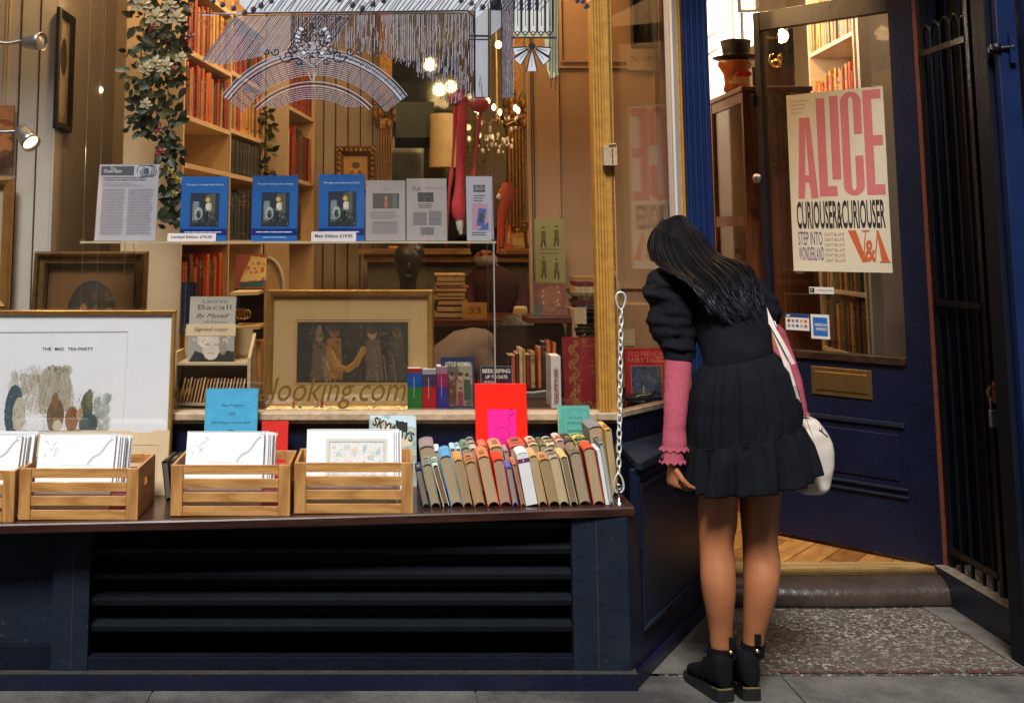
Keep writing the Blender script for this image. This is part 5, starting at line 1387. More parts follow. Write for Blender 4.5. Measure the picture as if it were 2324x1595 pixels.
# --- books standing on the platform near the glass
Yb0 = 4.60
def standing(l, r, t, b, Y, bands, lab, width=.12, side=None, name='hardback', group=None, skew=0):
 """upright book seen spine first; bands = colours from the top"""
 A = P(l, b, Y); B = P(r, b, Y); zt2 = P(l, t, Y).z; z0 = .8005 if b > 925 else A.z
 z0 = max(.783, min(z0, A.z)) if Y > 4.53 else A.z
 T = thing(name, lab, 'book', ((A.x + B.x) / 2, Y + width / 2, z0), group=group)
 hh = zt2 - z0
 m = MB(); m.box(A.x + .002, B.x - .002, Y + .003, Y + width - .002, z0 + .002, zt2 - .003, mat('block_72_60', (.72, .68, .6), rough=.9, var=.12, scale=40)); m.build('pages', T)
 m = MB(); zz = zt2
 for (frac, mm) in bands:
  z2 = zz - hh * frac
  m.box(A.x, A.x + .002, Y, Y + width, z2, zz, mm); m.box(B.x - .002, B.x, Y, Y + width, z2, zz, mm); m.box(A.x + .002, B.x - .002, Y, Y + .0028, z2, zz, mm)
  zz = z2
 c = (A.x + B.x) / 2
 f = Frame((A.x, Y - .0004, z0), (1, 0, 0), (0, 0, 1)); w_ = B.x - A.x
 m.quad(f, w_ * .42, w_ * .48, hh * .30, hh * .80, .0004, mat('spine_print', S(150, 146, 140), var=.1))
 m.build('cover', T); return T
gg = lambda n, c: mat('jacket_' + n, S(*c), rough=.35, var=.08, coat=.3)
standing(925, 958, 836, 934, Yb0, [(.10, gg('red', (150, 30, 34))), (.34, gg('blue', (20, 76, 150))), (.56, gg('green', (40, 110, 44)))], 'book with red, blue and green spine, leftmost of the upright ones by the centre picture')
standing(959, 990, 838, 934, Yb0, [(.12, gg('grey', (150, 150, 160))), (.30, gg('plum', (66, 50, 78))), (.58, gg('red2', (178, 26, 30)))], 'book with plum and scarlet spine, second upright one right of the centre picture')
standing(991, 1016, 832, 934, Yb0 + .01, [(.16, gg('pale', (150, 110, 130))), (.30, gg('mag', (140, 34, 84))), (.54, gg('violet', (58, 48, 130)))], 'book with magenta and violet spine against the storybook of girls')
def dr(m, f):
 w_, h = f.w, f.h
 cv = Canvas(60, 80, (92, 88, 76)); cv.poly([(.45, .0), (1, .05), (1, .5), (.6, .5)], (140, 132, 110)); cv.figure(.25, .95, .75, (96, 58, 44), (176, 130, 100)); cv.figure(.55, .98, .78, (150, 120, 96), (190, 146, 116)); cv.figure(.80, .85, .62, (56, 80, 62), (180, 136, 104)); cv.figure(.55, 1.0, .45, (130, 52, 74), (186, 140, 110))
 cv.daubs(60, [(60, 60, 62), (150, 130, 100), (120, 60, 70), (70, 90, 90)], 0, 1, .3, 1, .01, .05, 5, .6).grain(.14, 3)
 m.canvas(f, cv.a, .0007, PICGLOSS, w_ * .12, w_ * .94, h * .08, h * .90); m.text('LITTLE WOMEN', mat('cream_print', S(226, 216, 190), var=0), f, w_ * .13, h * .83, w=w_ * .76, h=h * .085, n=.0016, bold=.01)
slabook('storybook', 'dark blue storybook with painted girls on its cover, beside three upright spines', 1003, 1078, 811, 932, 4.63, gg('deepblue', (30, 44, 86)), dr, lean=.03, th=.02)
def dr(m, f):
 w_, h = f.w, f.h; CP = mat('cream_print', (0, 0, 0)); m.text('BEEKEEPING', CP, f, w_ * .07, h * .84, w=w_ * .86, h=h * .09, n=.0006, bold=.015); m.text('UP TO DATE', CP, f, w_ * .16, h * .72, w=w_ * .68, h=h * .075, n=.0006, bold=.015); m.text('ARTHUR', CP, f, w_ * .1, h * .62, w=w_ * .35, h=h * .05, n=.0006)
 m.fline(f, [(w_ * (.68 + .2 * math.cos(a_)), h * (.42 + .18 * math.sin(a_))) for a_ in [i * math.pi / 10 for i in range(11)]], .002, .0007, CP); m.fline(f, [(.002, .002), (w_ - .002, .002), (w_ - .002, h - .002), (.002, h - .002)], .001, .0005, CP, closed=True)
slabook('navy_handbook', 'navy hardback with white lettering BEEKEEPING behind the red and pink book', 1092, 1166, 830, 934, 4.62, gg('navyj', (18, 22, 50)), dr, lean=.03, th=.03)
T = standing(1252, 1274, 808, 926, 4.60, [(1.0, gg('offwhite', (206, 200, 196)))], 'tall off white book with red lettering on its spine', width=.15)
f = Frame((P(1252, 926, 4.60).x, 4.5985, P(1252, 926, 4.6).z), (0, 0, 1), (-1, 0, 0));
m = MB(); m.text("THE BURIED HISTORY OF LONDON", mat('rust_print', S(140, 50, 30), var=0), f, .015, -.028, w=.13, h=.018, n=.001, bold=.02); m.build('spine_lettering', T)
def dr(m, f):
 w_, h = f.w, f.h; GI = mat('gilt_tooling', (0.42, 0.26, 0.07), rough=.4, metal=.5, var=.2); r = random.Random(6)
 for k in range(30):
  y = h * (.05 + .9 * k / 30); x = w_ * (.20 + .05 * math.sin(k * .9)); m.fline(f, [(x + .010 * math.cos(a_), y + .009 * math.sin(a_)) for a_ in [i * .8 + k for i in range(7)]], .0026, .0008, GI)
 for k in range(34):
  x = w_ * r.uniform(.2, .98); y = h * (.04 + .09 * r.random()) if k < 22 else h * r.uniform(.88, .96); m.fline(f, [(x + .008 * math.cos(a_), y + .007 * math.sin(a_)) for a_ in [i * .9 + k for i in range(6)]], .002, .0009, GI)
 for t_, y, s_ in (('RUBÁIYÁT', .66, .34), ('OMAR KHAYYÁM', .60, .46), ('WITH ILLUSTRATIONS BY', .555, .38), ('EDMUND DULAC', .51, .34)): m.text(t_, GI, f, w_ * .72, h * y, w=w_ * s_, h=h * (.03 if 'WITH' not in t_ else .016), n=.0008, align='c')
slabook('crimson_book', 'large crimson book with gilt tooled border just left of the window pillar', 1283, 1398, 765, 936, 4.62, cl('crimson', 118, 14, 22, .12), dr, lean=.02, th=.03)
def dr(m, f):
 w_, h = f.w, f.h; CO = mat('coral_print', S(224, 120, 96), var=0); m.text('OLD FRENCH', CO, f, w_ * .07, h * .86, w=w_ * .86, h=h * .08, n=.0006); m.text('FAIRY TALES', CO, f, w_ * .07, h * .76, w=w_ * .86, h=h * .08, n=.0006)
 cv = Canvas(50, 60, (84, 96, 112)); cv.daubs(40, [(60, 70, 86), (110, 120, 132), (70, 84, 104)], 0, 1, 0, .8, .04, .12, 2, .6)
 for k in range(9): cv.line([(.2 + .08 * k, .0), (.3 + .05 * k + .1 * math.sin(k), .4)], .012, (60, 52, 52), .8)
 cv.poly([(.22, 1), (.38, .45), (.5, 1)], (170, 156, 132)); cv.poly([(.4, .85), (1, .8), (1, 1), (.4, 1)], (40, 42, 40)); cv.grain(.12, 5)
 m.fline(f, [(w_ * .13, h * .03), (w_ * .90, h * .03), (w_ * .90, h * .70), (w_ * .13, h * .70)], .003, .0005, CO, closed=True); m.canvas(f, cv.a, .0007, PICGLOSS, w_ * .14, w_ * .89, h * .035, h * .695)
# stands behind the side window
slabook('fairy_tale_book', 'red book of fairy tales behind the side window, partly hidden by the arm', 1424, 1516, 790, 925, 4.92, cl('tomato', 176, 40, 28, .08), dr, lean=.03, th=.02)
# --- chess pieces lying along the sill
CW = mat('ivory_piece', (0.56, 0.43, 0.28), rough=.35, var=.08); CR = mat('red_piece', (0.36, 0.045, 0.03), rough=.35, var=.1)
def piece(px, py, hgt, mm, kind, lab, Y=4.565):
 c = P(px, py, Y); c.z = .8003; m = MB(); r = hgt * .27
 if kind == 'rook': pr = [(r, 0), (r, hgt * .12), (r * .65, hgt * .2), (r * .5, hgt * .6), (r * .75, hgt * .7), (r * .8, hgt), (r * .5, hgt), (r * .45, hgt * .88), (.0, hgt * .88)]
 elif kind == 'queen': pr = [(r, 0), (r, hgt * .1), (r * .6, hgt * .2), (r * .9, hgt * .3), (r * .45, hgt * .42), (r * .8, hgt * .55), (r * .35, hgt * .66), (r * .55, hgt * .8), (r * .2, hgt * .95), (0, hgt)]
 else: pr = [(r, 0), (r, hgt * .15), (r * .6, hgt * .25), (0, hgt * .28)]
 m.lathe(pr, c, mm, 16)
 if kind == 'knight':
  f = Frame(c + Vector((-.012, -.004, hgt * .2)), (1, 0, 0), (0, 0, 1)); s = hgt / 30
  m.fpoly(f, [(x * s, y * s) for x, y in [(5, 0), (20, 0), (19, 8), (16, 14), (20, 12), (24, 10), (25, 13), (21, 17), (17, 21), (14, 24), (12, 21), (7, 18), (4, 10)]], .006, mm, t=.010)
 return tag(m.build('chess_piece', bevel=.0008 if kind == 'knight' else 0), lab, 'chess piece', 'chess pieces along the window sill')
piece(666, 934, .024, CR, 'rook', 'red turned chess piece left of the white horse head'); piece(681, 936, .026, CW, 'knight', 'ivory chess horse head on the window sill'); piece(717, 934, .036, CW, 'queen', 'tallest ivory chess piece with ringed waist below the picture', 4.58); piece(731, 933, .028, CR, 'rook', 'red chess piece touching the tallest ivory one'); piece(848, 933, .026, CW, 'rook', 'ivory chess castle alone below the right of the centre picture')
# --- typewriter-like chrome gadget on the side sill
ty = thing('metal_gadget', 'black and brass metal gadget with curved rods on the side window sill', 'gadget', P(1465, 915, 4.80))
BG = mat('antique_brass', (0.24, 0.17, 0.07), rough=.35, metal=.8, var=.3);
gq = lambda x, y, Y=4.80: P(x, y, Y)
m = MB(); m.box(gq(1418, 905).x, gq(1500, 905).x, 4.78, 4.90, .7985, .812, BLACKM); m.build('base', ty, bevel=.003)
m = MB(); m.tube([gq(1430, 918), gq(1436, 905), gq(1450, 898), gq(1468, 897), gq(1480, 893)], .004, BG); m.tube([gq(1425, 912), gq(1440, 922), gq(1452, 926), gq(1462, 918)], .0035, BG); m.build('rod', ty)
m = MB(); m.tube([gq(1470, 920), gq(1474, 900), gq(1484, 888), gq(1496, 892), gq(1490, 908)], [.006, .008, .006, .006, .004], BLACKM); m.build('arm', ty)
m = MB(); m.tube([gq(1430, 913), gq(1466, 921)], .0025, BG); m.tube([gq(1430, 917), gq(1466, 925)], .0025, BG); m.build('handle', ty)
# --- artificial flower garland
gar = thing('flower_garland', 'garland of dark green leaves, pale blooms and small red roses hanging left of the bookcase', 'garland', P(360, 480, 4.9))
LG_ = [mat('leaf_deep', (0.012, 0.024, 0.010), rough=.5, var=.3), mat('leaf_mid', (0.026, 0.044, 0.015), rough=.5, var=.3), mat('leaf_olive', (0.06, 0.066, 0.02), rough=.5, var=.3)]
PET = mat('petal_cream', (0.50, 0.44, 0.30), rough=.6, var=.15); PETR = mat('petal_red', (0.20, 0.014, 0.022), rough=.5, var=.2); YEL = mat('petal_olive', (0.30, 0.26, 0.06), rough=.6, var=.2)
def leaf(m, c, d, size, mm, r):
 d = d.normalized(); s = d.cross(Vector((r.uniform(-.5, .5), -1, r.uniform(-.5, .5)))).normalized(); nrm = s.cross(d)
 pts = [c, c + d * size * .3 + s * size * .26 + nrm * size * .05, c + d * size * .65 + s * size * .24, c + d * size - nrm * size * .12, c + d * size * .65 - s * size * .24, c + d * size * .3 - s * size * .26 + nrm * size * .05, c + d * size * .5 - nrm * size * .06]
 m.add(pts, [(0, 1, 6), (1, 2, 6), (2, 3, 6), (3, 4, 6), (4, 5, 6), (5, 0, 6)], mm, True)
rg = random.Random(12)
strandA = [(395, -20), (390, 60), (372, 120), (380, 180), (385, 240), (378, 300), (388, 350), (378, 410), (395, 450), (382, 520)]
strandB = [(330, -20), (325, 60), (322, 130), (328, 200), (318, 260), (322, 300)]
strandC = [(600, 250), (607, 300), (603, 360), (608, 420)]
lm = [MB(), MB(), MB()]
for st, Yg in ((strandA, 4.86), (strandB, 4.92), (strandC, 6.75)):
 pts = []
 for (x0_, y0_), (x1_, y1_) in zip(st[:-1], st[1:]):
  for k in range(6): t = k / 6; pts.append(P(x0_ + (x1_ - x0_) * t + rg.uniform(-3, 3), y0_ + (y1_ - y0_) * t, Yg))
 m = MB(); m.tube(pts, .0025, LG_[0], seg=6); m.build('vine', gar)
 for p in pts:
  nl = 5 if st is not strandC else 3
  if st is strandA and p.z > P(0, 200, Yg).z: nl = 9
  if st is strandB: nl = 7
  for q in range(nl):
   dsp = .075 if p.z > P(0, 200, Yg).z else .045
   c = p + Vector((rg.uniform(-dsp, dsp), rg.uniform(-.05, .04), rg.uniform(-.02, .02)))
   d = Vector((rg.uniform(-1, 1), rg.uniform(-.6, .2), rg.uniform(-1.1, .5)))
   k = rg.choice([0, 0, 1, 1, 2]); leaf(lm[k], c, d, rg.uniform(.022, .066), LG_[k], rg)
for k in range(3): o = lm[k].build('leaves', gar); o['kind'] = 'stuff'
def flower(c, R_, mm, n):
 m = MB()
 for k in range(n):
  a_ = k * 2.4; q = R_ * (.35 + .65 * k / n); d = Vector((math.cos(a_), -.35 + .5 * (k / n), math.sin(a_)))
  leaf(m, c + d * q * .12, d, q, mm, random.Random(k))
 m.ball(c + Vector((0, -.004, 0)), R_ * .16, YEL); m.build('flower', gar)
for (x, y, R_, mm) in ((352, 38, .05, PET), (410, 130, .03, PET), (330, 235, .03, PET), (375, 150, .046, PET), (352, 142, .038, PET), (330, 155, .036, PET), (400, 40, .045, PET), (385, 10, .04, PET), (322, 10, .05, PET), (430, 82, .03, PETR), (393, 155, .022, PETR), (362, 290, .020, PETR), (356, 298, .016, PETR), (364, 342, .026, PETR), (356, 350, .020, PETR), (384, 388, .022, YEL), (404, 408, .022, YEL), (395, 440, .02, YEL), (345, 60, .03, PETR)):
 flower(P(x, y, 4.76), R_, mm, 14 if mm is PET else 9)
# --- line art applied to the glass
dec = thing('window_decal', 'black and silver ornamental line drawing applied to the top of the window glass', 'window decal', P(880, 230, 4.494))
DF_ = Frame((0, 4.494, 0), (1, 0, 0), (0, 0, 1))
def g2(x, y): p = P(x, y, 4.494); return (p.x, p.z)
SIL = mat('silver_ink', (0.50, 0.48, 0.55), rough=.4, metal=.1, var=.25, scale=30); BIN = mat('decal_black', (0.022, 0.018, 0.035), rough=.4, var=.1)
WHI = mat('decal_white', (0.66, 0.70, 0.76), rough=.5, var=.12, scale=10); PYEL = mat('decal_pale', (0.55, 0.54, 0.30), rough=.5, var=.2, scale=10)
X2 = lambda x: 404.5 + x * .3689
XQ = lambda x: 882.5 + x * .3689
rd = random.Random(31)
def ln(m, pts, wd, mm, n=.0): m.fline(DF_, [g2(*p) for p in pts], wd * (1.7 if wd < .0025 else 1.25), n, mm)
# top band of white panel with slanting hatch
m = MB()
m.add([DF_.at(*g2(*p)) for p in [(530, -60), (1225, -60), (1225, 24), (1050, 24), (620, 27), (565, 30), (545, 10)]], [tuple(range(7))], WHI)
for k in range(70):
 x = 560 + k * 9.6 + rd.uniform(-3, 3)
 ln(m, [(x, 26), (x + 26 + rd.uniform(-4, 4), -8)], rd.uniform(.0014, .0034), BIN, .0004)
m.build('top_band', dec)
m = MB(); ln(m, [(459, 34), (620, 29), (1010, 26), (1062, 27)], .006, SIL, .0005); ln(m, [(560, 31), (1060, 25), (1076, 40), (1078, 215)], .0050, BIN, .0010); ln(m, [(459, 31), (560, 36), (1055, 30)], .0016, BIN, .0012); m.build('border', dec)
# hanging beads
for (x, y) in [(484, 4), (505, 12), (530, 20), (555, 30), (575, 22), (592, 13), (616, 3), (770, 0), (800, 12), (822, 20), (846, 10), (870, 2), (1046, 2), (1070, 8), (1095, 17), (1120, 3), (1310, 3), (1330, 15), (1322, 4)]:
 m = MB(); R_ = .0115 if y > 8 else .010; c = g2(x, y)
 m.fpoly(DF_, [(c[0] + R_ * math.cos(a_), c[1] + R_ * math.sin(a_)) for a_ in [i * .42 for i in range(15)]], .0016, BIN); m.fline(DF_, [(c[0] - .003 + R_ * .5 * math.cos(a_), c[1] + R_ * .5 * math.sin(a_)) for a_ in [i * .6 + 1 for i in range(6)]], .0016, .0022, SIL)
 ln(m, [(x, y), (x + 8, y - 14)], .0014, BIN, .0014); m.build('bead', dec)
# vertical rain hatch, black and silver strokes
m = MB(); m2 = MB()
for k in range(150):
 x = 660 + (1076 - 660) * k / 150 + rd.uniform(-1.2, 1.2)
 arch = 225 if x > 930 else 120
 if x <= 930: ybot = 95 + 50 * (abs(x - 722) / 208) ** 1.3 + rd.uniform(-8, 10)
 else: ybot = min(232, 150 + (x - 930) * 1.0) + rd.uniform(-22, 8)
 y = 30 + rd.uniform(0, 5)
 while y < ybot:
  y2 = min(ybot, y + rd.uniform(14, 40)); ln(m, [(x, y), (x - 1 + rd.uniform(-.6, .6), y2)], .0012, BIN, .0006)
  if rd.random() < .7: ln(m2, [(x + 1.3, y), (x + .6, y2)], .0012, SIL, .0003)
  y = y2 + rd.uniform(.5, 3)
m.build('hatching', dec); m2.build('hatching', dec)
m = MB(); m2 = MB()
for k in range(64):     # slanting hatch at the left
 x = 470 + k * 4.2; L = 122 - abs(k - 26) * .8
 y0_ = 36 + rd.uniform(-2, 4); yb_ = min(y0_ + L, 160 - (x - 470) * .25)
 ln(m, [(x + 60, y0_), (x + 60 - (yb_ - y0_) * .72, yb_)], .0012, BIN, .0006); ln(m2, [(x + 62, y0_), (x + 62 - (yb_ - y0_) * .72, yb_)], .0015, SIL, .0003)
m.build('hatching', dec); m2.build('hatching', dec)
# the arch: several concentric arcs, wedge hatch and brick rows
m = MB(); m2 = MB()
def arc(cx_, base, half, rise, off, n=40, t0=0, t1=1):
 R_ = (half * half + rise * rise) / (2 * rise); cy_ = base + R_ - rise; th = math.asin(min(1, half / R_)); R2 = R_ + off
 return [(cx_ + R2 * math.sin(-th + 2 * th * t), cy_ - R2 * math.cos(-th + 2 * th * t)) for t in [t0 + (t1 - t0) * i / n for i in range(n + 1)]]
for off, wd, mm in ((0, .0030, BIN), (-4, .0030, SIL), (-8, .0022, BIN), (-12, .0034, SIL), (-16, .0028, BIN), (4, .0015, SIL)):
 ln(m, arc(714, 220, 207, 106, off), wd, mm, .0010 if mm is BIN else .0007)
for off, wd, mm in ((0, .0034, BIN), (-4, .0024, SIL), (5, .0018, SIL)):
 ln(m, arc(711, 247, 131, 56, off), wd, mm, .0012 if mm is BIN else .0008)
for q in range(9):      # brick courses between the arches
 o_ = -18 - q * 4.6; pa = arc(714, 220, 207, 106, o_, 46)
 pa = [p for p in pa if not (abs(p[0] - 711) < 131 and p[1] > arc(711, 247, 131, 56, 6)[20][1] + ((p[0] - 711) / 131) ** 2 * 56)]
 if len(pa) > 3:
  ln(m, pa, .0011, BIN, .0013); ln(m2, [(x, y + 2) for x, y in pa], .0014, SIL, .0009)
  for p in pa[::2]: ln(m, [p, (p[0] + (p[0] - 714) * .01, p[1] + 4.6)], .0010, BIN, .0014)
for q in range(6):
 pa = arc(711, 247, 131, 56, -8 - q * 4.5, 34); ph = [p for p in pa if p[1] < 244]
 if len(ph) > 3:
  ln(m, ph, .0011, BIN, .0013); ln(m2, [(x, y + 2) for x, y in ph], .0012, SIL, .0009)
  for p in ph[q % 2::2]: ln(m, [p, (p[0], p[1] + 4.4)], .0010, BIN, .0014)
m.build('arch', dec); m2.build('arch', dec)
m = MB()
oa, ib = arc(714, 220, 207, 106, 1, 40, .52, 1), arc(714, 220, 207, 106, -15, 40, .52, 1); oc, ic = arc(714, 220, 207, 106, 1, 40, 0, .46), arc(714, 220, 207, 106, -8, 40, 0, .46)
for o1, i1, mm in ((oa, ib, WHI), (oc, ic, SIL)): m.add([DF_.at(*g2(*p), .0002) for p in o1] + [DF_.at(*g2(*p), .0002) for p in i1], [(q, q + 1, len(o1) + q + 1, len(o1) + q) for q in range(len(o1) - 1)], mm)
for q in range(60): t_ = q / 60; a1 = oa[int(t_ * 40)]; ln(m, [(a1[0], a1[1] + 2), (a1[0] - 7 + rd.uniform(-2, 2), a1[1] + 9 + rd.uniform(-2, 3))], .0016, BIN, .0013)
m.add([DF_.at(*g2(*p), .0010) for p in [(698, 96), (722, 96), (726, 118), (710, 142), (694, 118)]], [tuple(range(5))], SIL)
for sg in (1, -1):
 for k in range(7): a_ = k * .5 + .3; c_ = (710 + sg * (14 + 12 * math.sin(a_)), 66 + 9 * k); m.add([DF_.at(*g2(*p), .0008 + .0001 * k) for p in [c_, (c_[0] + sg * 12, c_[1] - 7), (c_[0] + sg * 16, c_[1] + 1), (c_[0] + sg * 8, c_[1] + 7)]], [(0, 1, 2, 3)], SIL if k % 2 else WHI); ln(m, [c_, (c_[0] + sg * 12, c_[1] - 7), (c_[0] + sg * 16, c_[1] + 1), (c_[0] + sg * 8, c_[1] + 7), c_], .0018, BIN, .0016)
m.build('crest_fill', dec)
m = MB()     # scroll crest
def spiral(cx_, cy_, r0, turns, sgn, a0=0): return [(cx_ + sgn * r0 * (1 - t) * math.cos(a0 + turns * 6.28 * t), cy_ + r0 * (1 - t) * math.sin(a0 + turns * 6.28 * t)) for t in [i / 24 * .9 for i in range(25)]]
for sg in (1, -1):
 for (dx, dy, r0) in ((58, 128, 17), (44, 112, 12), (84, 118, 10), (24, 96, 11), (18, 75, 8), (30, 140, 8), (104, 118, 7)):
  ln(m, spiral(710 + sg * dx, dy, r0, 1.3, sg), .0046, BIN, .0018); ln(m, spiral(711 + sg * dx, dy + 1, r0 - 2, 1.3, sg), .0042, SIL, .0014)
 ln(m, [(710 + sg * t, 152 - 22 * math.sin(t / 105 * 3.14) - t * .12) for t in range(0, 110, 8)], .0034, SIL, .0016)
ln(m, spiral(710, 118, 16, 1.0, 1), .0032, BIN, .0020); ln(m, [(710, 52), (703, 64), (708, 74), (712, 64), (710, 52)], .0028, BIN, .002); ln(m, [(700, 165), (706, 182), (710, 186), (716, 165)], .003, SIL, .002)
rr_ = random.Random(4)
for k in range(46):
 a_ = rr_.uniform(0, 6.28); q = rr_.uniform(5, 34); x = 710 + q * math.cos(a_) * 1.1; y = 104 + q * math.sin(a_) * 1.4
 ln(m, [(x + 4 * math.cos(b_), y + 4 * math.sin(b_)) for b_ in [a_ + i * .8 for i in range(5)]], .0022, BIN if k % 2 else SIL, .0022 + .0001 * (k % 7))
m.build('crest', dec)
# the pier and fan on the right
m = MB()
m.add([DF_.at(*g2(*p)) for p in [(1078, 24), (1108, 24), (1108, 222), (1078, 222)]], [(0, 1, 2, 3)], WHI)
m.add([DF_.at(*g2(*p)) for p in [(1112, -60), (1138, -60), (1138, 62), (1112, 84)]], [(0, 1, 2, 3)], WHI)
for k in range(34): y = 30 + k * 5.8; ln(m, [(1079, y + 16), (1106, y - 8)], .0012, BIN, .0006)
for k in range(16): y = k * 5; ln(m, [(1113, y + 12), (1137, y - 8)], .0014, BIN, .0006)
for x in (1078, 1108, 1113, 1138): ln(m, [(x, 10), (x, 222 if x < 1110 else 90)], .0032, BIN, .0010)
ln(m, [(1066, 82), (1110, 82)], .005, BIN, .0014); ln(m, [(1066, 90), (1110, 90)], .003, BIN, .0014); ln(m, [(1095, 222), (1092, 190), (1086, 198), (1092, 172)], .002, BIN, .0014); ln(m, [(1078, 222), (1108, 222)], .004, BIN, .0016)
for x in [1140 + 2.6 * k for k in range(10)]:
 y = -5
 while y < 222: y2 = min(222, y + rd.uniform(10, 26)); ln(m, [(x, y), (x + rd.uniform(-.5, .5), y2)], .0018, BIN, .0006); ln(m, [(x + 1.3, y), (x + 1.3, y2)], .0012, SIL, .0003); y = y2 + 1.5
m.build('pier', dec)
m = MB()
m.add([DF_.at(*g2(*p)) for p in [(1162, -60), (1268, -60), (1268, 170), (1250, 180), (1242, 160), (1235, 84), (1170, 84), (1162, 70)]], [tuple(range(8))], PYEL)
for i, x in enumerate([1166, 1184, 1202, 1220, 1238]):
 m.add([DF_.at(*g2(*p), .0004) for p in [(x + 3, -60), (x + 13, -60), (x + 13, 74), (x + 8, 80), (x + 3, 74)]], [tuple(range(5))], WHI)
 ln(m, [(x, -5), (x, 72), (x + 8, 82), (x + 16, 72), (x + 16, -5)], .0036, BIN, .0010); ln(m, [(x + 8, 0), (x + 9, 60)], .0018, BIN, .0012)
 ln(m, [(x + 8 + 4 * math.cos(a_), 76 + 4 * math.sin(a_)) for a_ in [i_ * .9 for i_ in range(8)]], .002, BIN, .0013)
ln(m, [(1160, 86), (1262, 86)], .005, BIN, .0012)
for x in [1246 + 3.4 * k for k in range(7)]: ln(m, [(x, -5), (x + 1, 150 + 12 * (x % 5))], .0020, BIN, .0010)
m.build('flutes', dec)
m = MB(); c = (1207, 106)
fan = [(168, 196, 46), (200, 224, 52), (232, 252, 54), (258, 284, 58), (288, 308, 54), (316, 340, 52), (344, 372, 46)]
for (a0_, a1_, R_) in [(150, 176, 44), (120, 146, 50), (78, 102, 58), (34, 60, 50), (4, 30, 44)]:
 a0_, a1_ = math.radians(a0_), math.radians(a1_); r0 = 12
 poly = [(c[0] + r0 * math.cos(a0_), c[1] + r0 * math.sin(a0_)), (c[0] + R_ * math.cos(a0_), c[1] + R_ * math.sin(a0_)), (c[0] + R_ * math.cos(a1_), c[1] + R_ * math.sin(a1_)), (c[0] + r0 * math.cos(a1_), c[1] + r0 * math.sin(a1_))]
 m.add([DF_.at(*g2(*p), .0016) for p in poly], [(0, 1, 2, 3)], WHI); m.fline(DF_, [g2(*p) for p in poly], .0050, .0022, BIN, closed=True)
 am = (a0_ + a1_) / 2; ln(m, [(c[0] + r0 * math.cos(am), c[1] + r0 * math.sin(am)), (c[0] + R_ * .8 * math.cos(am), c[1] + R_ * .8 * math.sin(am))], .0012, BIN, .0024)
k_ = g2(*c); m.fpoly(DF_, [(k_[0] + .014 * math.cos(a_), k_[1] + .014 * math.sin(a_)) for a_ in [i * .5 for i in range(13)]], .0028, BIN)
m.build('fan', dec)
# gilt lettering on the glass
GLT = mat('gilt_letter', (0.20, 0.105, 0.015), rough=.4, metal=.35, var=.15, scale=30)
q0 = g2(608, 922); q1 = g2(906, 870)
let = thing('gilt_lettering', 'slanting gold web address letters on the lower window glass', 'lettering', P(650, 925, 4.494))
m = MB(); m.text('alooking.com', GLT, DF_, g2(586, 921)[0], g2(0, 928)[1], w=g2(908, 0)[0] - g2(586, 0)[0], h=g2(0, 856)[1] - g2(0, 928)[1], n=.0, shear=.32)
m.build('word', let); m = MB(); m.text('www', GLT, DF_, g2(392, 0)[0], g2(0, 906)[1], w=g2(456, 0)[0] - g2(392, 0)[0], h=g2(0, 880)[1] - g2(0, 906)[1], n=.0, shear=.3)
m.build('word', let)
# ================================================================== rooms behind the window
rs = random.Random(21)
# left partition close behind the glass, cream boards
pw = thing('cream_partition', 'cream boarded partition at the left side of the window display', 'partition', (-1.9, 5.2, .112))
m = MB(); xe = PX(118, 300, 5.2); m.box(-3.18, xe, 5.2, 5.24, .113, 3.24, CREAMG); m.build('board', pw)
for px in (5, 12, 40, 84):
 m = MB(); x = PX(px, 300, 5.2); m.box(x - .003, x + .003, 5.196, 5.2, .113, 3.24, GROOVE if px in (40, 84) else SHELFW); m.build('moulding', pw)
m = MB(); m.box(xe + .001, xe + .012, 5.2, 6.30, .113, 3.24, CREAMG); m.build('return_board', pw)
m = MB(); xq = PX(292, 300, 6.32); m.box(xe + .013, -.955, 6.30, 6.34, .113, 3.24, CREAM); m.box(xq - .012, xq + .004, 6.285, 6.299, 1.0, 3.24, DARKW); m.build('rear_board', pw)
# dark narrow oval frame on the return wall
def side_frame(fr, fw, fm, inner, lab, T=None, depth=.02, draw=None, name='wall_picture'):
 return framed(name, lab, 'picture', 0, 0, 0, 0, 0, fw, fm, inner, depth=depth, draw=draw, fr=fr, glaze=False)
s_a, z_t = onplane(126, 14, (xe + .013, 5.2), (xe + .013, 6.3)); s_b, z_b = onplane(143, 300, (xe + .013, 5.2), (xe + .013, 6.3))
f = Frame((xe + .016, 5.2 + s_a + .02, z_b), (0, 1, 0), (0, 0, 1)); f.w = max(.25, s_b - s_a); f.h = z_t - z_b
def dr(m, f):
 m.fpoly(f, [(f.w * (.5 + .34 * math.cos(a)), f.h * (.5 + .40 * math.sin(a))) for a in [i * .3 for i in range(21)]], .0014, mat('oval_mount_pale', (0.45, 0.36, 0.24), var=.1))
 m.fpoly(f, [(f.w * (.5 + .2 * math.cos(a)), f.h * (.62 + .16 * math.sin(a))) for a in [i * .4 for i in range(16)]], .0022, mat('oval_dark', (0.05, 0.04, 0.035), var=.2))
side_frame(f, .035, BLACKM, mat('oval_ground', (0.34, 0.26, 0.17), var=.1), 'tall narrow black framed oval picture on the side of the window', draw=dr)
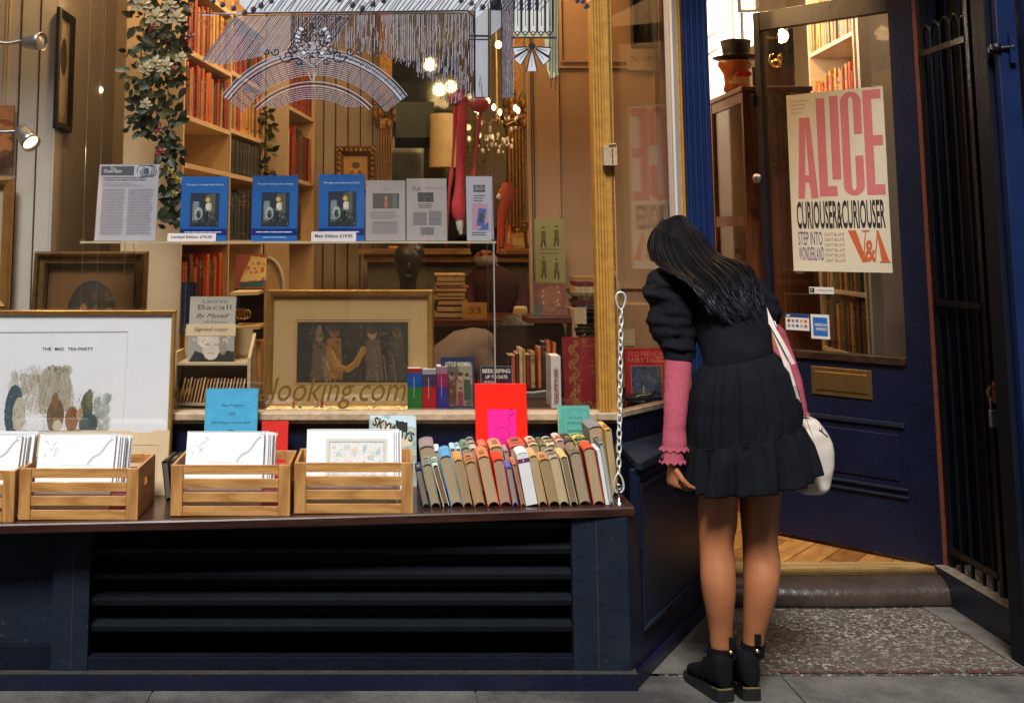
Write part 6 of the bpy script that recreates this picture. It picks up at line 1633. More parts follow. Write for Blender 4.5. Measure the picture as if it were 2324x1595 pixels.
# painting and gold frame at the very left
def dr(m, f):
 cv = Canvas(24, 50, (96, 52, 28)); cv.daubs(40, [(150, 86, 44), (60, 34, 20), (180, 120, 70), (110, 60, 30)], 0, 1, 0, 1, .05, .2, 5, .7).grain(.15, 2); m.canvas(f, cv.a, .001, PICMAT)
f_ = rectframe(-70, 27, 240, 380, 5.17, 0); m = MB(); m.fbox(f_, 0, f_.w, 0, f_.h, -.01, 0, BROWNW); dr(m, f_)
tag(m.build('small_painting'), 'unframed brown painting high on the cream boards at the left edge', 'picture')
framed('wall_picture', 'plain gold frame with pale mount cut off by the left edge of the photo', 'picture', -260, 22, 404, 700, 5.15, .045, mat('orange_gold', (0.36, 0.18, 0.05), rough=.35, metal=.4, var=.2), mat('mount_tan', (0.46, 0.38, 0.26), var=.06), lean=0, depth=.03, glaze=False)
# --- spot lamps on stalks, one unlit above one lit
SPM = mat('satin_nickel', (0.42, 0.40, 0.38), rough=.35, metal=.85, var=.1)
BULB_ON = mat('lit_bulb', (1, .8, .5), var=0, emit=(1.0, .72, .38), estr=7)
BULB_OFF = mat('unlit_lamp_glass', (0.5, 0.48, 0.44), rough=.1, var=.1, spec=.9)
def spot(lab, stalk, base, tip, r0, r1, on):
 T = thing('spot_lamp', lab, 'spot lamp', stalk[0])
 m = MB(); m.tube(stalk, .007, SPM, seg=8); m.build('arm', T)
 ax = (tip - base); L = ax.length; ax.normalize()
 m = MB(); m.lathe([(r0 * .5, -L * .1), (r0, 0), (r0 * 1.05, L * .25), (r1 * .92, L * .7), (r1, L), (r1 * .93, L), (r1 * .85, L * .7), (.001, L * .68)], base, SPM, 24, axis=ax); m.build('lamp_head', T)
 m = MB(); m.lathe([(.001, 0), (r1 * .80, .0), (r1 * .80, .004), (r1 * .5, .012), (.001, .014)], base + ax * L * .80, BULB_ON if on else BULB_OFF, 20, axis=ax); m.build('bulb', T)
Ysp = 4.72
spot('unlit grey spot lamp on a bent arm, upper one of two at the left', [P(-30, 96, Ysp), P(20, 99, Ysp), P(48, 94, Ysp)], P(58, 96, Ysp), P(96, 95, Ysp - .03), .026, .038, False)
spot('lit grey spot lamp pointing down, lower one of two at the left', [P(-30, 299, Ysp), P(15, 300, Ysp), P(40, 298, Ysp)], P(48, 297, Ysp), P(72, 327, Ysp - .045), .030, .038, True)
# --- white bookcases
BOOKC = [('orange', (196, 92, 40)), ('rust red', (150, 52, 34)), ('dark red', (110, 30, 26)), ('tan', (170, 128, 78)), ('dark green', (58, 72, 46)), ('brown', (92, 56, 34)), ('cream', (196, 170, 124)), ('navy', (44, 48, 66)), ('ochre', (186, 136, 62)), ('black', (34, 30, 28)), ('olive', (112, 104, 60)), ('maroon', (84, 30, 32))]
BCM = {n: mat('spine_' + n.replace(' ', '_'), S(*c), rough=.55, var=.28, scale=22) for n, c in BOOKC}
GLINE = mat('spine_gilt', (0, 0, 0)); PAGT = mat('page_tops', (0.42, .32, .2), rough=.9, var=.2, scale=60)
ORD = ['first', 'second', 'third', 'fourth', 'fifth', 'sixth', 'seventh', 'eighth', 'ninth', 'tenth', 'eleventh', 'twelfth', 'thirteenth', 'fourteenth', 'fifteenth', 'sixteenth', 'seventeenth', 'eighteenth', 'nineteenth', 'twentieth'] + ['%dth' % k for k in range(21, 60)]
def shelf_books(fr, u0, u1, v, hmin, hmax, tmin, tmax, pal, where, group, depth=.13, name='shelf_book', gap=.0012, seed=1, leanp=.12, mono=None, maxn=60, order='left'):
 """a row of books in a frame whose W points at the reader; spines outward"""
 r = random.Random(seed); u = u0; k = 0
 while u < u1 - tmin and k < maxn:
  t = min(r.uniform(tmin, tmax), u1 - u); h = r.uniform(hmin, hmax)
  cn = mono or r.choice(pal); mm = BCM[cn]
  n0 = -.004 - r.uniform(0, .014); ln_ = r.uniform(.0, .02) if r.random() < leanp else 0
  m = MB(); c = u + t / 2; hw = t / 2 - gap / 2
  prof = [(-hw, n0 - depth), (hw, n0 - depth), (hw, n0 - .004), (hw * .6, n0 - .0008), (0, n0), (-hw * .6, n0 - .0008), (-hw, n0 - .004)]
  vs = [fr.at(c + a, v, b) for a, b in prof] + [fr.at(c + a + ln_, v + h, b) for a, b in prof]; q = len(prof)
  m.add(vs, [(i, (i + 1) % q, q + (i + 1) % q, q + i) for i in range(q)] + [tuple(range(q - 1, -1, -1))], mm)
  m.add([vs[q + i] for i in range(q)], [tuple(range(q))], PAGT if r.random() < .6 else mm)
  if t > .014 and r.random() < .7:
   g = GLINE if cn not in ('cream', 'tan', 'ochre') else BCM['brown']
   for fz in (.12, .7, .76, .88):
    if r.random() < .75: m.add([fr.at(c - hw * .8 + ln_ * fz, v + h * fz, n0 + .0004), fr.at(c + hw * .8 + ln_ * fz, v + h * fz, n0 + .0004), fr.at(c + hw * .8 + ln_ * fz, v + h * (fz + r.uniform(.01, .05)), n0 + .0004), fr.at(c - hw * .8 + ln_ * fz, v + h * (fz + .02), n0 + .0004)], [(0, 1, 2, 3)], g)
  tag(m.build(name), '%s book, %s from the %s, %s' % (cn, ORD[k], order, where), 'book', group)
  u += t + gap + (ln_ if ln_ else 0); k += 1
 return k
def bookcase(name, lab, p0, p1, zs_list, dividers, depth, z0, z1, back=SHELFW, frontm=SHELFW, ends=(True, True)):
 """case whose front runs p0 -> p1, open side = W of the frame"""
 fr = Frame((p0[0], p0[1], 0), (p1[0] - p0[0], p1[1] - p0[1], 0), (0, 0, 1)); L = math.hypot(p1[0] - p0[0], p1[1] - p0[1]); fr.w = L
 T = thing(name, lab, 'bookcase', ((p0[0] + p1[0]) / 2, (p0[1] + p1[1]) / 2, z0))
 m = MB(); m.fbox(fr, 0, L, z0, z1, -depth - .012, -depth, back); m.build('back', T)
 for u in ([0] if ends[0] else []) + list(dividers) + ([L - .02] if ends[1] else []):
  m = MB(); m.fbox(fr, u, u + .02, z0, z1, -depth, 0, frontm); m.build('upright', T)
 us = [0] + list(dividers) + [L - .02]
 for row in zs_list:
  for i in range(len(us) - 1):
   m = MB(); m.fbox(fr, us[i] + .0205, us[i + 1] - .0005, row[i] - .022, row[i], -depth, -.001, frontm); m.build('shelf', T)
 return fr, T, us
pa = (-.905, 5.20); pb = (-.715, 6.80)
fa, T_, us = bookcase('white_bookcase', 'tall cream white bookcase receding behind the left of the window', pa, pb, [(.45, .45), (.78, .78), (1.10, 1.10), (1.43, 1.43), (1.77, 1.77), (1.985, 2.0), (2.285, 2.30), (2.60, 2.62)], [.83], .26, .113, 2.95)
# its open side must look to the right: W of the frame
W1, W2, W3 = 'in the left bay', 'in the right bay', 'on the second bookcase'
WB = 'of the white bookcase'
red_ = ['orange', 'rust red', 'dark red', 'orange', 'tan', 'dark red', 'rust red', 'dark green']
old_ = ['brown', 'tan', 'ochre', 'brown', 'rust red', 'cream']
mix_ = ['olive', 'dark green', 'brown', 'ochre', 'navy', 'maroon', 'rust red', 'black']
gB = 'books on the tall white bookcase'
shelf_books(fa, .022, .80, 2.286, .22, .27, .022, .04, old_, 'top shelf, left bay, white bookcase', gB, seed=3)
shelf_books(fa, .022, .82, 1.986, .19, .26, .018, .034, red_, 'second shelf, left bay, white bookcase', gB, seed=4)
shelf_books(fa, .86, 1.58, 2.302, .20, .26, .024, .04, mix_, 'top shelf, right bay, white bookcase', gB, seed=5)
shelf_books(fa, .86, 1.58, 2.002, .19, .26, .024, .045, ['olive', 'tan', 'brown', 'ochre', 'cream', 'rust red', 'dark red'], 'second shelf, right bay, white bookcase', gB, seed=6)
BCM['slate'] = mat('spine_slate', (0.045, 0.048, 0.050), rough=.4, var=.25)
shelf_books(fa, .86, 1.58, 1.771, .175, .185, .014, .02, [], 'third shelf, right bay, white bookcase', gB, seed=7, mono='slate', name='shelf_magazine', leanp=0)
shelf_books(fa, .86, 1.40, 1.431, .22, .27, .022, .035, ['black', 'navy', 'black', 'dark green'], 'fourth shelf, right bay, white bookcase', gB, seed=8)
shelf_books(fa, .06, .80, 1.101, .20, .27, .022, .04, ['rust red', 'orange', 'brown'], 'lowest visible shelf, left bay, white bookcase', gB, seed=9)
# postcard picture leaning on the third shelf
k = Frame(fa.at(.10, 1.771, -.16), (1, .15, 0), (0, .25, 1)); k.w = .13; k.h = .155
m = MB(); m.fbox(k, 0, k.w, 0, k.h, -.006, 0, mat('cream_card', (0.62, 0.54, 0.38), var=.05)); m.quad(k, .03, .10, .03, .125, .0006, mat('card_brown', (0.32, 0.20, 0.09), var=.3, scale=60)); m.fpoly(k, [(.06 + .02 * math.cos(a), .07 + .03 * math.sin(a)) for a in [i * .5 for i in range(13)]], .001, mat('card_pale', (0.6, 0.5, 0.34), var=.1))
tag(m.build('small_card'), 'cream card with brown portrait leaning on an empty shelf of the bookcase', 'card')
pc = (-.585, 6.90); pd = (-.48, 7.75)
fb, T2, us2 = bookcase('second_bookcase', 'smaller cream bookcase beyond the tall one, left of the far wall', pc, pd, [(1.10,), (1.43,), (1.80,), (2.22,), (2.60,)], [], .22, .113, 2.95)
m = MB(); m.box(PX(603, 400, 6.88), PX(653, 400, 6.88), 6.86, 6.885, .113, 2.95, CREAM); m.build('end_panel', T2)
shelf_books(fb, .022, .82, 1.801, .22, .32, .022, .04, ['rust red', 'orange', 'dark red', 'dark green', 'tan', 'black'], 'on the middle shelf of the second bookcase', 'books on the second bookcase', seed=11)
shelf_books(fb, .022, .82, 2.221, .22, .30, .022, .04, ['dark red', 'rust red', 'brown'], 'on the upper shelf of the second bookcase', 'books on the second bookcase', seed=12)
shelf_books(fb, .022, .5, 1.431, .20, .26, .03, .05, ['olive', 'brown'], 'on the lower shelf of the second bookcase', 'books on the second bookcase', seed=13)
# --- lower left: storybook, arched mirror back, brass trinket, brown box shelf
m = MB(); f = rectframe(533, 603, 578, 655, 5.6, .03); m.fbox(f, 0, f.w, 0, f.h, -.01, 0, BROWNW)
cv = Canvas(40, 44, (150, 70, 34)); cv.poly([(.15, .8), (.5, .05), (1, .1), (1, .75)], (206, 170, 90)); cv.daubs(30, [(190, 70, 34), (210, 180, 110), (160, 60, 30)], .3, .95, .2, .8, .02, .07, 3, .8); cv.poly([(.1, .85), (1, .75), (.9, .95), (.2, .97)], (46, 80, 70)); cv.grain(.1)
m.canvas(f, cv.a, .001, PICGLOSS); tag(m.build('picture_book'), 'orange picture book with a green boat shape standing behind the pamphlet rack', 'book')
arc_ = thing('arched_panel', 'cream door panel with a rounded arch moulding behind the centre picture', 'panel', P(630, 700, 6.2))
m = MB(); m.box(PX(600, 600, 6.4), PX(655, 600, 6.4), 6.4, 6.43, .113, 1.42, SHELFW); m.build('board', arc_)
m = MB(); c = P(606, 650, 6.39); m.tube([c + Vector((.085 * math.sin(t), 0, .15 * math.cos(t))) for t in [i * math.pi / 2 / 8 for i in range(9)]] + [c + Vector((.085, 0, -.2))], .010, CREAMG, seg=8); m.build('arch_moulding', arc_)
small = thing('stepped_stand', 'dark stand with two golden ledges beside the pamphlet rack', 'stand', P(575, 760, 5.3))
for (l, r, t, b) in ((532, 590, 648, 668), (535, 592, 728, 745)):
 m = MB(); q0 = P(l, b, 5.3); q1 = P(r, t, 5.3)
 m.hexa([(q0.x, 5.15, q0.z), (q1.x, 5.25, q0.z), (q1.x, 5.45, q0.z), (q0.x, 5.45, q0.z), (q0.x, 5.15, q0.z + .014), (q1.x, 5.25, q0.z + .014), (q1.x, 5.45, q0.z + .014), (q0.x, 5.45, q0.z + .014)], mat('golden_ledge', (0.50, 0.32, 0.12), var=.1)); m.build('ledge', small)
m = MB(); m.box(PX(532, 700, 5.46), PX(598, 700, 5.46), 5.46, 5.48, .79, P(0, 655, 5.46).z, BLACKM); m.box(P(575, 800, 5.3).x, P(592, 800, 5.3).x, 5.3, 5.44, .79, P(0, 775, 5.3).z, PINEV); m.build('back_board', small)
tr = thing('brass_trinket', 'shiny brass ornament of rings on the golden ledge', 'ornament', P(553, 728, 5.3))
m = MB(); c = P(548, 718, 5.28)
for k in range(5): m.tube([c + Vector((.012 * k - .02 + .014 * math.cos(t), -.005 * k, .012 + .018 * math.sin(t) * (1 + .3 * (k % 2)))) for t in [i * math.pi / 5 for i in range(10)]], .003, mat('bright_brass', (0.75, 0.48, 0.15), rough=.18, metal=1, var=.1), seg=6, closed=True)
m.build('rings', tr)
# --- far wall: ornate small frame, gilt mirror between reeded columns
def dr(m, f):
 cv = Canvas(30, 34, (172, 138, 78)); cv.ell(.5, .9, .3, .45, (120, 84, 48)); cv.ell(.5, .42, .11, .16, (196, 150, 100)); cv.ell(.5, .34, .14, .12, (90, 56, 34)); cv.ell(.5, .75, .10, .2, (180, 130, 84)); cv.grain(.08); m.canvas(f, cv.a, .001, PICMAT, .055, f.w - .055, .055, f.h - .055)
fo, To = framed('ornate_frame', 'small heavily carved dark gold frame with a sepia half figure on the far wall', 'picture', 759, 855, 333, 440, 7.6, .058, GFD, mat('sepia_ground', (0.36, 0.25, 0.12), var=.1), lean=.02, depth=.05, draw=dr, glaze=False)
m = MB()
for k in range(9):
 for (u, v) in ((fo.w * (k + .5) / 9, .03), (fo.w * (k + .5) / 9, fo.h - .03), (.03, fo.h * (k + .5) / 9), (fo.w - .03, fo.h * (k + .5) / 9)): m.ball(fo.at(u, v, .045), .013, GOLDD, 8, 5)
m.build('carving', To)
mir = thing('gilt_mirror', 'huge dark mirror between two reeded gilt columns above the mantel', 'mirror', P(1020, 560, 8.1))
YM = 8.1
xm0, xm1, xm2, xm3 = PX(862, 400, YM), PX(890, 400, YM), PX(1150, 400, YM), PX(1192, 400, YM)
MIRG = mat('mirror_glass', (0.20, 0.22, 0.19), rough=.04, metal=1.0, var=.12, scale=1.2)
m = MB(); m.box(xm1, xm2, YM + .05, YM + .06, 1.42, 3.1, MIRG); m.build('mirror_glass', mir)
for (xa_, xb_) in ((xm0, xm1), (xm2 + .01, xm3)):
 m = MB(); m.box(xa_, xb_, YM + .02, YM + .07, 1.42, 3.1, GOLDD)
 for k in range(5): c = xa_ + (xb_ - xa_) * (k + .5) / 5; m.tube([(c, YM + .015, 1.5), (c, YM + .015, 2.2)], (xb_ - xa_) / 11, GOLDD, seg=6)
 m.build('column', mir)
m = MB(); r_ = random.Random(3)
for xc_ in ((xm0 + xm1) / 2, (xm2 + xm3) / 2 + .005):
 for k in range(40): m.ball((xc_ + r_.uniform(-.08, .08), YM + r_.uniform(-.03, .02), r_.uniform(2.22, 2.46)), r_.uniform(.012, .03), GOLDD, 7, 5, (1, .7, 1.3))
 for k in range(16): m.ball((xc_ + r_.uniform(-.07, .07), YM + r_.uniform(-.03, .02), r_.uniform(1.44, 1.56)), r_.uniform(.012, .026), GOLDD, 7, 5)
m.build('capital_carving', mir)
# what hangs in front of the mirror: lampshade, chandelier, lantern
lan = thing('green_sign_board', 'dark green board with the tops of gold letters, left in front of the mirror', 'sign', P(930, 300, 7.7))
m = MB(); q0 = P(898, 312, 7.7); q1 = P(985, 232, 7.7); m.box(q0.x, q1.x, 7.7, 7.72, q0.z, q1.z, mat('bottle_green_board', (0.008, 0.024, 0.014), rough=.5, var=.2)); m.build('board', lan)
cur = thing('cream_curtain', 'pleated cream lampshade hanging in front of the dark mirror', 'lampshade', P(1005, 330, 7.5))
m = MB(); c = P(1006, 320, 7.5); n = 40
rings = []
for z, R_ in ((-.17, .085), (.17, .078)): rings.append([c + Vector(((R_ + .005 * (i % 2)) * math.cos(2 * math.pi * i / n), (R_ + .005 * (i % 2)) * math.sin(2 * math.pi * i / n), z)) for i in range(n)])
m.loft(rings, mat('pleated_shade', (0.60, 0.48, 0.26), rough=.8, var=.1), False, False); m.build('shade', cur)
chn = thing('chandelier', 'small glass drop chandelier with lit candle bulbs in front of the mirror', 'chandelier', P(1125, 250, 7.2))
m = MB(); c = P(1128, 268, 7.2); m.tube([c + Vector((0, 0, 1.0)), c], .006, BRASS); m.build('rod', chn)
lit_pts = []
for k in range(6):
 t = k * math.pi / 3 + .3; d = Vector((math.cos(t), math.sin(t), 0))
 m = MB(); m.tube([c, c + d * .06 + Vector((0, 0, -.04)), c + d * .13 + Vector((0, 0, -.01)), c + d * .14 + Vector((0, 0, .03))], .004, BRASS, seg=6); m.build('arm', chn)
 m = MB(); b_ = c + d * .14 + Vector((0, 0, .05)); m.ball(b_, .013, BULB_ON, 8, 6, (1, 1, 1.6)); m.build('bulb', chn); lit_pts.append(b_)
m = MB(); rr_ = random.Random(8); CRY = mat('crystal', (0.7, 0.66, 0.55), rough=.05, var=.1, spec=1)
for k in range(46): t = rr_.uniform(0, 6.28); R_ = rr_.uniform(.03, .15); m.ball(c + Vector((R_ * math.cos(t), R_ * math.sin(t), rr_.uniform(-.22, .0))), rr_.uniform(.005, .011), CRY, 6, 4, (1, 1, 1.6))
m.build('crystals', chn)
for (x, y, Y_) in ((1131, 102, 6.9), (1105, 230, 7.3)):
 T = thing('pendant_lamp', 'bare warm bulb on a wire seen %s' % ('through the top of the decal' if y < 200 else 'beside the flamingo legs'), 'lamp', P(x, y, Y_)); c = P(x, y, Y_)
 m = MB(); m.tube([c + Vector((0, 0, 1.2 if y > 200 else .7)), c + Vector((0, 0, .03))], .003, BLACKM, seg=6); m.build('wire', T); m = MB(); m.ball(c, .020, BULB_ON, 12, 8, (1, 1, 1.2)); m.build('bulb', T); lit_pts.append(c)
for (x, y, lab) in ((228, 203, 'left frosted pendant bulb hanging on a thin wire before the cream boards'), (336, 205, 'pendant bulb in a small dark holder among the garland leaves')):
 c = P(x, y, 6.0); T = thing('pendant_lamp', lab, 'lamp', c)
 m = MB(); m.tube([c + Vector((0, 0, 1.2)), c + Vector((0, 0, .02))], .002, BLACKM if x > 300 else SHELFW, seg=6); m.build('wire', T); m = MB(); m.ball(c + Vector((0, 0, -.004)), .016, BULB_ON, 12, 8); m.build('bulb', T); lit_pts.append(c)
 if x > 300:
  m = MB(); m.lathe([(.016, .01), (.018, .06), (.006, .09)], c, BLACKM, 12); m.build('holder', T)
mtl = thing('mantel_shelf', 'long wooden mantel shelf under the gilt mirror', 'shelf', P(1040, 575, 7.8))
m = MB(); q0 = P(812, 577, 7.7); q1 = P(1268, 570, 7.7)
WM = woodmat('golden_mantel', (0.12, 0.055, 0.015), (0.30, 0.16, 0.05), scale=3)
m.box(q0.x, q1.x, 7.66, 8.05, q0.z, q0.z + .035, WM); m.box(q0.x + .04, q1.x - .04, 7.70, 8.05, q0.z - .05, q0.z - .0005, WM); m.build('board', mtl)
m = MB(); m.box(q0.x + .06, q1.x - .06, 7.76, 8.05, .113, q0.z - .051, mat('chimney_green', (0.10, 0.095, 0.055), var=.2)); m.build('chimney_breast', mtl)
zM = q0.z + .0355
for k, (l, r, t, cn) in enumerate([(1148, 1160, 512, 'orange'), (1161, 1190, 530, 'tan'), (880, 905, 558, 'orange'), (908, 925, 560, 'rust red'), (1195, 1212, 505, 'brown')]):
 q = P(l, 570, 7.72); q2 = P(r, t, 7.72); m = MB(); m.box(q.x, q2.x, 7.72, 7.76, zM, q2.z, BCM[cn]); m.box(q.x + .008, q2.x - .008, 7.716, 7.7199, zM + (q2.z - zM) * .2, zM + (q2.z - zM) * .7, BCM['cream'])
 tag(m.build('mantel_book', bevel=.003), '%s little book, %s from the left on the mantel shelf' % (cn, ['third', 'fourth', 'first', 'second', 'fifth'][k]), 'book', 'little books on the mantel shelf')
# pale yellow reflection in the window, built as a painted sheet
yp = MB(); f = rectframe(1216, 1284, 497, 645, 5.30, 0); yp.fbox(f, 0, f.w, 0, f.h, -.002, 0, mat('yellow_sheet', (0.40, 0.36, 0.12), rough=.8, var=.1));
cv = Canvas(34, 66, (150, 142, 84)); r_ = random.Random(5)
for (x, y) in ((.28, .36), (.72, .34), (.28, .82), (.70, .84)): cv.figure(x, y, .24, (104, 88, 48), (170, 150, 96)); cv.line([(x - .05, y - .02), (x - .07, y + .07)], .03, (74, 52, 34)); cv.line([(x + .05, y - .02), (x + .06, y + .07)], .03, (74, 52, 34))
for k in range(5): cv.line([(.15, .46 + .02 * k), (.85 - .1 * (k % 2), .46 + .02 * k)], .006, (110, 100, 60), .7)
cv.grain(.06); yp.canvas(f, cv.a, .0008, PICMAT)
tag(yp.build('yellow_reflection'), 'pale yellow sheet of small brown figures painted as a reflection before the beige panel', 'poster')
# --- beige panelled partition between window and doorway
pb_ = thing('beige_partition', 'beige panelled cupboard wall between the display window and the doorway', 'partition', (1.0, 5.4, .113))
xa_ = PX(1200, 400, 5.42); m = MB(); m.box(xa_, 1.40, 5.42, 5.46, .113, 3.24, BEIGE); m.build('board', pb_)
for px in (1206, 1211, 1268): m = MB(); x = PX(px, 300, 5.42); m.box(x - .0025, x + .0025, 5.415, 5.4199, .8, 3.24, GROOVE); m.build('moulding', pb_)
for (l, r, t, b) in ((1272, 1500, -200, 142), (1272, 1500, 152, 655)):
 f = rectframe(l, r, t, b, 5.418, 0); m = MB(); q = .008
 for (u0, u1, v0, v1) in ((0, f.w, 0, q), (0, f.w, f.h - q, f.h), (0, q, q, f.h - q), (f.w - q, f.w, q, f.h - q)): m.fbox(f, u0, u1, v0, v1, 0, .010, BEIGE)
 m.quad(f, q + .001, q + .004, q, f.h - q, .001, GROOVE); m.quad(f, q, f.w - q, f.h - q - .004, f.h - q - .001, .0012, GROOVE); m.build('panel_moulding', pb_)
def dr(m, f):
 cv = Canvas(24, 50, (28, 24, 22)); cv.ell(.5, .5, .19, .44, (62, 62, 58)); cv.daubs(50, [(40, 42, 40), (84, 84, 76), (58, 56, 50)], .25, .75, .1, .9, .02, .06, 4, .8).grain(.2, 3); m.canvas(f, cv.a, .001, PICMAT, .03, f.w - .03, .03, f.h - .03)
framed('wall_picture', 'black framed dark oval picture high behind the side window', 'picture', 1432, 1492, -60, 112, 5.36, .028, BLACKM, mat('oval_dark', (0, 0, 0)), lean=0, depth=.03, draw=dr, glaze=False, tilt=0)
m = MB(); f = rectframe(1424, 1488, 108, 160, 5.405, 0); rr_ = random.Random(2)
m.fbox(f, 0, f.w, 0, f.h, -.003, 0, mat('tan_card', (0.46, 0.31, 0.17), var=.1))
for sg in (-1, 1):
 for k in range(4): m.fline(f, [(f.w * .5 + sg * (f.w * .1 + k * .011 + .010 * math.cos(a)), f.h * .5 + .012 * math.sin(a + k)) for a in [i * .9 for i in range(7)]], .0018, .0006, SC_)
tag(m.build('ornament_card'), 'tan card with symmetrical scroll drawing below the black oval picture', 'card')
# cardboard boxes and wrapped shelf behind the side window
CBD = mat('cardboard', (0.36, 0.20, 0.09), rough=.85, var=.12, scale=6)
for (l, r, t, b, lab) in ((1412, 1478, 690, 880, 'tall tan cardboard box with a paper label behind the side window'), (1300, 1392, 700, 770, 'low cardboard carton left of the pillar')):
 q0 = P(l, b, 5.15); q1 = P(r, t, 5.15); T = thing('cardboard_box', lab, 'box', ((q0.x + q1.x) / 2, 5.2, q0.z))
 m = MB(); m.box(q0.x, q1.x, 5.15, 5.33, q0.z, q1.z, CBD); m.build('carton', T, bevel=.004)
 m = MB(); m.box(q0.x + .01, q0.x + .06, 5.147, 5.1495, (q0.z + q1.z) / 2, (q0.z + q1.z) / 2 + .07, mat('box_label', (0.5, 0.36, 0.2), var=.1)); m.build('paper_label', T)
m = MB(); q0 = P(1400, 912, 5.1); m.box(PX(1290, 900, 5.1), PX(1520, 900, 5.1), 5.03, 5.38, .113, q0.z + .02, WM)
tag(m.build('low_cabinet', bevel=.004), 'low golden wooden cabinet under the cardboard boxes behind the side window', 'cabinet')
m = MB(); q0 = P(1296, 560, 5.25); q1 = P(1388, 690, 5.25)
for k in range(9):
 z = q1.z + (q0.z - q1.z) * 0;
shp = thing('stacked_papers_rack', 'tall dark stack of thin books at the right edge of the window display', 'book stack', P(1330, 770, 5.2))
# --- shop counter, people, busts, piles
ctr = thing('shop_counter', 'dark reddish wooden counter in the middle of the shop', 'counter', P(1110, 740, 6.5))
q0 = P(960, 738, 6.4); q1 = P(1262, 722, 6.4); CT = woodmat('counter_top', (0.05, 0.014, 0.010), (0.11, 0.035, 0.022), rough=.3, scale=3)
m = MB(); m.box(q0.x, q1.x, 6.30, 6.95, q0.z, q0.z + .035, CT); m.build('top', ctr, bevel=.004)
m = MB(); m.box(q0.x + .03, q1.x - .03, 6.36, 6.9, .113, q0.z - .001, DARKW); m.build('body', ctr)
zC = q0.z + .036
pile = [('cream', .030), ('slate', .034), ('olive', .028), ('cream', .018), ('cream', .022), ('tan', .02), ('rust red', .012), ('cream', .02), ('slate', .03), ('cream', .012)]
z = zC + .001
for k, (cn, h) in enumerate(pile):
 q = P(990 + rs.uniform(-5, 5), 700, 6.42).x; r2 = P(1062 + rs.uniform(-7, 6), 700, 6.42).x; m = MB(); m.box(q, r2, 6.40 + rs.uniform(0, .02), 6.62, z, z + h, BCM[cn]); m.box(q + .004, r2 - .004, 6.397 + .0, 6.3999, z + .004, z + h - .004, PAGT)
 tag(m.build('piled_book', bevel=.0015), '%s book lying %s from the bottom of the pile on the counter' % (cn, ORD[k]), 'book', 'books piled flat on the shop counter'); z += h + .0008
def dr(m, f): m.text('33', BCM['brown'], f, f.w * .25, f.h * .3, w=f.w * .5, h=f.h * .4, n=.001)
f = rectframe(1050, 1105, 700, 734, 6.36, .01); f = Frame((f.O.x, 6.36, zC + .001), (1, 0, 0), (0, .05, 1)); f.w = .13; f.h = .085
m = MB(); m.fbox(f, 0, f.w, 0, f.h, -.01, 0, mat('golden_card', (0.42, 0.24, 0.07), var=.15)); dr(m, f); tag(m.build('number_card'), 'golden card propped against the book pile on the counter', 'card')
bust = thing('dark_bust', 'near black sculpted head on a plinth behind the centre picture', 'bust', P(925, 655, 6.8))
DKB = mat('dark_bronze', (0.030, 0.028, 0.022), rough=.35, metal=.4, var=.3, bump=.3, bscale=30)
c = P(926, 605, 6.8); m = MB()
m.lathe([(.05, -.16), (.055, -.13), (.045, -.10), (.055, -.06), (.074, -.01), (.082, .04), (.078, .08), (.055, .115), (.02, .13), (.001, .132)], c, DKB, 20); m.ball(c + Vector((.0, -.065, .0)), .022, DKB, 8, 6, (.7, 1, 1.4)); m.ball(c + Vector((-.03, -.06, .028)), .014, DKB); m.ball(c + Vector((.03, -.06, .028)), .014, DKB); m.ball(c + Vector((.0, -.055, -.055)), .022, DKB, 8, 6, (1.2, .8, .7)); m.ball(c + Vector((.02, .01, .08)), .075, DKB, 12, 8); m.build('head', bust)
m = MB(); zz = c.z - .16; m.box(c.x - .085, c.x + .085, 6.72, 6.88, zz - .03, zz, BLACKM); m.box(c.x - .10, c.x + .10, 6.70, 6.9, zC - .3, zz - .0305, BLACKM); m.build('plinth', bust)
gp_ = thing('orange_print', 'square orange print in a clear sleeve with painted lamp reflections on the counter', 'print', P(1250, 714, 6.2))
f = rectframe(1212, 1287, 642, 716, 5.22, .02); cv = Canvas(40, 38, (150, 66, 26)); cv.ell(.5, .5, .4, .4, (166, 96, 40)); cv.daubs(30, [(120, 50, 22), (180, 110, 50), (90, 60, 50)], 0, 1, 0, 1, .03, .12, 5, .6); cv.poly([(0, .7), (.3, .6), (.2, 1), (0, 1)], (96, 96, 70))
for (x, y) in ((.30, .25), (.27, .42), (.30, .60), (.74, .15), (.78, .28), (.72, .55), (.74, .68)): cv.ell(x, y, .02, .05, (240, 200, 110), .4)  # lamp reflections painted into the sheet as pale spots
m = MB(); m.fbox(f, 0, f.w, 0, f.h, -.006, 0, CBD); m.canvas(f, cv.a, .0006, PICGLOSS); m.build('sheet', gp_); m = MB(); m.fbox(f, -.004, f.w + .004, -.002, f.h + .004, .0020, .0030, ACRYL); m.build('sleeve', gp_)
m = MB(); q0 = P(1206, 770, 5.2); m.box(q0.x - .02, P(1292, 770, 5.2).x + .01, 5.16, 5.38, f.O.z - .03, f.O.z - .003, CT); m.box(q0.x + .03, P(1285, 770, 5.2).x, 5.30, 5.37, .113, f.O.z - .031, DARKW); tag(m.build('small_table', bevel=.003), 'small dark stand carrying the orange print at the end of the counter', 'table')
tub = thing('paper_tub', 'round cream tub standing on the counter beside the shopkeeper', 'tub', P(1181, 712, 6.25)); c = P(1181, 708, 6.34); m = MB(); m.box(c.x - .035, c.x + .035, 6.31, 6.37, zC + .001, zC + .066, mat('cream_tub', (0.55, 0.45, 0.28), var=.08)); m.build('tub', tub, bevel=.012)
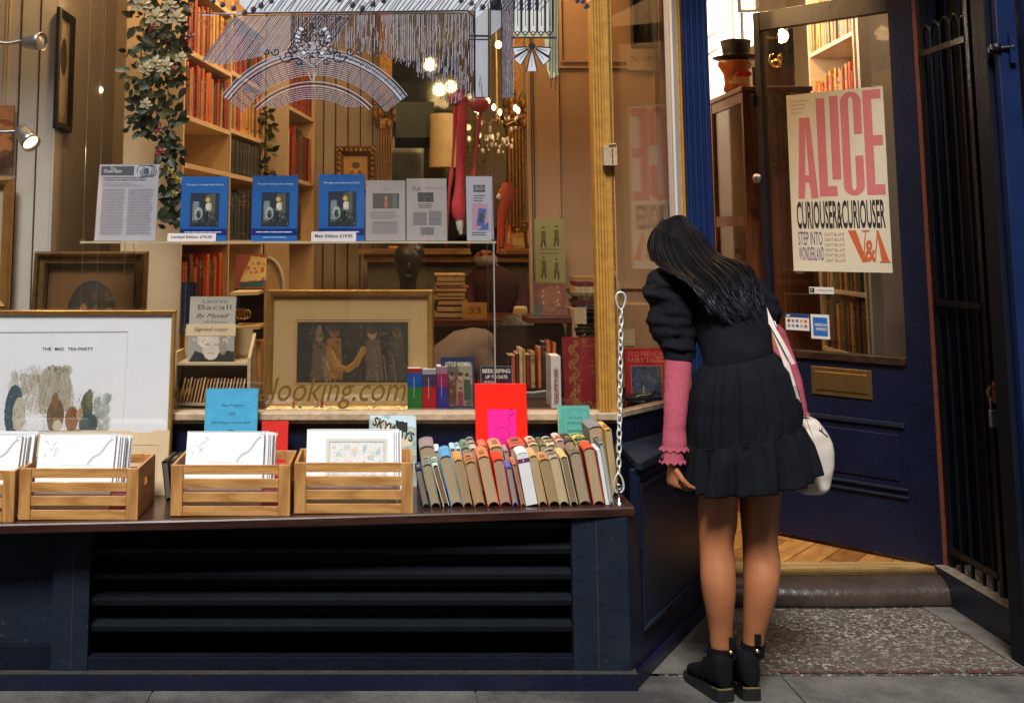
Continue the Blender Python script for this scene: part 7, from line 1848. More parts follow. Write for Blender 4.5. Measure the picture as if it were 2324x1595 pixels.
# red and tan books on a low shelf right of the leaning person
lowc = thing('low_bookcase', 'low dark bookcase facing the window at the right of the display', 'bookcase', P(1210, 880, 5.15))
q0 = P(1145, 880, 5.15); q1 = P(1275, 770, 5.15)
m = MB(); m.box(q0.x - .02, q1.x + .02, 5.13, 5.28, q0.z - .02, q0.z, DARKW); m.box(q0.x - .02, q1.x + .02, 5.275, 5.285, q0.z + .001, q1.z + .05, DARKW); m.box(q0.x - .02, q1.x + .02, 5.14, 5.27, .113, q0.z - .021, DARKW); m.build('shelf', lowc)
fl_ = Frame((q0.x, 5.145, 0), (1, 0, 0), (0, 0, 1))
shelf_books(fl_, 0, P(1220, 800, 5.15).x - q0.x, q0.z + .0005, .13, .165, .011, .02, ['orange', 'rust red', 'cream', 'dark red', 'tan', 'olive', 'black', 'ochre'], 'in the low dark bookcase', 'books in the low bookcase', seed=31)
shelf_books(fl_, P(1221, 800, 5.15).x - q0.x, P(1262, 800, 5.15).x - q0.x, q0.z + .0005, .16, .20, .015, .022, ['black', 'brown', 'orange', 'black'], 'taller end of the low bookcase', 'books in the low bookcase', seed=32)
# thin books stacked flat at the right edge of the display
z = P(0, 768, 5.2).z; z1_ = P(0, 590, 5.2).z; k = 0
m = MB(); m.box(PX(1296, 700, 5.2) - .01, PX(1388, 700, 5.2) + .01, 5.14, 5.36, .113, z - .001, DARKW); m.build('base', shp)
while z < z1_ and k < 14:
 h = rs.uniform(.012, .026); cn = ['maroon', 'brown', 'olive', 'cream', 'dark red', 'tan', 'brown', 'slate'][k % 8]
 m = MB(); m.box(PX(1298, 700, 5.2) + rs.uniform(0, .02), PX(1384, 700, 5.2) - rs.uniform(0, .02), 5.15, 5.33, z, z + h, BCM[cn]); m.build('stacked_book', shp); z += h + .0008; k += 1
# curved screen behind the books in the window
crv = thing('curved_screen', 'grey brown curved display board with a pale upper edge behind the red and pink book', 'display board', P(1110, 930, 5.0))
pts = [(985, 846), (1030, 862), (1075, 876), (1120, 886), (1165, 891), (1210, 892), (1240, 888)]
m = MB(); m2 = MB(); Y_ = 4.98; vs = []
for i, (x, y) in enumerate(pts): p = P(x, y, Y_ - .02 * math.sin(i / 6 * math.pi)); vs += [(p.x, p.y, .784), (p.x, p.y, p.z)]
m.add(vs, [(2 * i, 2 * i + 2, 2 * i + 3, 2 * i + 1) for i in range(6)], mat('screen_taupe', (0.075, 0.062, 0.05), rough=.6, var=.15)); vb = [(x, y + .012, z) for x, y, z in vs]; m.add(vb, [(2 * i + 1, 2 * i + 3, 2 * i + 2, 2 * i) for i in range(6)], mat('screen_taupe', (0, 0, 0))); m.build('board', crv)
m2.tube([Vector(vs[2 * i + 1]) + Vector((0, .005, 0)) for i in range(7)], .006, mat('screen_edge', (0.30, 0.24, 0.17), var=.1), seg=6); m2.build('edge', crv)
# ================================================================== seen through the doorway
wl = MB(); wl.box(1.42, 2.10, 7.0, 7.06, .113, 3.24, WHITEW)
tag(wl.build('white_wall'), 'bright white wall lit by bulbs seen through the open doorway', 'wall')
m = MB(); x = PX(1664, 60, 6.98); m.box(x, x + .035, 6.95, 6.999, .5, 3.24, CREAMG); m.box(x + .06, x + .08, 6.97, 6.999, .5, 3.24, CREAMG); tag(m.build('white_pilaster', bevel=.004), 'pale moulded pilaster on the bright wall behind the top hat', 'pilaster')
GLOBE = mat('lit_globe', (1, .95, .85), var=0, emit=(1.0, .90, .74), estr=16)
gl_pts = []
for (x, y, lab) in ((1638, 66, 'upper lit globe bulb beside the doorway top'), (1638, 106, 'lower lit globe bulb just left of the top hat')):
 c = P(x, y, 6.6); T = thing('globe_lamp', lab, 'lamp', c); m = MB(); m.ball(c, .026, GLOBE, 14, 10); m.build('bulb', T); m = MB(); m.tube([c + Vector((0, .03, 0)), c + Vector((0.0, .38, 0))], .008, SPM); m.build('stem', T); gl_pts.append(c)
c = P(1712, 40, 6.7); T = thing('picture_lamp', 'bright striplight beside the small frame above the top hat', 'lamp', c)
m = MB(); q0 = P(1690, 58, 6.93); q1 = P(1698, 20, 6.93); m.box(q0.x, q1.x + .02, 6.92, 6.94, q0.z - .12, q1.z + .1, GLOBE); m.build('tube', T); m = MB(); m.box(q0.x, q1.x + .02, 6.941, 6.96, q0.z - .13, q1.z + .11, SPM); m.build('fitting', T); gl_pts.append(Vector((q0.x + .02, 6.85, q0.z)))
f_, _t = framed('wall_picture', 'small grey framed picture on the bright wall above the door corner', 'picture', 1674, 1722, -60, 30, 6.6, .02, BLACKM, MOUNT, lean=0, depth=.03, glaze=False)
# glazed cabinet with hat and vase
cab = thing('glazed_cabinet', 'tall red brown cabinet with glass sides standing inside the doorway', 'cabinet', (1.9, 5.95, .113))
xc0 = 1.715
ztop = zat(212, 5.72)
def gpx(px, X): return X / ((px - CX) / F) * 1.0
yA_, yB_ = 5.66, 6.24
for (ya, yb_) in ((yA_, yA_ + .03), (yB_ - .03, yB_)):
 m = MB(); m.box(xc0, xc0 + .03, ya, yb_, .113, ztop, REDW); m.build('stile', cab, bevel=.002)
for z_ in (.113, 1.0, zat(512, 5.7), ztop - .05):
 m = MB(); m.box(xc0 + .002, xc0 + .028, yA_ + .031, yB_ - .031, z_, z_ + .05, REDW); m.build('rail', cab)
m = MB(); m.box(xc0 + .012, xc0 + .016, yA_ + .031, yB_ - .031, .17, ztop - .05, GLASS); m.build('side_glass', cab)
m = MB(); m.box(xc0 - .01, xc0 + .335, yA_ - .02, yB_ + .02, ztop + .001, ztop + .025, REDW); m.build('top', cab, bevel=.004)
m = MB(); m.box(xc0 + .31, xc0 + .33, yA_, yB_, .113, ztop, REDW); m.box(xc0 + .031, xc0 + .309, yB_ - .02, yB_, .113, ztop, mat('cabinet_lining', (0.30, 0.22, 0.14), var=.1)); m.build('back', cab)
m = MB(); m.box(xc0 + .031, xc0 + .309, yA_ + .01, yA_ + .03, .113, ztop, REDW); m.build('front', cab)
c = P(1668, 165, 5.9); c.z = ztop + .026
v = thing('orange_vase', 'waisted orange and brown vase with a red bow on top of the cabinet', 'vase', c)
VM = mat('vase_orange', (0.42, 0.12, 0.03), rough=.25, var=.4, scale=14, coat=.5)
hv = P(0, 140, 5.9).z - c.z
m = MB(); m.lathe([(.05, 0), (.06, .01), (.052, hv * .3), (.058, hv * .6), (.085, hv * .88), (.08, hv)], c, VM, 24); m.build('body', v); m = MB(); m.lathe([(.0585, hv * .60), (.0590, hv * .25), (.055, hv * .2)], c + Vector((.012, -.003, 0)), mat('vase_pale', (0.5, 0.34, 0.14), var=.3), 18); m.build('panel', v)
m = MB(); q = P(1690, 168, 5.84); m.ball(q + Vector((.01, 0, 0)), .022, mat('red_bow', (0.45, 0.02, 0.02), var=.2), 10, 6, (1.2, .6, .7)); m.ball(q + Vector((-.025, 0, .0)), .02, mat('red_bow', (0, 0, 0)), 10, 6, (1.2, .6, .7)); m.build('bow', v)
hat = thing('top_hat', 'black top hat resting on the orange vase', 'hat', c + Vector((0.01, 0, hv)))
FELT = mat('black_felt', (0.010, 0.010, 0.012), rough=.5, var=.3); hc = P(1671, 138, 5.9); hc.z = c.z + hv + .001; hh = P(0, 93, 5.9).z - hc.z
m = MB(); m.lathe([(.066, .010), (.068, hh * .5), (.078, hh * .96), (.074, hh), (.001, hh)], hc, FELT, 28); m.build('crown', hat)
m = MB(); m.lathe([(.060, .010), (.095, .0075), (.116, .016), (.118, .019), (.095, .012), (.060, .014)], hc, FELT, 32); m.build('brim', hat)
m = MB(); m.lathe([(.0672, .012), (.0675, .035)], hc, mat('hat_band', (0.02, 0.02, 0.022), rough=.25, var=.1), 28); m.build('band', hat)
# brown cupboard behind the door glass, with a black box and golden figurine
m = MB(); q0 = P(1738, 600, 6.0); ctop = zat(153, 6.0); bx0, bx1 = 2.205, 2.46
q1x = PX(1818, 500, 6.0); m.box(q0.x - .03, q1x, 6.0, 6.04, .113, ctop, BROWNW); m.box(q0.x - .03, q1x, 6.041, 6.40, ctop - .03, ctop, BROWNW); m.box(q0.x - .03, q0.x - .01, 6.041, 6.4, .113, ctop - .031, mat('cupboard_edge', (0.30, 0.13, 0.04), var=.2))
tag(m.build('brown_cupboard'), 'tall dark brown cupboard seen through the glass of the open door', 'cupboard')
bb = thing('black_box', 'black box with gold script on top of the brown cupboard', 'box', P(1763, 153, 6.15)); q0 = P(1737, 153, 6.15); q1 = P(1800, 64, 6.15)
m = MB(); m.box(q0.x, q1.x, 6.15, 6.25, ctop + .001, q1.z, BLACKM); f = Frame((q0.x, 6.1495, q1.z - .11), (1, 0, 0), (0, 0, 1)); m.text('Mary Poppins', mat('gold_script', (0.4, 0.26, 0.1), var=.1), f, .01, .045, w=.12, h=.022, n=.0006, shear=.35); m.build('carton', bb, bevel=.002)
fg = thing('gold_figurine', 'small shiny gold figurine of a curled animal before the black box', 'figurine', P(1760, 153, 6.08)); GG = mat('polished_gold', (0.8, 0.52, 0.16), rough=.15, metal=1, var=.1); c = P(1762, 150, 6.09); c.z = ctop + .001
m = MB(); m.lathe([(.035, 0), (.036, .008), (.03, .012), (0.001, .013)], c, GG, 16); m.ball(c + Vector((.0, 0, .035)), .024, GG, 12, 8, (1.2, .8, 1)); m.ball(c + Vector((.016, 0, .068)), .012, GG, 10, 8); m.tube([c + Vector((-.024, 0, .025)), c + Vector((-.036, 0, .05)), c + Vector((-.028, 0, .075)), c + Vector((-.012, 0, .08))], .005, GG); m.tube([c + Vector((.02, 0, .03)), c + Vector((.03, 0, .06)), c + Vector((.022, 0, .09))], .004, GG); m.build('body', fg)
# bookcase on the right wall, spines facing left
pr0 = (2.46, 6.82); pr1 = (2.41, 6.02)
zr_ = [zat(785, 6.7), zat(650, 6.6), zat(420, 6.6), zat(268, 6.6) + .0, zat(122, 6.6)]
zr_ = [.78, 1.14, 1.50, 1.90, 2.30]
frr, T3, us3 = bookcase('side_bookcase', 'cream bookcase of old books seen through the open door glass', pr0, pr1, [(onplane(1858, 782, pr0, pr1)[1],), (onplane(1855, 652, pr0, pr1)[1],), (onplane(1840, 400, pr0, pr1)[1],), (onplane(1832, 250, pr0, pr1)[1] - .12,), (onplane(1832, 126, pr0, pr1)[1],)], [], .24, .113, 3.0)
zl = [onplane(1858, 782, pr0, pr1)[1], onplane(1855, 652, pr0, pr1)[1], onplane(1840, 400, pr0, pr1)[1], onplane(1832, 250, pr0, pr1)[1] - .12, onplane(1832, 126, pr0, pr1)[1]]
op = ['ochre', 'tan', 'orange', 'brown', 'olive', 'cream', 'dark red']; dk = ['olive', 'dark green', 'brown', 'tan', 'black', 'ochre', 'brown']
shelf_books(frr, .022, .78, zl[0] + .0005, .22, .29, .022, .036, dk, 'on the lowest shelf behind the door glass', 'books behind the door glass', seed=41)
shelf_books(frr, .022, .78, zl[1] + .0005, .2, .26, .022, .036, ['brown', 'dark green', 'ochre', 'tan'], 'on the shelf just below the poster', 'books behind the door glass', seed=42)
shelf_books(frr, .022, .78, zl[3] + .0005, .22, .30, .022, .036, ['orange', 'ochre', 'rust red', 'tan', 'ochre'], 'on the shelf just above the poster', 'books behind the door glass', seed=43)
shelf_books(frr, .022, .78, zl[4] + .0005, .22, .28, .022, .036, ['tan', 'ochre', 'olive', 'dark green', 'rust red', 'tan'], 'on the top shelf behind the door glass', 'books behind the door glass', seed=44)
m = MB(); m.box(2.415, 2.84, 5.97, 5.999, .113, 3.24, CREAMG); tag(m.build('cream_end_panel'), 'plain cream panel right of the books seen through the door glass', 'panel')
# ================================================================== exhibition poster taped inside the door glass
a = dd(1776, 215); b = dd(2003, 196); z0 = dd(1799, 615)[1]
pt = thing('poster', 'tall cream exhibition poster with huge pink capital letters on the open door', 'poster', DF.at(a[0], z0, -.03))
b2 = dd(2024, 620)
PF = Frame(DF.at(a[0] + .008, z0, -.0175), DF.U, (0, 0, 1)); pw_ = b2[0] - dd(1799, 615)[0]; ph = (a[1] + b[1]) / 2 - z0
PPAP = mat('poster_paper', (0.60, 0.56, 0.44), rough=.5, var=.03, scale=3); PK = mat('poster_pink', (0.52, 0.15, 0.17), rough=.5, var=.05, scale=6); PUR = mat('poster_purple', S(92, 76, 120), var=.05); BRP = mat('poster_brown', S(150, 110, 92), var=.05); PO = mat('poster_orange', (0.50, 0.11, 0.035), rough=.5, var=.05)
m = MB(); m.fbox(PF, 0, pw_, 0, ph, -.0008, .0, PPAP)
uw = lambda px: (px - 1776 - 0) / 226.0 * pw_        # along the top
# letter outlines traced as heavy condensed capitals
def LP(pts, mm=PK, n=.0006): m.fpoly(PF, [(x * pw_, y * ph) for x, y in pts], n, mm)
y0_ = .405
# A (shorter), L I C E in heights of their own
yA = .862; x0_ = .085
LP([(x0_, y0_), (x0_ + .055, yA), (x0_ + .135, yA), (x0_ + .095, y0_ + .30), (x0_ + .075, y0_)][:0] or [(x0_, y0_), (x0_ + .07, y0_), (x0_ + .085, y0_ + .09), (x0_ + .085, y0_ + .13), (x0_ + .105, yA - .06), (x0_ + .12, yA), (x0_ + .045, yA)])
LP([(x0_ + .12, yA), (x0_ + .105, yA - .06), (x0_ + .125, y0_ + .13), (x0_ + .125, y0_ + .09), (x0_ + .14, y0_), (x0_ + .215, y0_), (x0_ + .155, yA)])
m.quad(PF, (x0_ + .085) * pw_, (x0_ + .125) * pw_, (y0_ + .09) * ph, (y0_ + .13) * ph, .0007, PK)
LP([(.315, y0_ + .01), (.50, y0_ + .01), (.50, y0_ + .065), (.405, y0_ + .065), (.405, .965), (.315, .965)])
LP([(.455, y0_ + .10), (.545, y0_ + .10), (.545, .97), (.455, .97)])
def cshape(cx_, hw_, yb, yt, th_, gap0, gap1):
 R_ = hw_; n = 14; o = []; i_ = []
 rt = .055
 for k in range(n + 1):
  t = math.pi * k / n; o.append((cx_ + R_ * math.cos(t), yt - rt + rt * math.sin(t))); i_.append((cx_ + (R_ - th_) * math.cos(t), yt - rt + (rt - .028) * math.sin(t)))
 for k in range(n + 1):
  t = math.pi + math.pi * k / n; o.append((cx_ + R_ * math.cos(t), yb + rt + rt * math.sin(t))); i_.append((cx_ + (R_ - th_) * math.cos(t), yb + rt + (rt - .028) * math.sin(t)))
 o = [(cx_ + R_, gap1)] + o + [(cx_ + R_, gap0)]; i_ = [(cx_ + R_ - th_, gap1)] + i_ + [(cx_ + R_ - th_, gap0)]
 vs = [PF.at(x * pw_, y * ph, .0008) for x, y in o] + [PF.at(x * pw_, y * ph, .0008) for x, y in i_]; k = len(o)
 m.add(vs, [(q, q + 1, k + q + 1, k + q) for q in range(k - 1)], PK)
cshape(.672, .105, y0_ + .01, .985, .082, .63, .75)
LP([(.795, y0_ + .01), (.985, y0_ + .01), (.985, y0_ + .065), (.882, y0_ + .065), (.882, .93), (.795, .985)][:0] or [(.795, y0_ + .01), (.882, y0_ + .01), (.882, .985), (.795, .985)])
for (ya, yb_) in ((y0_ + .01, y0_ + .065), (.68, .735), (.935, .985)): m.quad(PF, .8825 * pw_, .975 * pw_, ya * ph, yb_ * ph, .0007, PK)
m.text('CURIOUSER&CURIOUSER', INK, PF, .06 * pw_, .235 * ph, w=.90 * pw_, h=.155 * ph, n=.0008, bold=.022)
m.text('STEP INTO', PUR, PF, .065 * pw_, .145 * ph, w=.255 * pw_, h=.075 * ph, n=.0008, bold=.004); m.text('WONDERLAND', PUR, PF, .065 * pw_, .06 * ph, w=.265 * pw_, h=.075 * ph, n=.0008, bold=.004)
for k in range(6): m.text("DON'T BE LATE", BRP, PF, .345 * pw_, (.195 - .0285 * k) * ph, w=.20 * pw_, h=.018 * ph, n=.0008)
for k, tx in enumerate(['V&A South Kensington', 'Book your tickets', 'Opening 22 May', 'vam.ac.uk']): m.text(tx, INKG, PF, .045 * pw_, (.955 - .022 * k) * ph, h=.010 * ph, w=(.20, .16, .15, .11)[k] * pw_, n=.0008)
# V & A monogram
LP([(.585, .225), (.665, .225), (.760, .055), (.715, .055)], PO, .0010); LP([(.755, .225), (.765, .225), (.735, .06), (.725, .075)], PO, .0012); LP([(.725, .225), (.80, .225), (.80, .219), (.725, .219)], PO, .0014)
LP([(.865, .225), (.885, .225), (.975, .06), (.905, .06)], PO, .0010); LP([(.880, .215), (.870, .225), (.835, .06), (.845, .06)], PO, .0012); LP([(.885, .06), (1.0 - .01, .06), (1.0 - .01, .054), (.885, .054)], PO, .0014)
m.text('&', PO, PF, .745 * pw_, .058 * ph, w=.105 * pw_, h=.115 * ph, n=.0016, bold=.02)
m.build('printed_sheet', pt)
for (u, v) in ((.02, ph - .004), (pw_ - .06, ph - .004), (.01, -.012)):
 m = MB(); m.fbox(PF, u, u + .04, v, v + .016, .0003 if v > .1 else -.0004, .0011, ACRYL); m.build('tape', pt)
# ================================================================== the woman bending towards the side window
from mathutils import noise as mnoise
her = thing('person', 'person with long black hair, black tiered dress and pink sleeves bending towards the side window', 'person', (1.13, 3.98, 0))
SKIN = mat('skin', S(168, 106, 68), rough=.5, var=.16, scale=7, sss=.12, bump=.04, bscale=200)
DRESS = mat('dress_cotton', (0.0068, 0.0076, 0.0108), rough=.9, var=.25, scale=14, bump=.3, bscale=260, spec=.12)
PINKR = mat('ribbed_pink_knit', S(158, 74, 90), rough=.9, var=.12, scale=60, stretch=(3, 3, .15), bump=.35, bscale=55, spec=.2)
SUEDE = mat('black_suede', (0.0045, 0.005, 0.007), rough=.9, var=.3, scale=60, bump=.2, spec=.15)
SOLEM = mat('black_sole', (0.008, 0.008, 0.009), rough=.5, var=.2)
BAGL = mat('off_white_leather', (0.60, 0.52, 0.46), rough=.38, var=.06, scale=12, bump=.12, bscale=120)
GOLDT = mat('bright_gold_trim', (0.85, 0.66, 0.34), rough=.18, metal=1, var=.05)
def ringLR(L, R, Y, b, n=24, tilt=(0, 1, 0), mod=None, sq=1.0, Yr=None):
 """closed ring through two outline points of the figure at depth Y, half depth b"""
 A = P(L[0], L[1], Y); B = P(R[0], R[1], Yr if Yr else Y); C = (A + B) / 2; X = (B - A) / 2; N = Vector(tilt).normalized()
 out = []
 for i in range(n):
  t = 2 * math.pi * i / n; c, s = math.cos(t), math.sin(t)
  if sq != 1: c = math.copysign(abs(c) ** sq, c); s = math.copysign(abs(s) ** sq, s)
  k = 1 + (mod(t) if mod else 0)
  out.append(C + X * c * k + N * b * s * k)
 return out
def row(l, r, y, Y, b, **k): return ringLR((l, y), (r, y), Y, b, **k)
def wrinkle(rings, amp, f, seed):
 out = []
 for i, r in enumerate(rings):
  c = sum(r, Vector()) / len(r); out.append([p + (p - c).normalized() * amp * (mnoise.noise(Vector((p.x * f * .6, p.y * f * .6, p.z * f * 1.8 + seed))) + .5 * mnoise.noise(Vector((p.x * f * 2, p.y * f * 2, p.z * f * 3 + seed)))) for p in r])
 return out
def dense(rows_, n=32, sub=4, **kw):
 rr = [row(*q, n=n, **kw) for q in rows_]; out = []
 for i in range(len(rr) - 1):
  for k in range(sub):
   t = k / sub; t0 = rr[max(0, i - 1)]; t3 = rr[min(len(rr) - 1, i + 2)]
   out.append([0.5 * ((2 * b) + (c - a) * t + (2 * a - 5 * b + 4 * c - d) * t * t + (3 * b - a - 3 * c + d) * t ** 3) for a, b, c, d in zip(t0, rr[i], rr[i + 1], t3)])
 out.append(rr[-1]); return out
# ---- body: every limb overlaps the next, then one voxel skin over all of it
bm_ = MB()
legL = [(1583, 1688, 930, 3.985, .092), (1583, 1682, 1000, 3.98, .088), (1585, 1677, 1080, 3.972, .082), (1586, 1672, 1152, 3.966, .074), (1587, 1671, 1190, 3.96, .066), (1588, 1664, 1226, 3.955, .058), (1589, 1665, 1257, 3.948, .056), (1590, 1668, 1288, 3.938, .058), (1591, 1668.5, 1319, 3.930, .059), (1595, 1668, 1350, 3.928, .056), (1601, 1665, 1381, 3.930, .049), (1607, 1663, 1412, 3.935, .042), (1611, 1662, 1442, 3.938, .037), (1614, 1662, 1475, 3.94, .034), (1622, 1655, 1515, 3.945, .025)]
legR = [(1672, 1790, 930, 3.995, .092), (1676, 1786, 1000, 3.99, .088), (1679, 1776, 1080, 3.985, .082), (1680, 1769, 1134, 3.98, .074), (1683, 1766, 1185, 3.97, .066), (1686, 1763, 1226, 3.962, .058), (1687, 1768, 1257, 3.955, .056), (1687.5, 1769.5, 1288, 3.945, .058), (1688.5, 1767, 1319, 3.937, .059), (1688.6, 1761.5, 1350, 3.934, .055), (1687.7, 1754, 1381, 3.936, .048), (1687, 1744, 1412, 3.94, .041), (1686.5, 1735, 1442, 3.944, .036), (1687, 1731, 1475, 3.946, .033), (1695, 1724, 1515, 3.95, .024)]
LEGS = (legL, legR)
TL = (0, .75, -.66)
torso = [((1592, 1010), (1788, 1000), 3.99, .11, (0, 1, 0)), ((1590, 930), (1782, 920), 3.99, .115, (0, 1, .0)), ((1600, 870), (1768, 850), 3.99, .105, (0, 1, -.3)), ((1606, 825), (1744, 800), 4.01, .085, (0, .85, -.5)), ((1598, 780), (1738, 750), 4.05, .088, TL), ((1580, 725), (1732, 712), 4.10, .092, TL), ((1550, 675), (1728, 680), 4.15, .09, TL), ((1520, 640), (1722, 655), 4.20, .07, TL), ((1535, 618), (1650, 625), 4.25, .055, TL), ((1533, 600), (1590, 606), 4.29, .045, TL), ((1525, 580), (1580, 586), 4.34, .045, TL)]
bm_.loft([ringLR(a, b, Y, bb, tilt=t) for a, b, Y, bb, t in torso], SKIN)
hc = P(1533, 556, 4.41); hax = Matrix.Rotation(math.radians(-52), 3, 'X') @ Matrix.Rotation(math.radians(-12), 3, 'Y')
fdir = Vector((-.62, .62, -.48)).normalized(); hup = Vector((-.25, .42, .87)); hup = (hup - fdir * hup.dot(fdir)).normalized(); hsd = fdir.cross(hup)
HR = Matrix((hsd, fdir, hup)).transposed()
bm_.ball(hc, .088, SKIN, 20, 14, (.86, 1.0, 1.12), HR)
bm_.ball(hc + fdir * .045 - hup * .055, .055, SKIN, 14, 10, (.85, .85, 1.0), HR)          # jaw
bm_.ball(hc + fdir * .094 - hup * .018, .014, SKIN, 10, 8, (.8, 1.2, 1.6), HR)             # nose
for sg in (-1, 1): bm_.ball(hc + hsd * .077 * sg - hup * .015, .020, SKIN, 10, 8, (.35, .8, 1.3), HR)
# arms
Ya = 4.12
armL = [(1500, 1560, 640, 4.19, .045), (1498, 1560, 700, 4.15, .042), (1512, 1560, 760, 4.11, .034), (1518, 1560, 820, 4.06, .033), (1516, 1556, 880, 4.01, .032), (1511, 1553, 950, 3.96, .032), (1511, 1545, 1005, 3.93, .026), (1513, 1541, 1040, 3.91, .021), (1514, 1541, 1058, 3.90, .021)]
bm_.loft([row(*q) for q in armL], SKIN)
armR = [(1690, 1742, 668, 4.18, .045), (1712, 1758, 705, 4.18, .042), (1730, 1772, 750, 4.17, .038), (1745, 1790, 800, 4.15, .036), (1764, 1804, 850, 4.13, .033), (1780, 1814, 900, 4.12, .028), (1792, 1820, 935, 4.12, .022), (1798, 1822, 955, 4.13, .021)]
bm_.loft([row(*q) for q in armR], SKIN)
def hand(w0, d, side, back, mbx, s=1.0, curl=(1.0, 1.5, 1.0), splay=.0):
 """palm from wrist w0 along d; side runs across the knuckles towards the thumb; back = out of the back of the hand"""
 rings = []
 for t, wd, th in ((-.01, .020, .015), (.012, .024, .014), (.035, .031, .0125), (.058, .034, .012), (.070, .031, .010)):
  c = w0 + d * t * s; rings.append([c + side * wd * s * math.cos(a) + back * th * s * math.sin(a) for a in [2 * math.pi * i / 14 for i in range(14)]])
 mbx.loft(rings, SKIN)
 L = [(.034, .020, .017), (.037, .023, .018), (.034, .021, .017), (.026, .016, .014)]
 for k in range(4):
  o = w0 + d * .066 * s + side * (.024 - .016 * k) * s; dd_ = d.copy(); pts = [o - d * .012 * s, o]; ax = side
  for j in range(3):
   dd_ = Matrix.Rotation(curl[j] * (1 + .06 * k), 3, ax) @ dd_; o = o + dd_ * L[k][j] * s; pts.append(o)
  rr = [.0088, .0085, .0076, .0068, .0050]; mbx.tube(pts, [q * s * (1 if k < 3 else .88) for q in rr], SKIN, seg=10); mbx.ball(pts[-1], .0056 * s, SKIN, 8, 6)
 o = w0 + d * .018 * s + side * .024 * s; dd_ = (d * .75 + side * .55 - back * .35).normalized(); pts = [o - dd_ * .008]
 for L_, b_ in ((.034, 0), (.028, .35), (.022, .45)):
  dd_ = Matrix.Rotation(b_, 3, side) @ dd_; dd_ = (dd_ - side * .25 * (b_ > 0)).normalized(); o = o + dd_ * L_ * s; pts.append(o)
 mbx.tube(pts, [.012 * s, .0105 * s, .0088 * s, .0064 * s], SKIN, seg=10); mbx.ball(pts[-1], .0068 * s, SKIN, 8, 6)
wL = P(1527, 1054, 3.90)
dL = Vector((-.05, .0, -1)).normalized(); sideL = Vector((.35, -.94, 0)).normalized(); sideL = (sideL - dL * sideL.dot(dL)).normalized(); backL = Vector((-.94, -.35, 0)); backL = (backL - dL * backL.dot(dL)).normalized()
s_ = 1 if (Matrix.Rotation(.5, 3, sideL) @ dL).dot(backL) < 0 else -1
hand(wL, dL, sideL, backL, bm_, .92, (s_ * 1.25, s_ * 1.65, s_ * 1.2))
wR = P(1810, 950, 4.13); dR = Vector((.05, .35, -.93)).normalized(); sideR = Vector((-.3, .9, .3)); sideR = (sideR - dR * sideR.dot(dR)).normalized(); backR = dR.cross(sideR)
if backR.x < 0: backR = -backR
s2_ = 1 if (Matrix.Rotation(.5, 3, sideR) @ dR).dot(backR) < 0 else -1
hand(wR, dR, sideR, backR, bm_, .80, (s2_ * .7, s2_ * .9, s2_ * .6))
for lg in LEGS: bm_.loft(dense(lg, 28, 4), SKIN)
body = bm_.build('body', her)
rm = body.modifiers.new('skin', 'REMESH'); rm.mode = 'VOXEL'; rm.voxel_size = .0036; rm.use_smooth_shade = True
sm_ = body.modifiers.new('soft', 'SMOOTH'); sm_.factor = .6; sm_.iterations = 4
# face details (turned away from the street)
m = MB()
for sg in (-1, 1):
 m.ball(hc + fdir * .076 + hsd * .030 * sg + hup * .006, .011, mat('eye_white', (.6, .58, .55), rough=.2, var=0), 10, 8); m.ball(hc + fdir * .085 + hsd * .030 * sg + hup * .005, .0055, mat('iris', (.03, .015, .01), rough=.2, var=0), 8, 6)
m.build('eyes', her)
m = MB(); m.tube([hc + fdir * .083 + hsd * q - hup * (.052 + .002 * abs(q) * 40) for q in (-.02, -.01, 0, .01, .02)], [.002, .0045, .005, .0045, .002], mat('lips', (.30, .09, .08), rough=.4, var=.1)); m.build('lips', her)
m = MB()
for sg in (-1, 1): m.tube([hc + fdir * .084 + hsd * sg * q + hup * (.022 + .004 * math.sin(q * 60)) for q in (.014, .026, .040)], [.001, .0022, .001], SUEDE)
m.build('eyebrows', her)
# ---- dress
def pl_mod(n, amp, ph, seed):
 def f(t): return amp * (math.sin(n * t + ph) * .6 + math.sin((n * .61) * t + ph * 2.3 + seed) * .6 + .5 * math.sin((n * 1.7) * t + seed))
 return f
NN = 144
def lerp_ring(a, b, k): return [p.lerp(q, k) for p, q in zip(a, b)]
m = MB()
bod = [((1599, 831), (1752, 799), 3.995, .109, (0, 1, 0)), ((1596, 812), (1750, 780), 4.01, .108, (0, .97, -.2)), ((1591, 788), (1748, 757), 4.03, .110, (0, .88, -.45)), ((1582, 755), (1743, 726), 4.065, .113, TL), ((1566, 712), (1738, 696), 4.115, .112, TL), ((1540, 668), (1736, 670), 4.165, .106, TL), ((1512, 640), (1730, 652), 4.215, .078, TL), ((1512, 620), (1690, 632), 4.262, .050, TL), ((1525, 607), (1600, 612), 4.31, .030, TL)]
rb = [ringLR(a, b, Y, bb, NN, t) for a, b, Y, bb, t in bod]
rings = []
for i in range(len(rb) - 1):
 for k in range(4):
  R_ = lerp_ring(rb[i], rb[i + 1], k / 4)
  rings.append([p + Vector((0, 1, 0)) * .006 * mnoise.noise(Vector((p.x * 9, p.z * 14, i))) for p in R_])
rings.append(rb[-1])
m.loft(rings, DRESS, False, False)
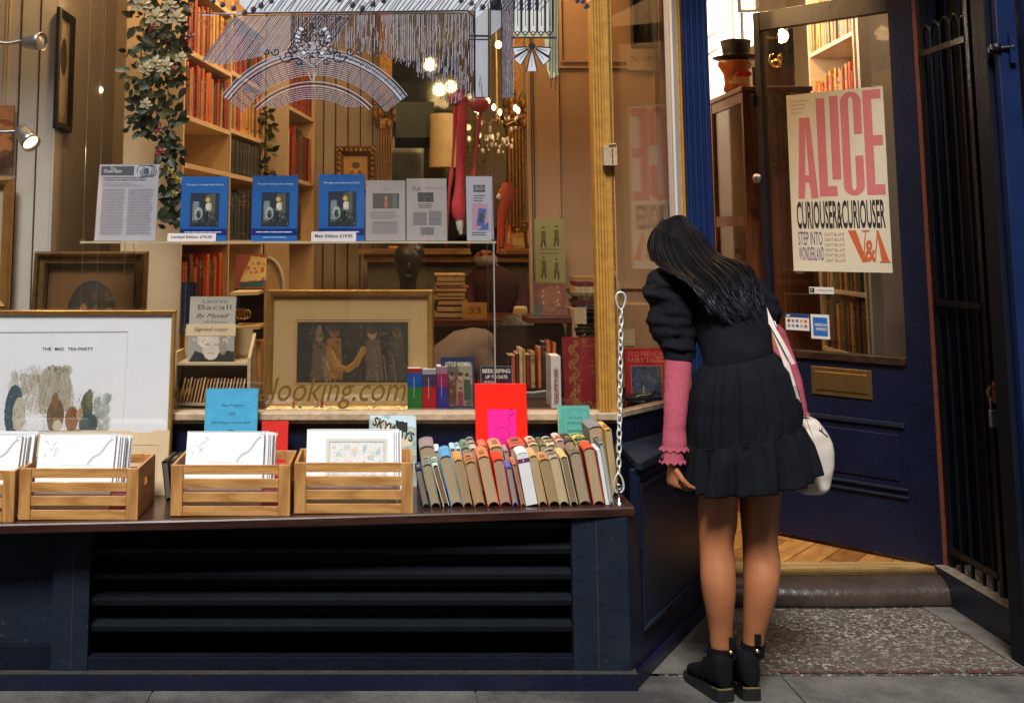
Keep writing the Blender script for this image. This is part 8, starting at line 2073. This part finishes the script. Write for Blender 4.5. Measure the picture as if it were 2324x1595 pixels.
# gathered skirt, two tiers
sk = [((1599, 829), (1752, 797), 3.995, .108, .0), ((1592, 838), (1762, 808), 3.99, .122, .030), ((1583, 862), (1784, 838), 3.985, .150, .040), ((1574, 905), (1797, 885), 3.98, .170, .046), ((1568, 955), (1806, 930), 3.98, .182, .044), ((1565, 998), (1808, 955), 3.98, .186, .026), ((1564, 1015), (1808, 962), 3.98, .186, .012)]
def skirt(rows_, seed, n0, hem=False):
 out = []
 for i in range(len(rows_) - 1):
  for k in range(5 if i < len(rows_) - 2 else 6):
   t_ = k / (5 if i < len(rows_) - 2 else 5)
   if i < len(rows_) - 2 and k == 5: continue
   a, b = rows_[i], rows_[i + 1]
   q = lambda x, y: x + (y - x) * t_
   amp = q(a[4], b[4]);
   out.append(ringLR((q(a[0][0], b[0][0]), q(a[0][1], b[0][1])), (q(a[1][0], b[1][0]), q(a[1][1], b[1][1])), q(a[2], b[2]), q(a[3], b[3]), NN, (0, 1, 0), pl_mod(n0, amp, seed + .25 * (i + t_), seed)))
 return out
R1 = skirt(sk, 1.3, 21); m.loft(R1, DRESS, False, False)
seam = R1[-1]
s2 = [((1563, 1010), (1809, 957), 3.98, .187, .010), ((1560, 1020), (1815, 970), 3.98, .190, .030), ((1556, 1050), (1826, 1005), 3.978, .200, .062), ((1550, 1085), (1836, 1045), 3.976, .208, .070), ((1545, 1112), (1843, 1072), 3.975, .212, .074)]
m.loft(skirt(s2, 4.1, 15), DRESS, False, False)
dr_ = m.build('dress', her)
so_d = dr_.modifiers.new('cloth', 'SOLIDIFY'); so_d.thickness = .0025
m = MB()     # stitched seams: waist and tier
for rg_, e in ((ringLR((1599, 829), (1752, 797), 3.995, .1095, 60, (0, 1, 0)), .0022), (R1[-1], .0022)):
 m.tube(rg_[::2] if len(rg_) > 100 else rg_, e, DRESS, seg=5, closed=True)
m.build('seam', her)
# puff sleeves
m = MB()
slL = [(1500, 1548, 606, 4.20, .04), (1478, 1566, 616, 4.19, .062), (1464, 1576, 640, 4.17, .078), (1464, 1580, 665, 4.155, .083), (1473, 1580, 695, 4.14, .080), (1473, 1581, 728, 4.13, .084), (1479, 1582, 757, 4.12, .084), (1490, 1582, 782, 4.10, .074), (1499, 1580, 792, 4.09, .062)]
m.loft(wrinkle(dense(slL, 56, 7), .016, 19, 2), DRESS, True, False)
m.loft(dense([(1499, 1580, 792, 4.09, .060), (1504, 1579, 800, 4.085, .057), (1508, 1577, 815, 4.075, .054)], 40, 3), DRESS, False, False); m.build('sleeve', her)
m = MB()
slR = [(1692, 1738, 650, 4.20, .045), (1694, 1752, 668, 4.20, .062), (1702, 1764, 690, 4.20, .072), (1712, 1770, 710, 4.195, .072), (1720, 1768, 728, 4.185, .062), (1726, 1764, 742, 4.18, .050), (1728, 1762, 752, 4.18, .046)]
m.loft(wrinkle(dense(slR, 40, 4), .012, 14, 5), DRESS, True, False); m.build('sleeve', her)
# pink knit sleeves with lettuce-edge cuffs
def frill(mbx, l, r, y, Y, b, amp, seed):
 A_ = []
 for (dl, dy, k) in ((0, -5, 0), (2.5, 0, .5), (6, 4, 1.0)):
  A_.append(ringLR((l - dl, y + dy), (r + dl, y + dy), Y, b + dl * .0012, 96, (0, 1, 0)))
 out = []
 for j, r_ in enumerate(A_):
  out.append([p + Vector((0, 0, amp * j / 2 * math.sin(i * 2 * math.pi * 13 / 96 + seed))) for i, p in enumerate(r_)])
 mbx.loft(out, PINKR, False, False)
m = MB()
pkL = [(1511, 1572, 800, 4.08, .046), (1509, 1569, 827, 4.06, .046), (1508, 1567, 850, 4.04, .046), (1508, 1565, 885, 4.01, .044), (1507, 1561, 920, 3.98, .041), (1506.5, 1557, 957, 3.955, .038), (1505, 1556, 975, 3.945, .036), (1504.5, 1557, 1000, 3.93, .036), (1503, 1558, 1014, 3.925, .037)]
m.loft(wrinkle(dense(pkL, 40, 6), .0028, 16, 9), PINKR, False, False); frill(m, 1502, 1558, 1016, 3.925, .038, .0035, 0)
m.loft(dense([(1505, 1554, 1016, 3.92, .034), (1503, 1552, 1030, 3.915, .034), (1502, 1552, 1042, 3.91, .035)], 40, 3), PINKR, False, False); frill(m, 1502, 1551, 1044, 3.905, .036, .0035, 1.5)
o = m.build('knit_sleeve', her); o['label'] = 'ribbed pink sleeve with two frilled cuffs'
m = MB()
pkR = [(1726, 1768, 738, 4.175, .044), (1733, 1780, 752, 4.17, .043), (1744, 1791, 780, 4.16, .040), (1758, 1804, 815, 4.10, .038), (1773, 1815, 850, 4.08, .035), (1785, 1823, 885, 4.06, .032), (1794, 1829, 915, 4.05, .029), (1798, 1832, 936, 4.05, .028)]
m.loft(wrinkle(dense(pkR, 36, 6), .003, 16, 3), PINKR, False, False); frill(m, 1798, 1831, 936, 4.05, .028, .003, .4); m.loft(dense([(1797, 1826, 938, 4.12, .026), (1799, 1826, 950, 4.125, .027)], 30, 2), PINKR, False, False); m.build('knit_sleeve', her)
# wristband
m = MB(); m.tube(row(1509, 1546, 1043, 3.905, .030, n=20), .004, BLACKM, seg=6, closed=True); m.ball(P(1502, 1040, 3.90), .012, BLACKM, 10, 8, (.5, 1, 1)); m.build('wristwatch', her)
# ---- hair
def hairmat(name, col, g):
 m = bpy.data.materials.new(name); m.use_nodes = True; n = m.node_tree.nodes; l = m.node_tree.links; n.remove(n['Principled BSDF'])
 d = n.new('ShaderNodeBsdfDiffuse'); d.inputs[0].default_value = (*col, 1); q = n.new('ShaderNodeBsdfGlossy'); q.inputs[0].default_value = (.78, .86, 1, 1); q.inputs['Roughness'].default_value = .38
 x = n.new('ShaderNodeMixShader'); x.inputs[0].default_value = g; l.new(d.outputs[0], x.inputs[1]); l.new(q.outputs[0], x.inputs[2]); l.new(x.outputs[0], n['Material Output'].inputs[0]); return m
HAIR = hairmat('black_hair', (0.004, 0.0036, 0.0042), .018); HAIR2 = hairmat('black_hair_sheen', (0.007, 0.006, 0.0065), .045)
GU = [[(1526, 491), (1484, 520), (1470, 566), (1508, 612), (1562, 640), (1596, 668)], [(1532, 489), (1497, 528), (1508, 592), (1556, 634), (1592, 668), (1616, 706)], [(1538, 488), (1530, 545), (1560, 604), (1606, 648), (1636, 690), (1658, 728)],
      [(1546, 488), (1566, 535), (1603, 588), (1654, 632), (1684, 678), (1708, 722)], [(1552, 490), (1590, 525), (1634, 577), (1694, 600), (1722, 636), (1730, 680)]]
GY = [[4.40, 4.38, 4.32, 4.09, 4.02, 3.985], [4.395, 4.30, 4.19, 4.05, 3.99, 3.955], [4.39, 4.275, 4.17, 4.05, 3.98, 3.94], [4.395, 4.30, 4.19, 4.05, 3.98, 3.94], [4.40, 4.37, 4.27, 4.13, 4.05, 3.99]]
def cr(a, b, c, d, t): return 0.5 * ((2 * b) + (c - a) * t + (2 * a - 5 * b + 4 * c - d) * t * t + (3 * b - a - 3 * c + d) * t ** 3)
def gpoint(t, s):
 f = max(0, min(.9999, t)) * 4; i = int(f); ft = f - i; g = max(0, min(.9999, s)) * 5; j = int(g); fs_ = g - j
 def along(k):
  k = max(0, min(4, k)); idx = [max(0, min(5, j + q)) for q in (-1, 0, 1, 2)]
  return [cr(*[GU[k][q][c] for q in idx], fs_) for c in (0, 1)] + [cr(*[GY[k][q] for q in idx], fs_)]
 A_ = [along(i + q) for q in (-1, 0, 1, 2)]
 return [cr(A_[0][c], A_[1][c], A_[2][c], A_[3][c], ft) for c in range(3)]
rh = random.Random(77)
m = MB(); NT, NS = 36, 40; vs = []
for layer, off in ((0, .012), (1, .055)):
 for j in range(NS + 1):
  for i in range(NT + 1):
   x, y, Y = gpoint(i / NT, j / NS * .88); e = 1 - abs(2 * i / NT - 1) ** 3
   p = P(x, y, Y + off * (.25 + .75 * e) * (1 if layer else 1)); vs.append(p + Vector((0, .007 * mnoise.noise(Vector((i * .55, j * .18, layer))), 0)))
W_ = NT + 1; fs = []; off_ = (NS + 1) * W_
for j in range(NS):
 for i in range(NT):
  a = j * W_ + i; fs.append((a, a + 1, a + W_ + 1, a + W_)); fs.append((off_ + a, off_ + a + W_, off_ + a + W_ + 1, off_ + a + 1))
 for i in (0, NT):
  a = j * W_ + i; fs.append((a, a + W_, off_ + a + W_, off_ + a))
m.add(vs, fs, HAIR, True)
m.ball(hc + Vector((.004, .004, .0)), .092, HAIR, 24, 16, (.88, 1.0, 1.12), HR)
# clear the face side: hair cap only covers the back of the skull
for k in range(1500):     # single locks
 t = rh.random(); s1 = rh.uniform(.84, 1.05) if rh.random() < .8 else rh.uniform(.5, .8)
 ck = int(t * 30); rk = random.Random(ck * 7 + 1); tc_ = (ck + .5) / 30 + rk.uniform(-.012, .012); wv = rk.uniform(3.5, 8.5) + rh.uniform(-.8, .8); ph = rk.uniform(0, 6.28) + rh.uniform(-.3, .3); fr_ = rk.uniform(12, 18); s1 *= rk.uniform(.90, 1.03); lift = rh.uniform(-.004, .010); drift = rh.uniform(-.07, .07)
 pts = []
 n = 22; s0 = rh.uniform(0, .12) if rh.random() < .8 else rh.uniform(.2, .5)
 for i in range(n + 1):
  s = s0 + (s1 - s0) * i / n; g = max(0, s - .42) / .58
  te = t + (tc_ - t) * .62 * g + drift * s * .4; x, y, Y = gpoint(min(1, max(0, te)), s); x += wv * g * 1.3 * math.sin(fr_ * s + ph + t * 9); y += wv * g * 1.2 * math.cos(fr_ * .9 * s + ph); pts.append(P(x, y, Y + .006 - lift * (g + .3)))
 r0 = rh.uniform(.0007, .0016); m.tube(pts, [r0 * (.6 + .4 * min(1, 6 * i / n)) * (1 - .75 * max(0, (i / n - .75) / .25)) for i in range(n + 1)], HAIR if rh.random() < .7 else HAIR2, seg=4, caps=False)
for k in range(150):      # heavier wavy locks lying on top
 t = rh.random(); rk = random.Random(k + 900); wv = rk.uniform(5, 12); ph = rk.uniform(0, 6.28); fr_ = rk.uniform(12, 19); s1 = rk.uniform(.82, 1.06); pts = []
 for i in range(27):
  s = .18 + (s1 - .18) * i / 26; g = max(0, s - .34) / .66; x, y, Y = gpoint(t, s); x += wv * g * 1.5 * math.sin(fr_ * s + ph); y += wv * g * math.cos(fr_ * s * .9 + ph); pts.append(P(x, y, Y - .002 - .010 * g * abs(math.sin(fr_ * s * .5 + ph))))
 r0 = rk.uniform(.0018, .0034); m.tube(pts, [r0 * min(1, .25 + i / 8) * (1 - max(0, i / 26 - .7) / .3 * .85) for i in range(27)], HAIR if k % 4 else HAIR2, seg=5, caps=False, flat=.6)
for k in range(70):       # fly-away ends
 t = rh.random(); x, y, Y = gpoint(t, .9); pts = [P(x, y, Y)]
 dx, dy = rh.uniform(-1.5, 2.0), rh.uniform(.5, 3.0)
 for i in range(6): x += dx + rh.uniform(-1, 1); y += dy; dx += rh.uniform(-.8, .8); pts.append(P(x, y, Y - .004))
 m.tube(pts, [.0007] * 6 + [.0003], HAIR2, seg=3, caps=False)
for k in range(60):       # hair falling beside the face
 t = rh.random(); a_ = P(1478 + 14 * t, 530, 4.40); pts = [P(1500 + 8 * t, 497 + rh.uniform(0, 6), 4.42), a_, P(1468 + 12 * t, 560, 4.41 - .02 * t), P(1476 + 16 * t, 590 + rh.uniform(-10, 6), 4.37)]
 m.tube(pts, .0010, HAIR, seg=4, caps=False)
m.build('hair', her)
# ---- ankle boots
def boot(heel, d, shaft, lab):
 d = Vector((d[0], d[1], 0)).normalized(); s = Vector((d.y, -d.x, 0)); up = Vector((0, 0, 1)); base = Vector((heel[0], heel[1], 0))
 B_ = MB(); rings = []
 for (t, wd, z0_, z1_, e) in ((-.004, .012, .040, .085, .8), (.004, .026, .034, .125, .8), (.022, .033, .032, .140, .8), (.055, .034, .030, .140, .8), (.090, .036, .026, .118, .8), (.125, .039, .024, .092, .8), (.160, .041, .022, .072, .75), (.190, .040, .021, .062, .75), (.215, .034, .021, .055, .75), (.232, .022, .022, .046, .8), (.240, .006, .026, .036, 1)):
  t *= .93; wd *= .94
  c = base + d * t + up * (z0_ + z1_) / 2; hz = (z1_ - z0_) / 2
  rings.append([c + s * wd * math.copysign(abs(math.cos(a)) ** e, math.cos(a)) + up * hz * math.copysign(abs(math.sin(a)) ** e, math.sin(a)) for a in [2 * math.pi * i / 24 for i in range(24)]])
 B_.loft(rings, SUEDE)
 rr = []
 for (l, r, y, Y, b) in shaft: rr.append(row(l, r, y, Y, b, n=28))
 B_.loft([lerp_ring(rr[i], rr[i + 1], k / 3) for i in range(len(rr) - 1) for k in range(3)] + [rr[-1]], SUEDE, False, False)
 inner = [[p + ((sum(q, Vector()) / len(q)) - p) * .09 for p in q] for q in (rr[0], rr[1])]; B_.loft([rr[0], inner[0], inner[1]], SUEDE, False, False)
 o = B_.build('boot', her); q_m = o.modifiers.new('skin', 'REMESH'); q_m.mode = 'VOXEL'; q_m.voxel_size = .0034; q_m.use_smooth_shade = True; q_s = o.modifiers.new('soft', 'SMOOTH'); q_s.factor = .6; q_s.iterations = 8
 m = MB(); prof = [(-.002, .018), (.004, .028), (.03, .036), (.09, .038), (.15, .043), (.19, .0425), (.22, .034), (.238, .016), (.243, .004)]
 outl = [base + d * t + s * w_ for t, w_ in prof] + [base + d * t - s * w_ for t, w_ in reversed(prof)]
 top = [p + up * (.036 if (p - base).dot(d) < .08 else (.036 - .016 * min(1, ((p - base).dot(d) - .08) / .08))) for p in outl]; bot = [p + up * .001 for p in outl]; k = len(outl)
 m.add(bot + top, [tuple(range(k - 1, -1, -1)), tuple(range(k, 2 * k))] + [(i, (i + 1) % k, k + (i + 1) % k, k + i) for i in range(k)], SOLEM); m.build('sole', o)
 m = MB(); hw = [p for p in top if (p - base).dot(d) < .075]; hw.sort(key=lambda p: math.atan2((p - base - d * .05).dot(s), -(p - base - d * .05).dot(d)))
 cc = base + d * .05; ext = [p + (Vector((p.x, p.y, 0)) - cc).normalized() * .0015 for p in hw]
 vs = [p + up * .001 for p in ext] + [p + up * .0065 for p in ext]; k = len(ext); m.add(vs, [(i, i + 1, k + i + 1, k + i) for i in range(k - 1)], GOLDT); m.build('heel_trim', o)
 return o, base, d, s
shL = [(1605, 1673, 1462, 3.942, .048), (1605, 1674, 1490, 3.944, .048), (1604, 1675, 1515, 3.944, .046), (1603, 1677, 1540, 3.944, .047)]
shR = [(1683, 1734, 1453, 3.948, .046), (1683, 1734, 1485, 3.950, .046), (1682, 1734, 1515, 3.950, .044), (1681, 1735, 1540, 3.950, .045)]
hL = P(1647, 1582, 3.885); hR = P(1708, 1580, 3.895)
oL, bL, dL_, sL_ = boot((hL.x + .004, 3.885), (-.24, .97), shL, 'left'); oR, bR, dR_, sR_ = boot((hR.x, 3.895), (-.03, 1), shR, 'right')
for o, (lx, ly, Yt), (sx, sy) in ((oL, (1662, 1462, 3.893), (1659, 1480)), (oR, (1720, 1455, 3.898), (1719, 1477))):
 m = MB(); a = P(lx, ly - 10, Yt); m.box(a.x - .010, a.x + .010, Yt - .004, Yt + .003, a.z - .022, a.z + .008, SUEDE); m.build('pull_tab', o, bevel=.001)
 m = MB(); a = P(sx, sy, Yt - .003); m.lathe([(.001, .004), (.0055, .002), (.0065, 0), (.0065, -.004)], a, GOLDT, 14, axis=(0, -1, 0)); m.build('stud', o)
m = MB()
for k in range(4): a = P(1604 - 2 * k, 1478 + 14 * k, 3.955 + .01 * k); m.tube([a, a + Vector((-.007, .0, .003)), a + Vector((-.004, .012, -.006))], .0015, SUEDE, seg=5)
a = P(1606, 1500, 3.95); m.tube([a, a + Vector((-.020, -.005, -.012)), a + Vector((-.028, -.003, -.035)), a + Vector((-.018, 0, -.045)), a + Vector((-.012, 0, -.03))], .0013, SUEDE, seg=5); m.tube([a, a + Vector((-.012, -.008, -.03)), a + Vector((-.02, -.006, -.055))], .0013, SUEDE, seg=5); m.build('laces', oL)
# ---- shoulder bag
bag = thing('shoulder_bag', 'off white leather bag hanging at the right hip of the bending person', 'bag', P(1845, 1110, 4.05))
m = MB(); Yb_ = 4.06
bagr = [(1806, 1844, 947, Yb_, .060), (1803, 1848, 952, Yb_, .075), (1801, 1862, 972, Yb_, .085), (1800, 1876, 998, Yb_, .092), (1800, 1880, 1030, Yb_, .094), (1801, 1877, 1065, Yb_, .090), (1803, 1871, 1095, Yb_, .086), (1805, 1862, 1109, Yb_, .078), (1810, 1852, 1114, Yb_, .06)]
rings = dense(bagr, 40, 4, sq=.5)
m.loft(wrinkle(rings, .004, 18, 1), BAGL); m.build('body', bag)
m = MB()
for fx in (.30, .62):
 pts = []
 for (l, r, y, Y, b) in bagr[1:-1]: pts.append(P(l + (r - l) * fx, y, Yb_ - b * .96 - .002))
 m.tube(pts, .0022, BAGL, seg=5)
m.build('piping', bag)
m = MB(); a = P(1859, 980, Yb_ - .075); b = P(1881, 1004, Yb_ - .06); m.tube([P(1852, 958, Yb_ - .06), a, b, P(1886, 1030, Yb_ - .06)], .003, STEEL, seg=6); m.ball(P(1862, 975, Yb_ - .082), .007, STEEL); m.tube([P(1862, 975, Yb_ - .085), P(1871, 986, Yb_ - .085), P(1878, 991, Yb_ - .083)], .0035, STEEL, seg=6); m.build('zip', bag)
def ribbon(pts, wd, mm, mbx, across=(1, .2, .25)):
 ac = Vector(across).normalized(); vs = []
 for p in pts: vs += [p - ac * wd / 2, p + ac * wd / 2, p + ac * wd / 2 + Vector((0, .003, 0)), p - ac * wd / 2 + Vector((0, .003, 0))]
 fs = []
 for i in range(len(pts) - 1):
  for q in range(4): fs.append((4 * i + q, 4 * i + (q + 1) % 4, 4 * i + 4 + (q + 1) % 4, 4 * i + 4 + q))
 mbx.add(vs, fs, mm)
sp_ = [(1716, 650, 4.10), (1724, 676, 4.055), (1736, 702, 4.03), (1750, 732, 3.985), (1768, 778, 3.95), (1786, 830, 3.92), (1801, 876, 3.905), (1813, 918, 3.92), (1819, 938, 3.945)]
m = MB(); ribbon([P(x, y, Y - .0) for x, y, Y in sp_], .019, BAGL, m); ribbon([P(1750, 734, 3.975), P(1772, 772, 3.94), P(1790, 806, 3.92), P(1801, 826, 3.915)], .014, BAGL, m)
m.build('strap', bag)
m = MB(); a = P(1749, 732, 3.99); b = P(1756, 752, 3.985)
m.tube([a + Vector((-.013, 0, 0)), a + Vector((.013, 0, .006)), b + Vector((.015, 0, .004)), b + Vector((-.011, 0, -.002))], .002, STEEL, seg=6, closed=True); m.build('buckle', bag)
m = MB(); c = P(1820, 946, 3.955); m.tube([c + Vector((.013 * math.cos(t), 0, .011 * math.sin(t))) for t in [i * math.pi / 6 for i in range(12)]], .0025, STEEL, seg=6, closed=True); m.build('ring', bag)
# ---- two people inside the shop, seen through the glass
kp = thing('person', 'shopkeeper with dark cap, grey mask and maroon jumper sitting behind the counter', 'person', P(1120, 740, 7.15))
MAR = mat('maroon_knit', (0.026, 0.002, 0.005), rough=.85, var=.2); MASK = mat('grey_mask', (0.18, 0.16, 0.15), rough=.8, var=.1); YK = 7.15
def q_(l, r, y, b, Y=YK): return row(l, r, y, Y, b, n=20)
m = MB(); m.loft([q_(1085, 1160, 760, .11), q_(1078, 1166, 715, .12), q_(1070, 1172, 680, .12), q_(1064, 1180, 650, .11), q_(1062, 1178, 628, .10), q_(1078, 1150, 612, .07), q_(1092, 1128, 600, .05), q_(1092, 1128, 590, .05)], SKIN)
m.ball(P(1101, 573, YK), .088, SKIN, 16, 12, (.85, 1, 1.15));
m.tube([P(1074, 640, YK), P(1062, 690, YK - .06), P(1072, 716, YK - .24)], [.05, .042, .03], SKIN); m.tube([P(1170, 640, YK), P(1186, 690, YK - .05), P(1172, 716, YK - .24)], [.05, .042, .03], SKIN)
for hx, sg in ((1074, 1), (1170, -1)):
 h0 = P(hx, 718, YK - .26)
 for k in range(4): m.tube([h0 + Vector(((k - 1.5) * .016, .02, 0)), h0 + Vector(((k - 1.5) * .018, -.03, .006)), h0 + Vector(((k - 1.5) * .018, -.055, -.004))], [.012, .009, .006], SKIN, seg=8)
 m.tube([h0 + Vector((sg * .03, .01, 0)), h0 + Vector((sg * .05, -.015, .004)), h0 + Vector((sg * .052, -.035, 0))], [.011, .009, .006], SKIN, seg=8)
o = m.build('body', kp); rm = o.modifiers.new('skin', 'REMESH'); rm.mode = 'VOXEL'; rm.voxel_size = .006; rm.use_smooth_shade = True
m = MB(); m.loft([q_(1083, 1162, 762, .125), q_(1074, 1170, 715, .135), q_(1066, 1176, 680, .135), q_(1060, 1184, 650, .125), q_(1058, 1182, 628, .112), q_(1076, 1152, 611, .08), q_(1088, 1132, 602, .062)], MAR, False, False)
m.tube([P(1074, 636, YK), P(1060, 690, YK - .06), P(1071, 714, YK - .20)], [.062, .055, .040], MAR, seg=14); m.tube([P(1170, 636, YK), P(1188, 690, YK - .05), P(1173, 714, YK - .20)], [.062, .055, .040], MAR, seg=14); m.build('jumper', kp)
m = MB(); m.ball(P(1101, 563, YK + .012), .100, SUEDE, 16, 12, (.90, 1, .95)); m.build('hair', kp)
m = MB(); m.ball(P(1103, 592, YK - .03), .072, MASK, 14, 10, (1, .95, .72)); m.build('mask', kp)
m = MB()
for sg in (-1, 1): m.ball(P(1101 + 11 * sg, 575, YK - .082), .010, mat('iris', (0, 0, 0)))
m.build('eyes', kp)
st = thing('person', 'person in a pale beige jacket with brown bobbed hair bending down inside the shop', 'person', P(1060, 870, 6.05))
JK = mat('beige_jacket', (0.13, 0.085, 0.055), rough=.85, var=.15); BH = mat('brown_hair', (0.022, 0.011, 0.006), rough=.45, var=.4, scale=30, stretch=(1, 1, 8), bump=.4, bscale=60)
Y6 = 5.95; m = MB()
m.tube([P(1010, 1050, Y6), P(1015, 900, Y6), P(1045, 815, Y6), P(1095, 785, Y6), P(1130, 782, Y6)], [.13, .13, .12, .09, .045], SKIN, seg=18)
m.ball(P(1163, 766, Y6), .085, SKIN, 16, 12, (1, .9, 1.05)); m.ball(P(1178, 805, Y6 - .03), .03, SKIN)
m.tube([P(1090, 800, Y6 - .05), P(1110, 860, Y6 - .10), P(1150, 878, Y6 - .12)], [.05, .04, .03], SKIN)
h0 = P(1160, 880, Y6 - .12)
for k in range(4): m.tube([h0 + Vector((0, .015, (k - 1.5) * .014)), h0 + Vector((.04, .0, (k - 1.5) * .016)), h0 + Vector((.06, -.01, (k - 1.5) * .015))], [.011, .009, .006], SKIN, seg=8)
m.tube([h0, h0 + Vector((.02, -.02, .035)), h0 + Vector((.04, -.02, .04))], [.011, .009, .006], SKIN, seg=8)
o = m.build('body', st); rm = o.modifiers.new('skin', 'REMESH'); rm.mode = 'VOXEL'; rm.voxel_size = .006; rm.use_smooth_shade = True
m = MB(); m.tube([P(1008, 1050, Y6), P(1010, 920, Y6), P(1018, 860, Y6), P(1036, 822, Y6), P(1060, 800, Y6), P(1086, 790, Y6), P(1108, 786, Y6), P(1124, 784, Y6)], [.145, .147, .145, .135, .122, .105, .085, .055], JK, seg=24); m.tube([P(1088, 800, Y6 - .05), P(1110, 858, Y6 - .10), P(1146, 876, Y6 - .12)], [.065, .055, .042], JK, seg=12)
m.tube([P(1065, 880, Y6 + .05), P(1080, 1050, Y6 + .05)], [.10, .09], mat('dark_trousers', (.02, .02, .025), var=.2), seg=12); m.build('jacket', st)
m = MB(); c = P(1165, 762, Y6)
m.ball(c, .103, BH, 24, 16, (1.0, .95, 1.02)); rr_ = random.Random(5)
for k in range(240):
 t = rr_.uniform(0, 3.14); a0 = Vector((math.cos(t) * .03 - .01, -.06, .09)); e = Vector((math.cos(t) * .105, -.02 - .085 * math.sin(t), -.05 + rr_.uniform(-.02, .02))); md = Vector((math.cos(t) * .085, -.03 - .09 * math.sin(t), .04)); m.tube([c + a0, c + md, c + e], [.001, .0018, .0008], BH, seg=3, caps=False)
m.build('hair', st)
# ================================================================== lamps inside the shop; ceiling ones are added out of view to light it
def lamp_point(name, loc, e, col=(1, .60, .26), r=.03):
 l = bpy.data.lights.new(name, 'POINT'); l.energy = e; l.color = col; l.shadow_soft_size = r
 o = bpy.data.objects.new(name, l); COL.objects.link(o); o.location = loc
SHD = mat('ceiling_fitting', (0.6, 0.55, 0.45), rough=.4, metal=.5, var=.1)
cl_ = [(-1.15, 4.85, 2.9, 24), (-.35, 5.0, 2.9, 22), (.5, 5.0, 2.9, 22), (-.35, 5.9, 2.9, 26), (.35, 6.6, 2.9, 12), (.95, 7.4, 2.9, 9), (2.0, 5.85, 2.9, 16), (2.05, 6.4, 2.9, 30), (.6, 5.2, 2.9, 10)]
for i, (x, y, z, e) in enumerate(cl_):
 T = thing('added_ceiling_lamp', 'added warm ceiling lamp in a small cup shade, out of view inside the shop', 'lamp', (x, y, z), group='added ceiling lamps inside the shop')
 m = MB(); m.tube([(x, y, 3.249), (x, y, z + .10)], .004, BLACKM, seg=6); m.lathe([(.02, .12), (.05, .08), (.06, .03), (.057, .03), (.045, .075), (.015, .11)], (x, y, z), SHD, 16); m.build('shade', T)
 m = MB(); m.ball((x, y, z + .04), .014, BULB_ON, 10, 8); m.build('bulb', T)
 lamp_point('added_shop_light', (x, y, z - .02), e * .82, r=.05)
for p in gl_pts: lamp_point('globe_light', p + Vector((0, -.06, 0)), 9, (1, .9, .78), .04)
sp = bpy.data.lights.new('spot_light', 'SPOT'); sp.energy = 18; sp.color = (1, .66, .32); sp.spot_size = 1.4; sp.shadow_soft_size = .03; so_ = bpy.data.objects.new('spot_light', sp); COL.objects.link(so_)
p0 = P(76, 332, 4.66); so_.location = p0; so_.rotation_euler = (Vector(P(48, 297, 4.72)) - p0).to_track_quat('Z', 'Y').to_euler()
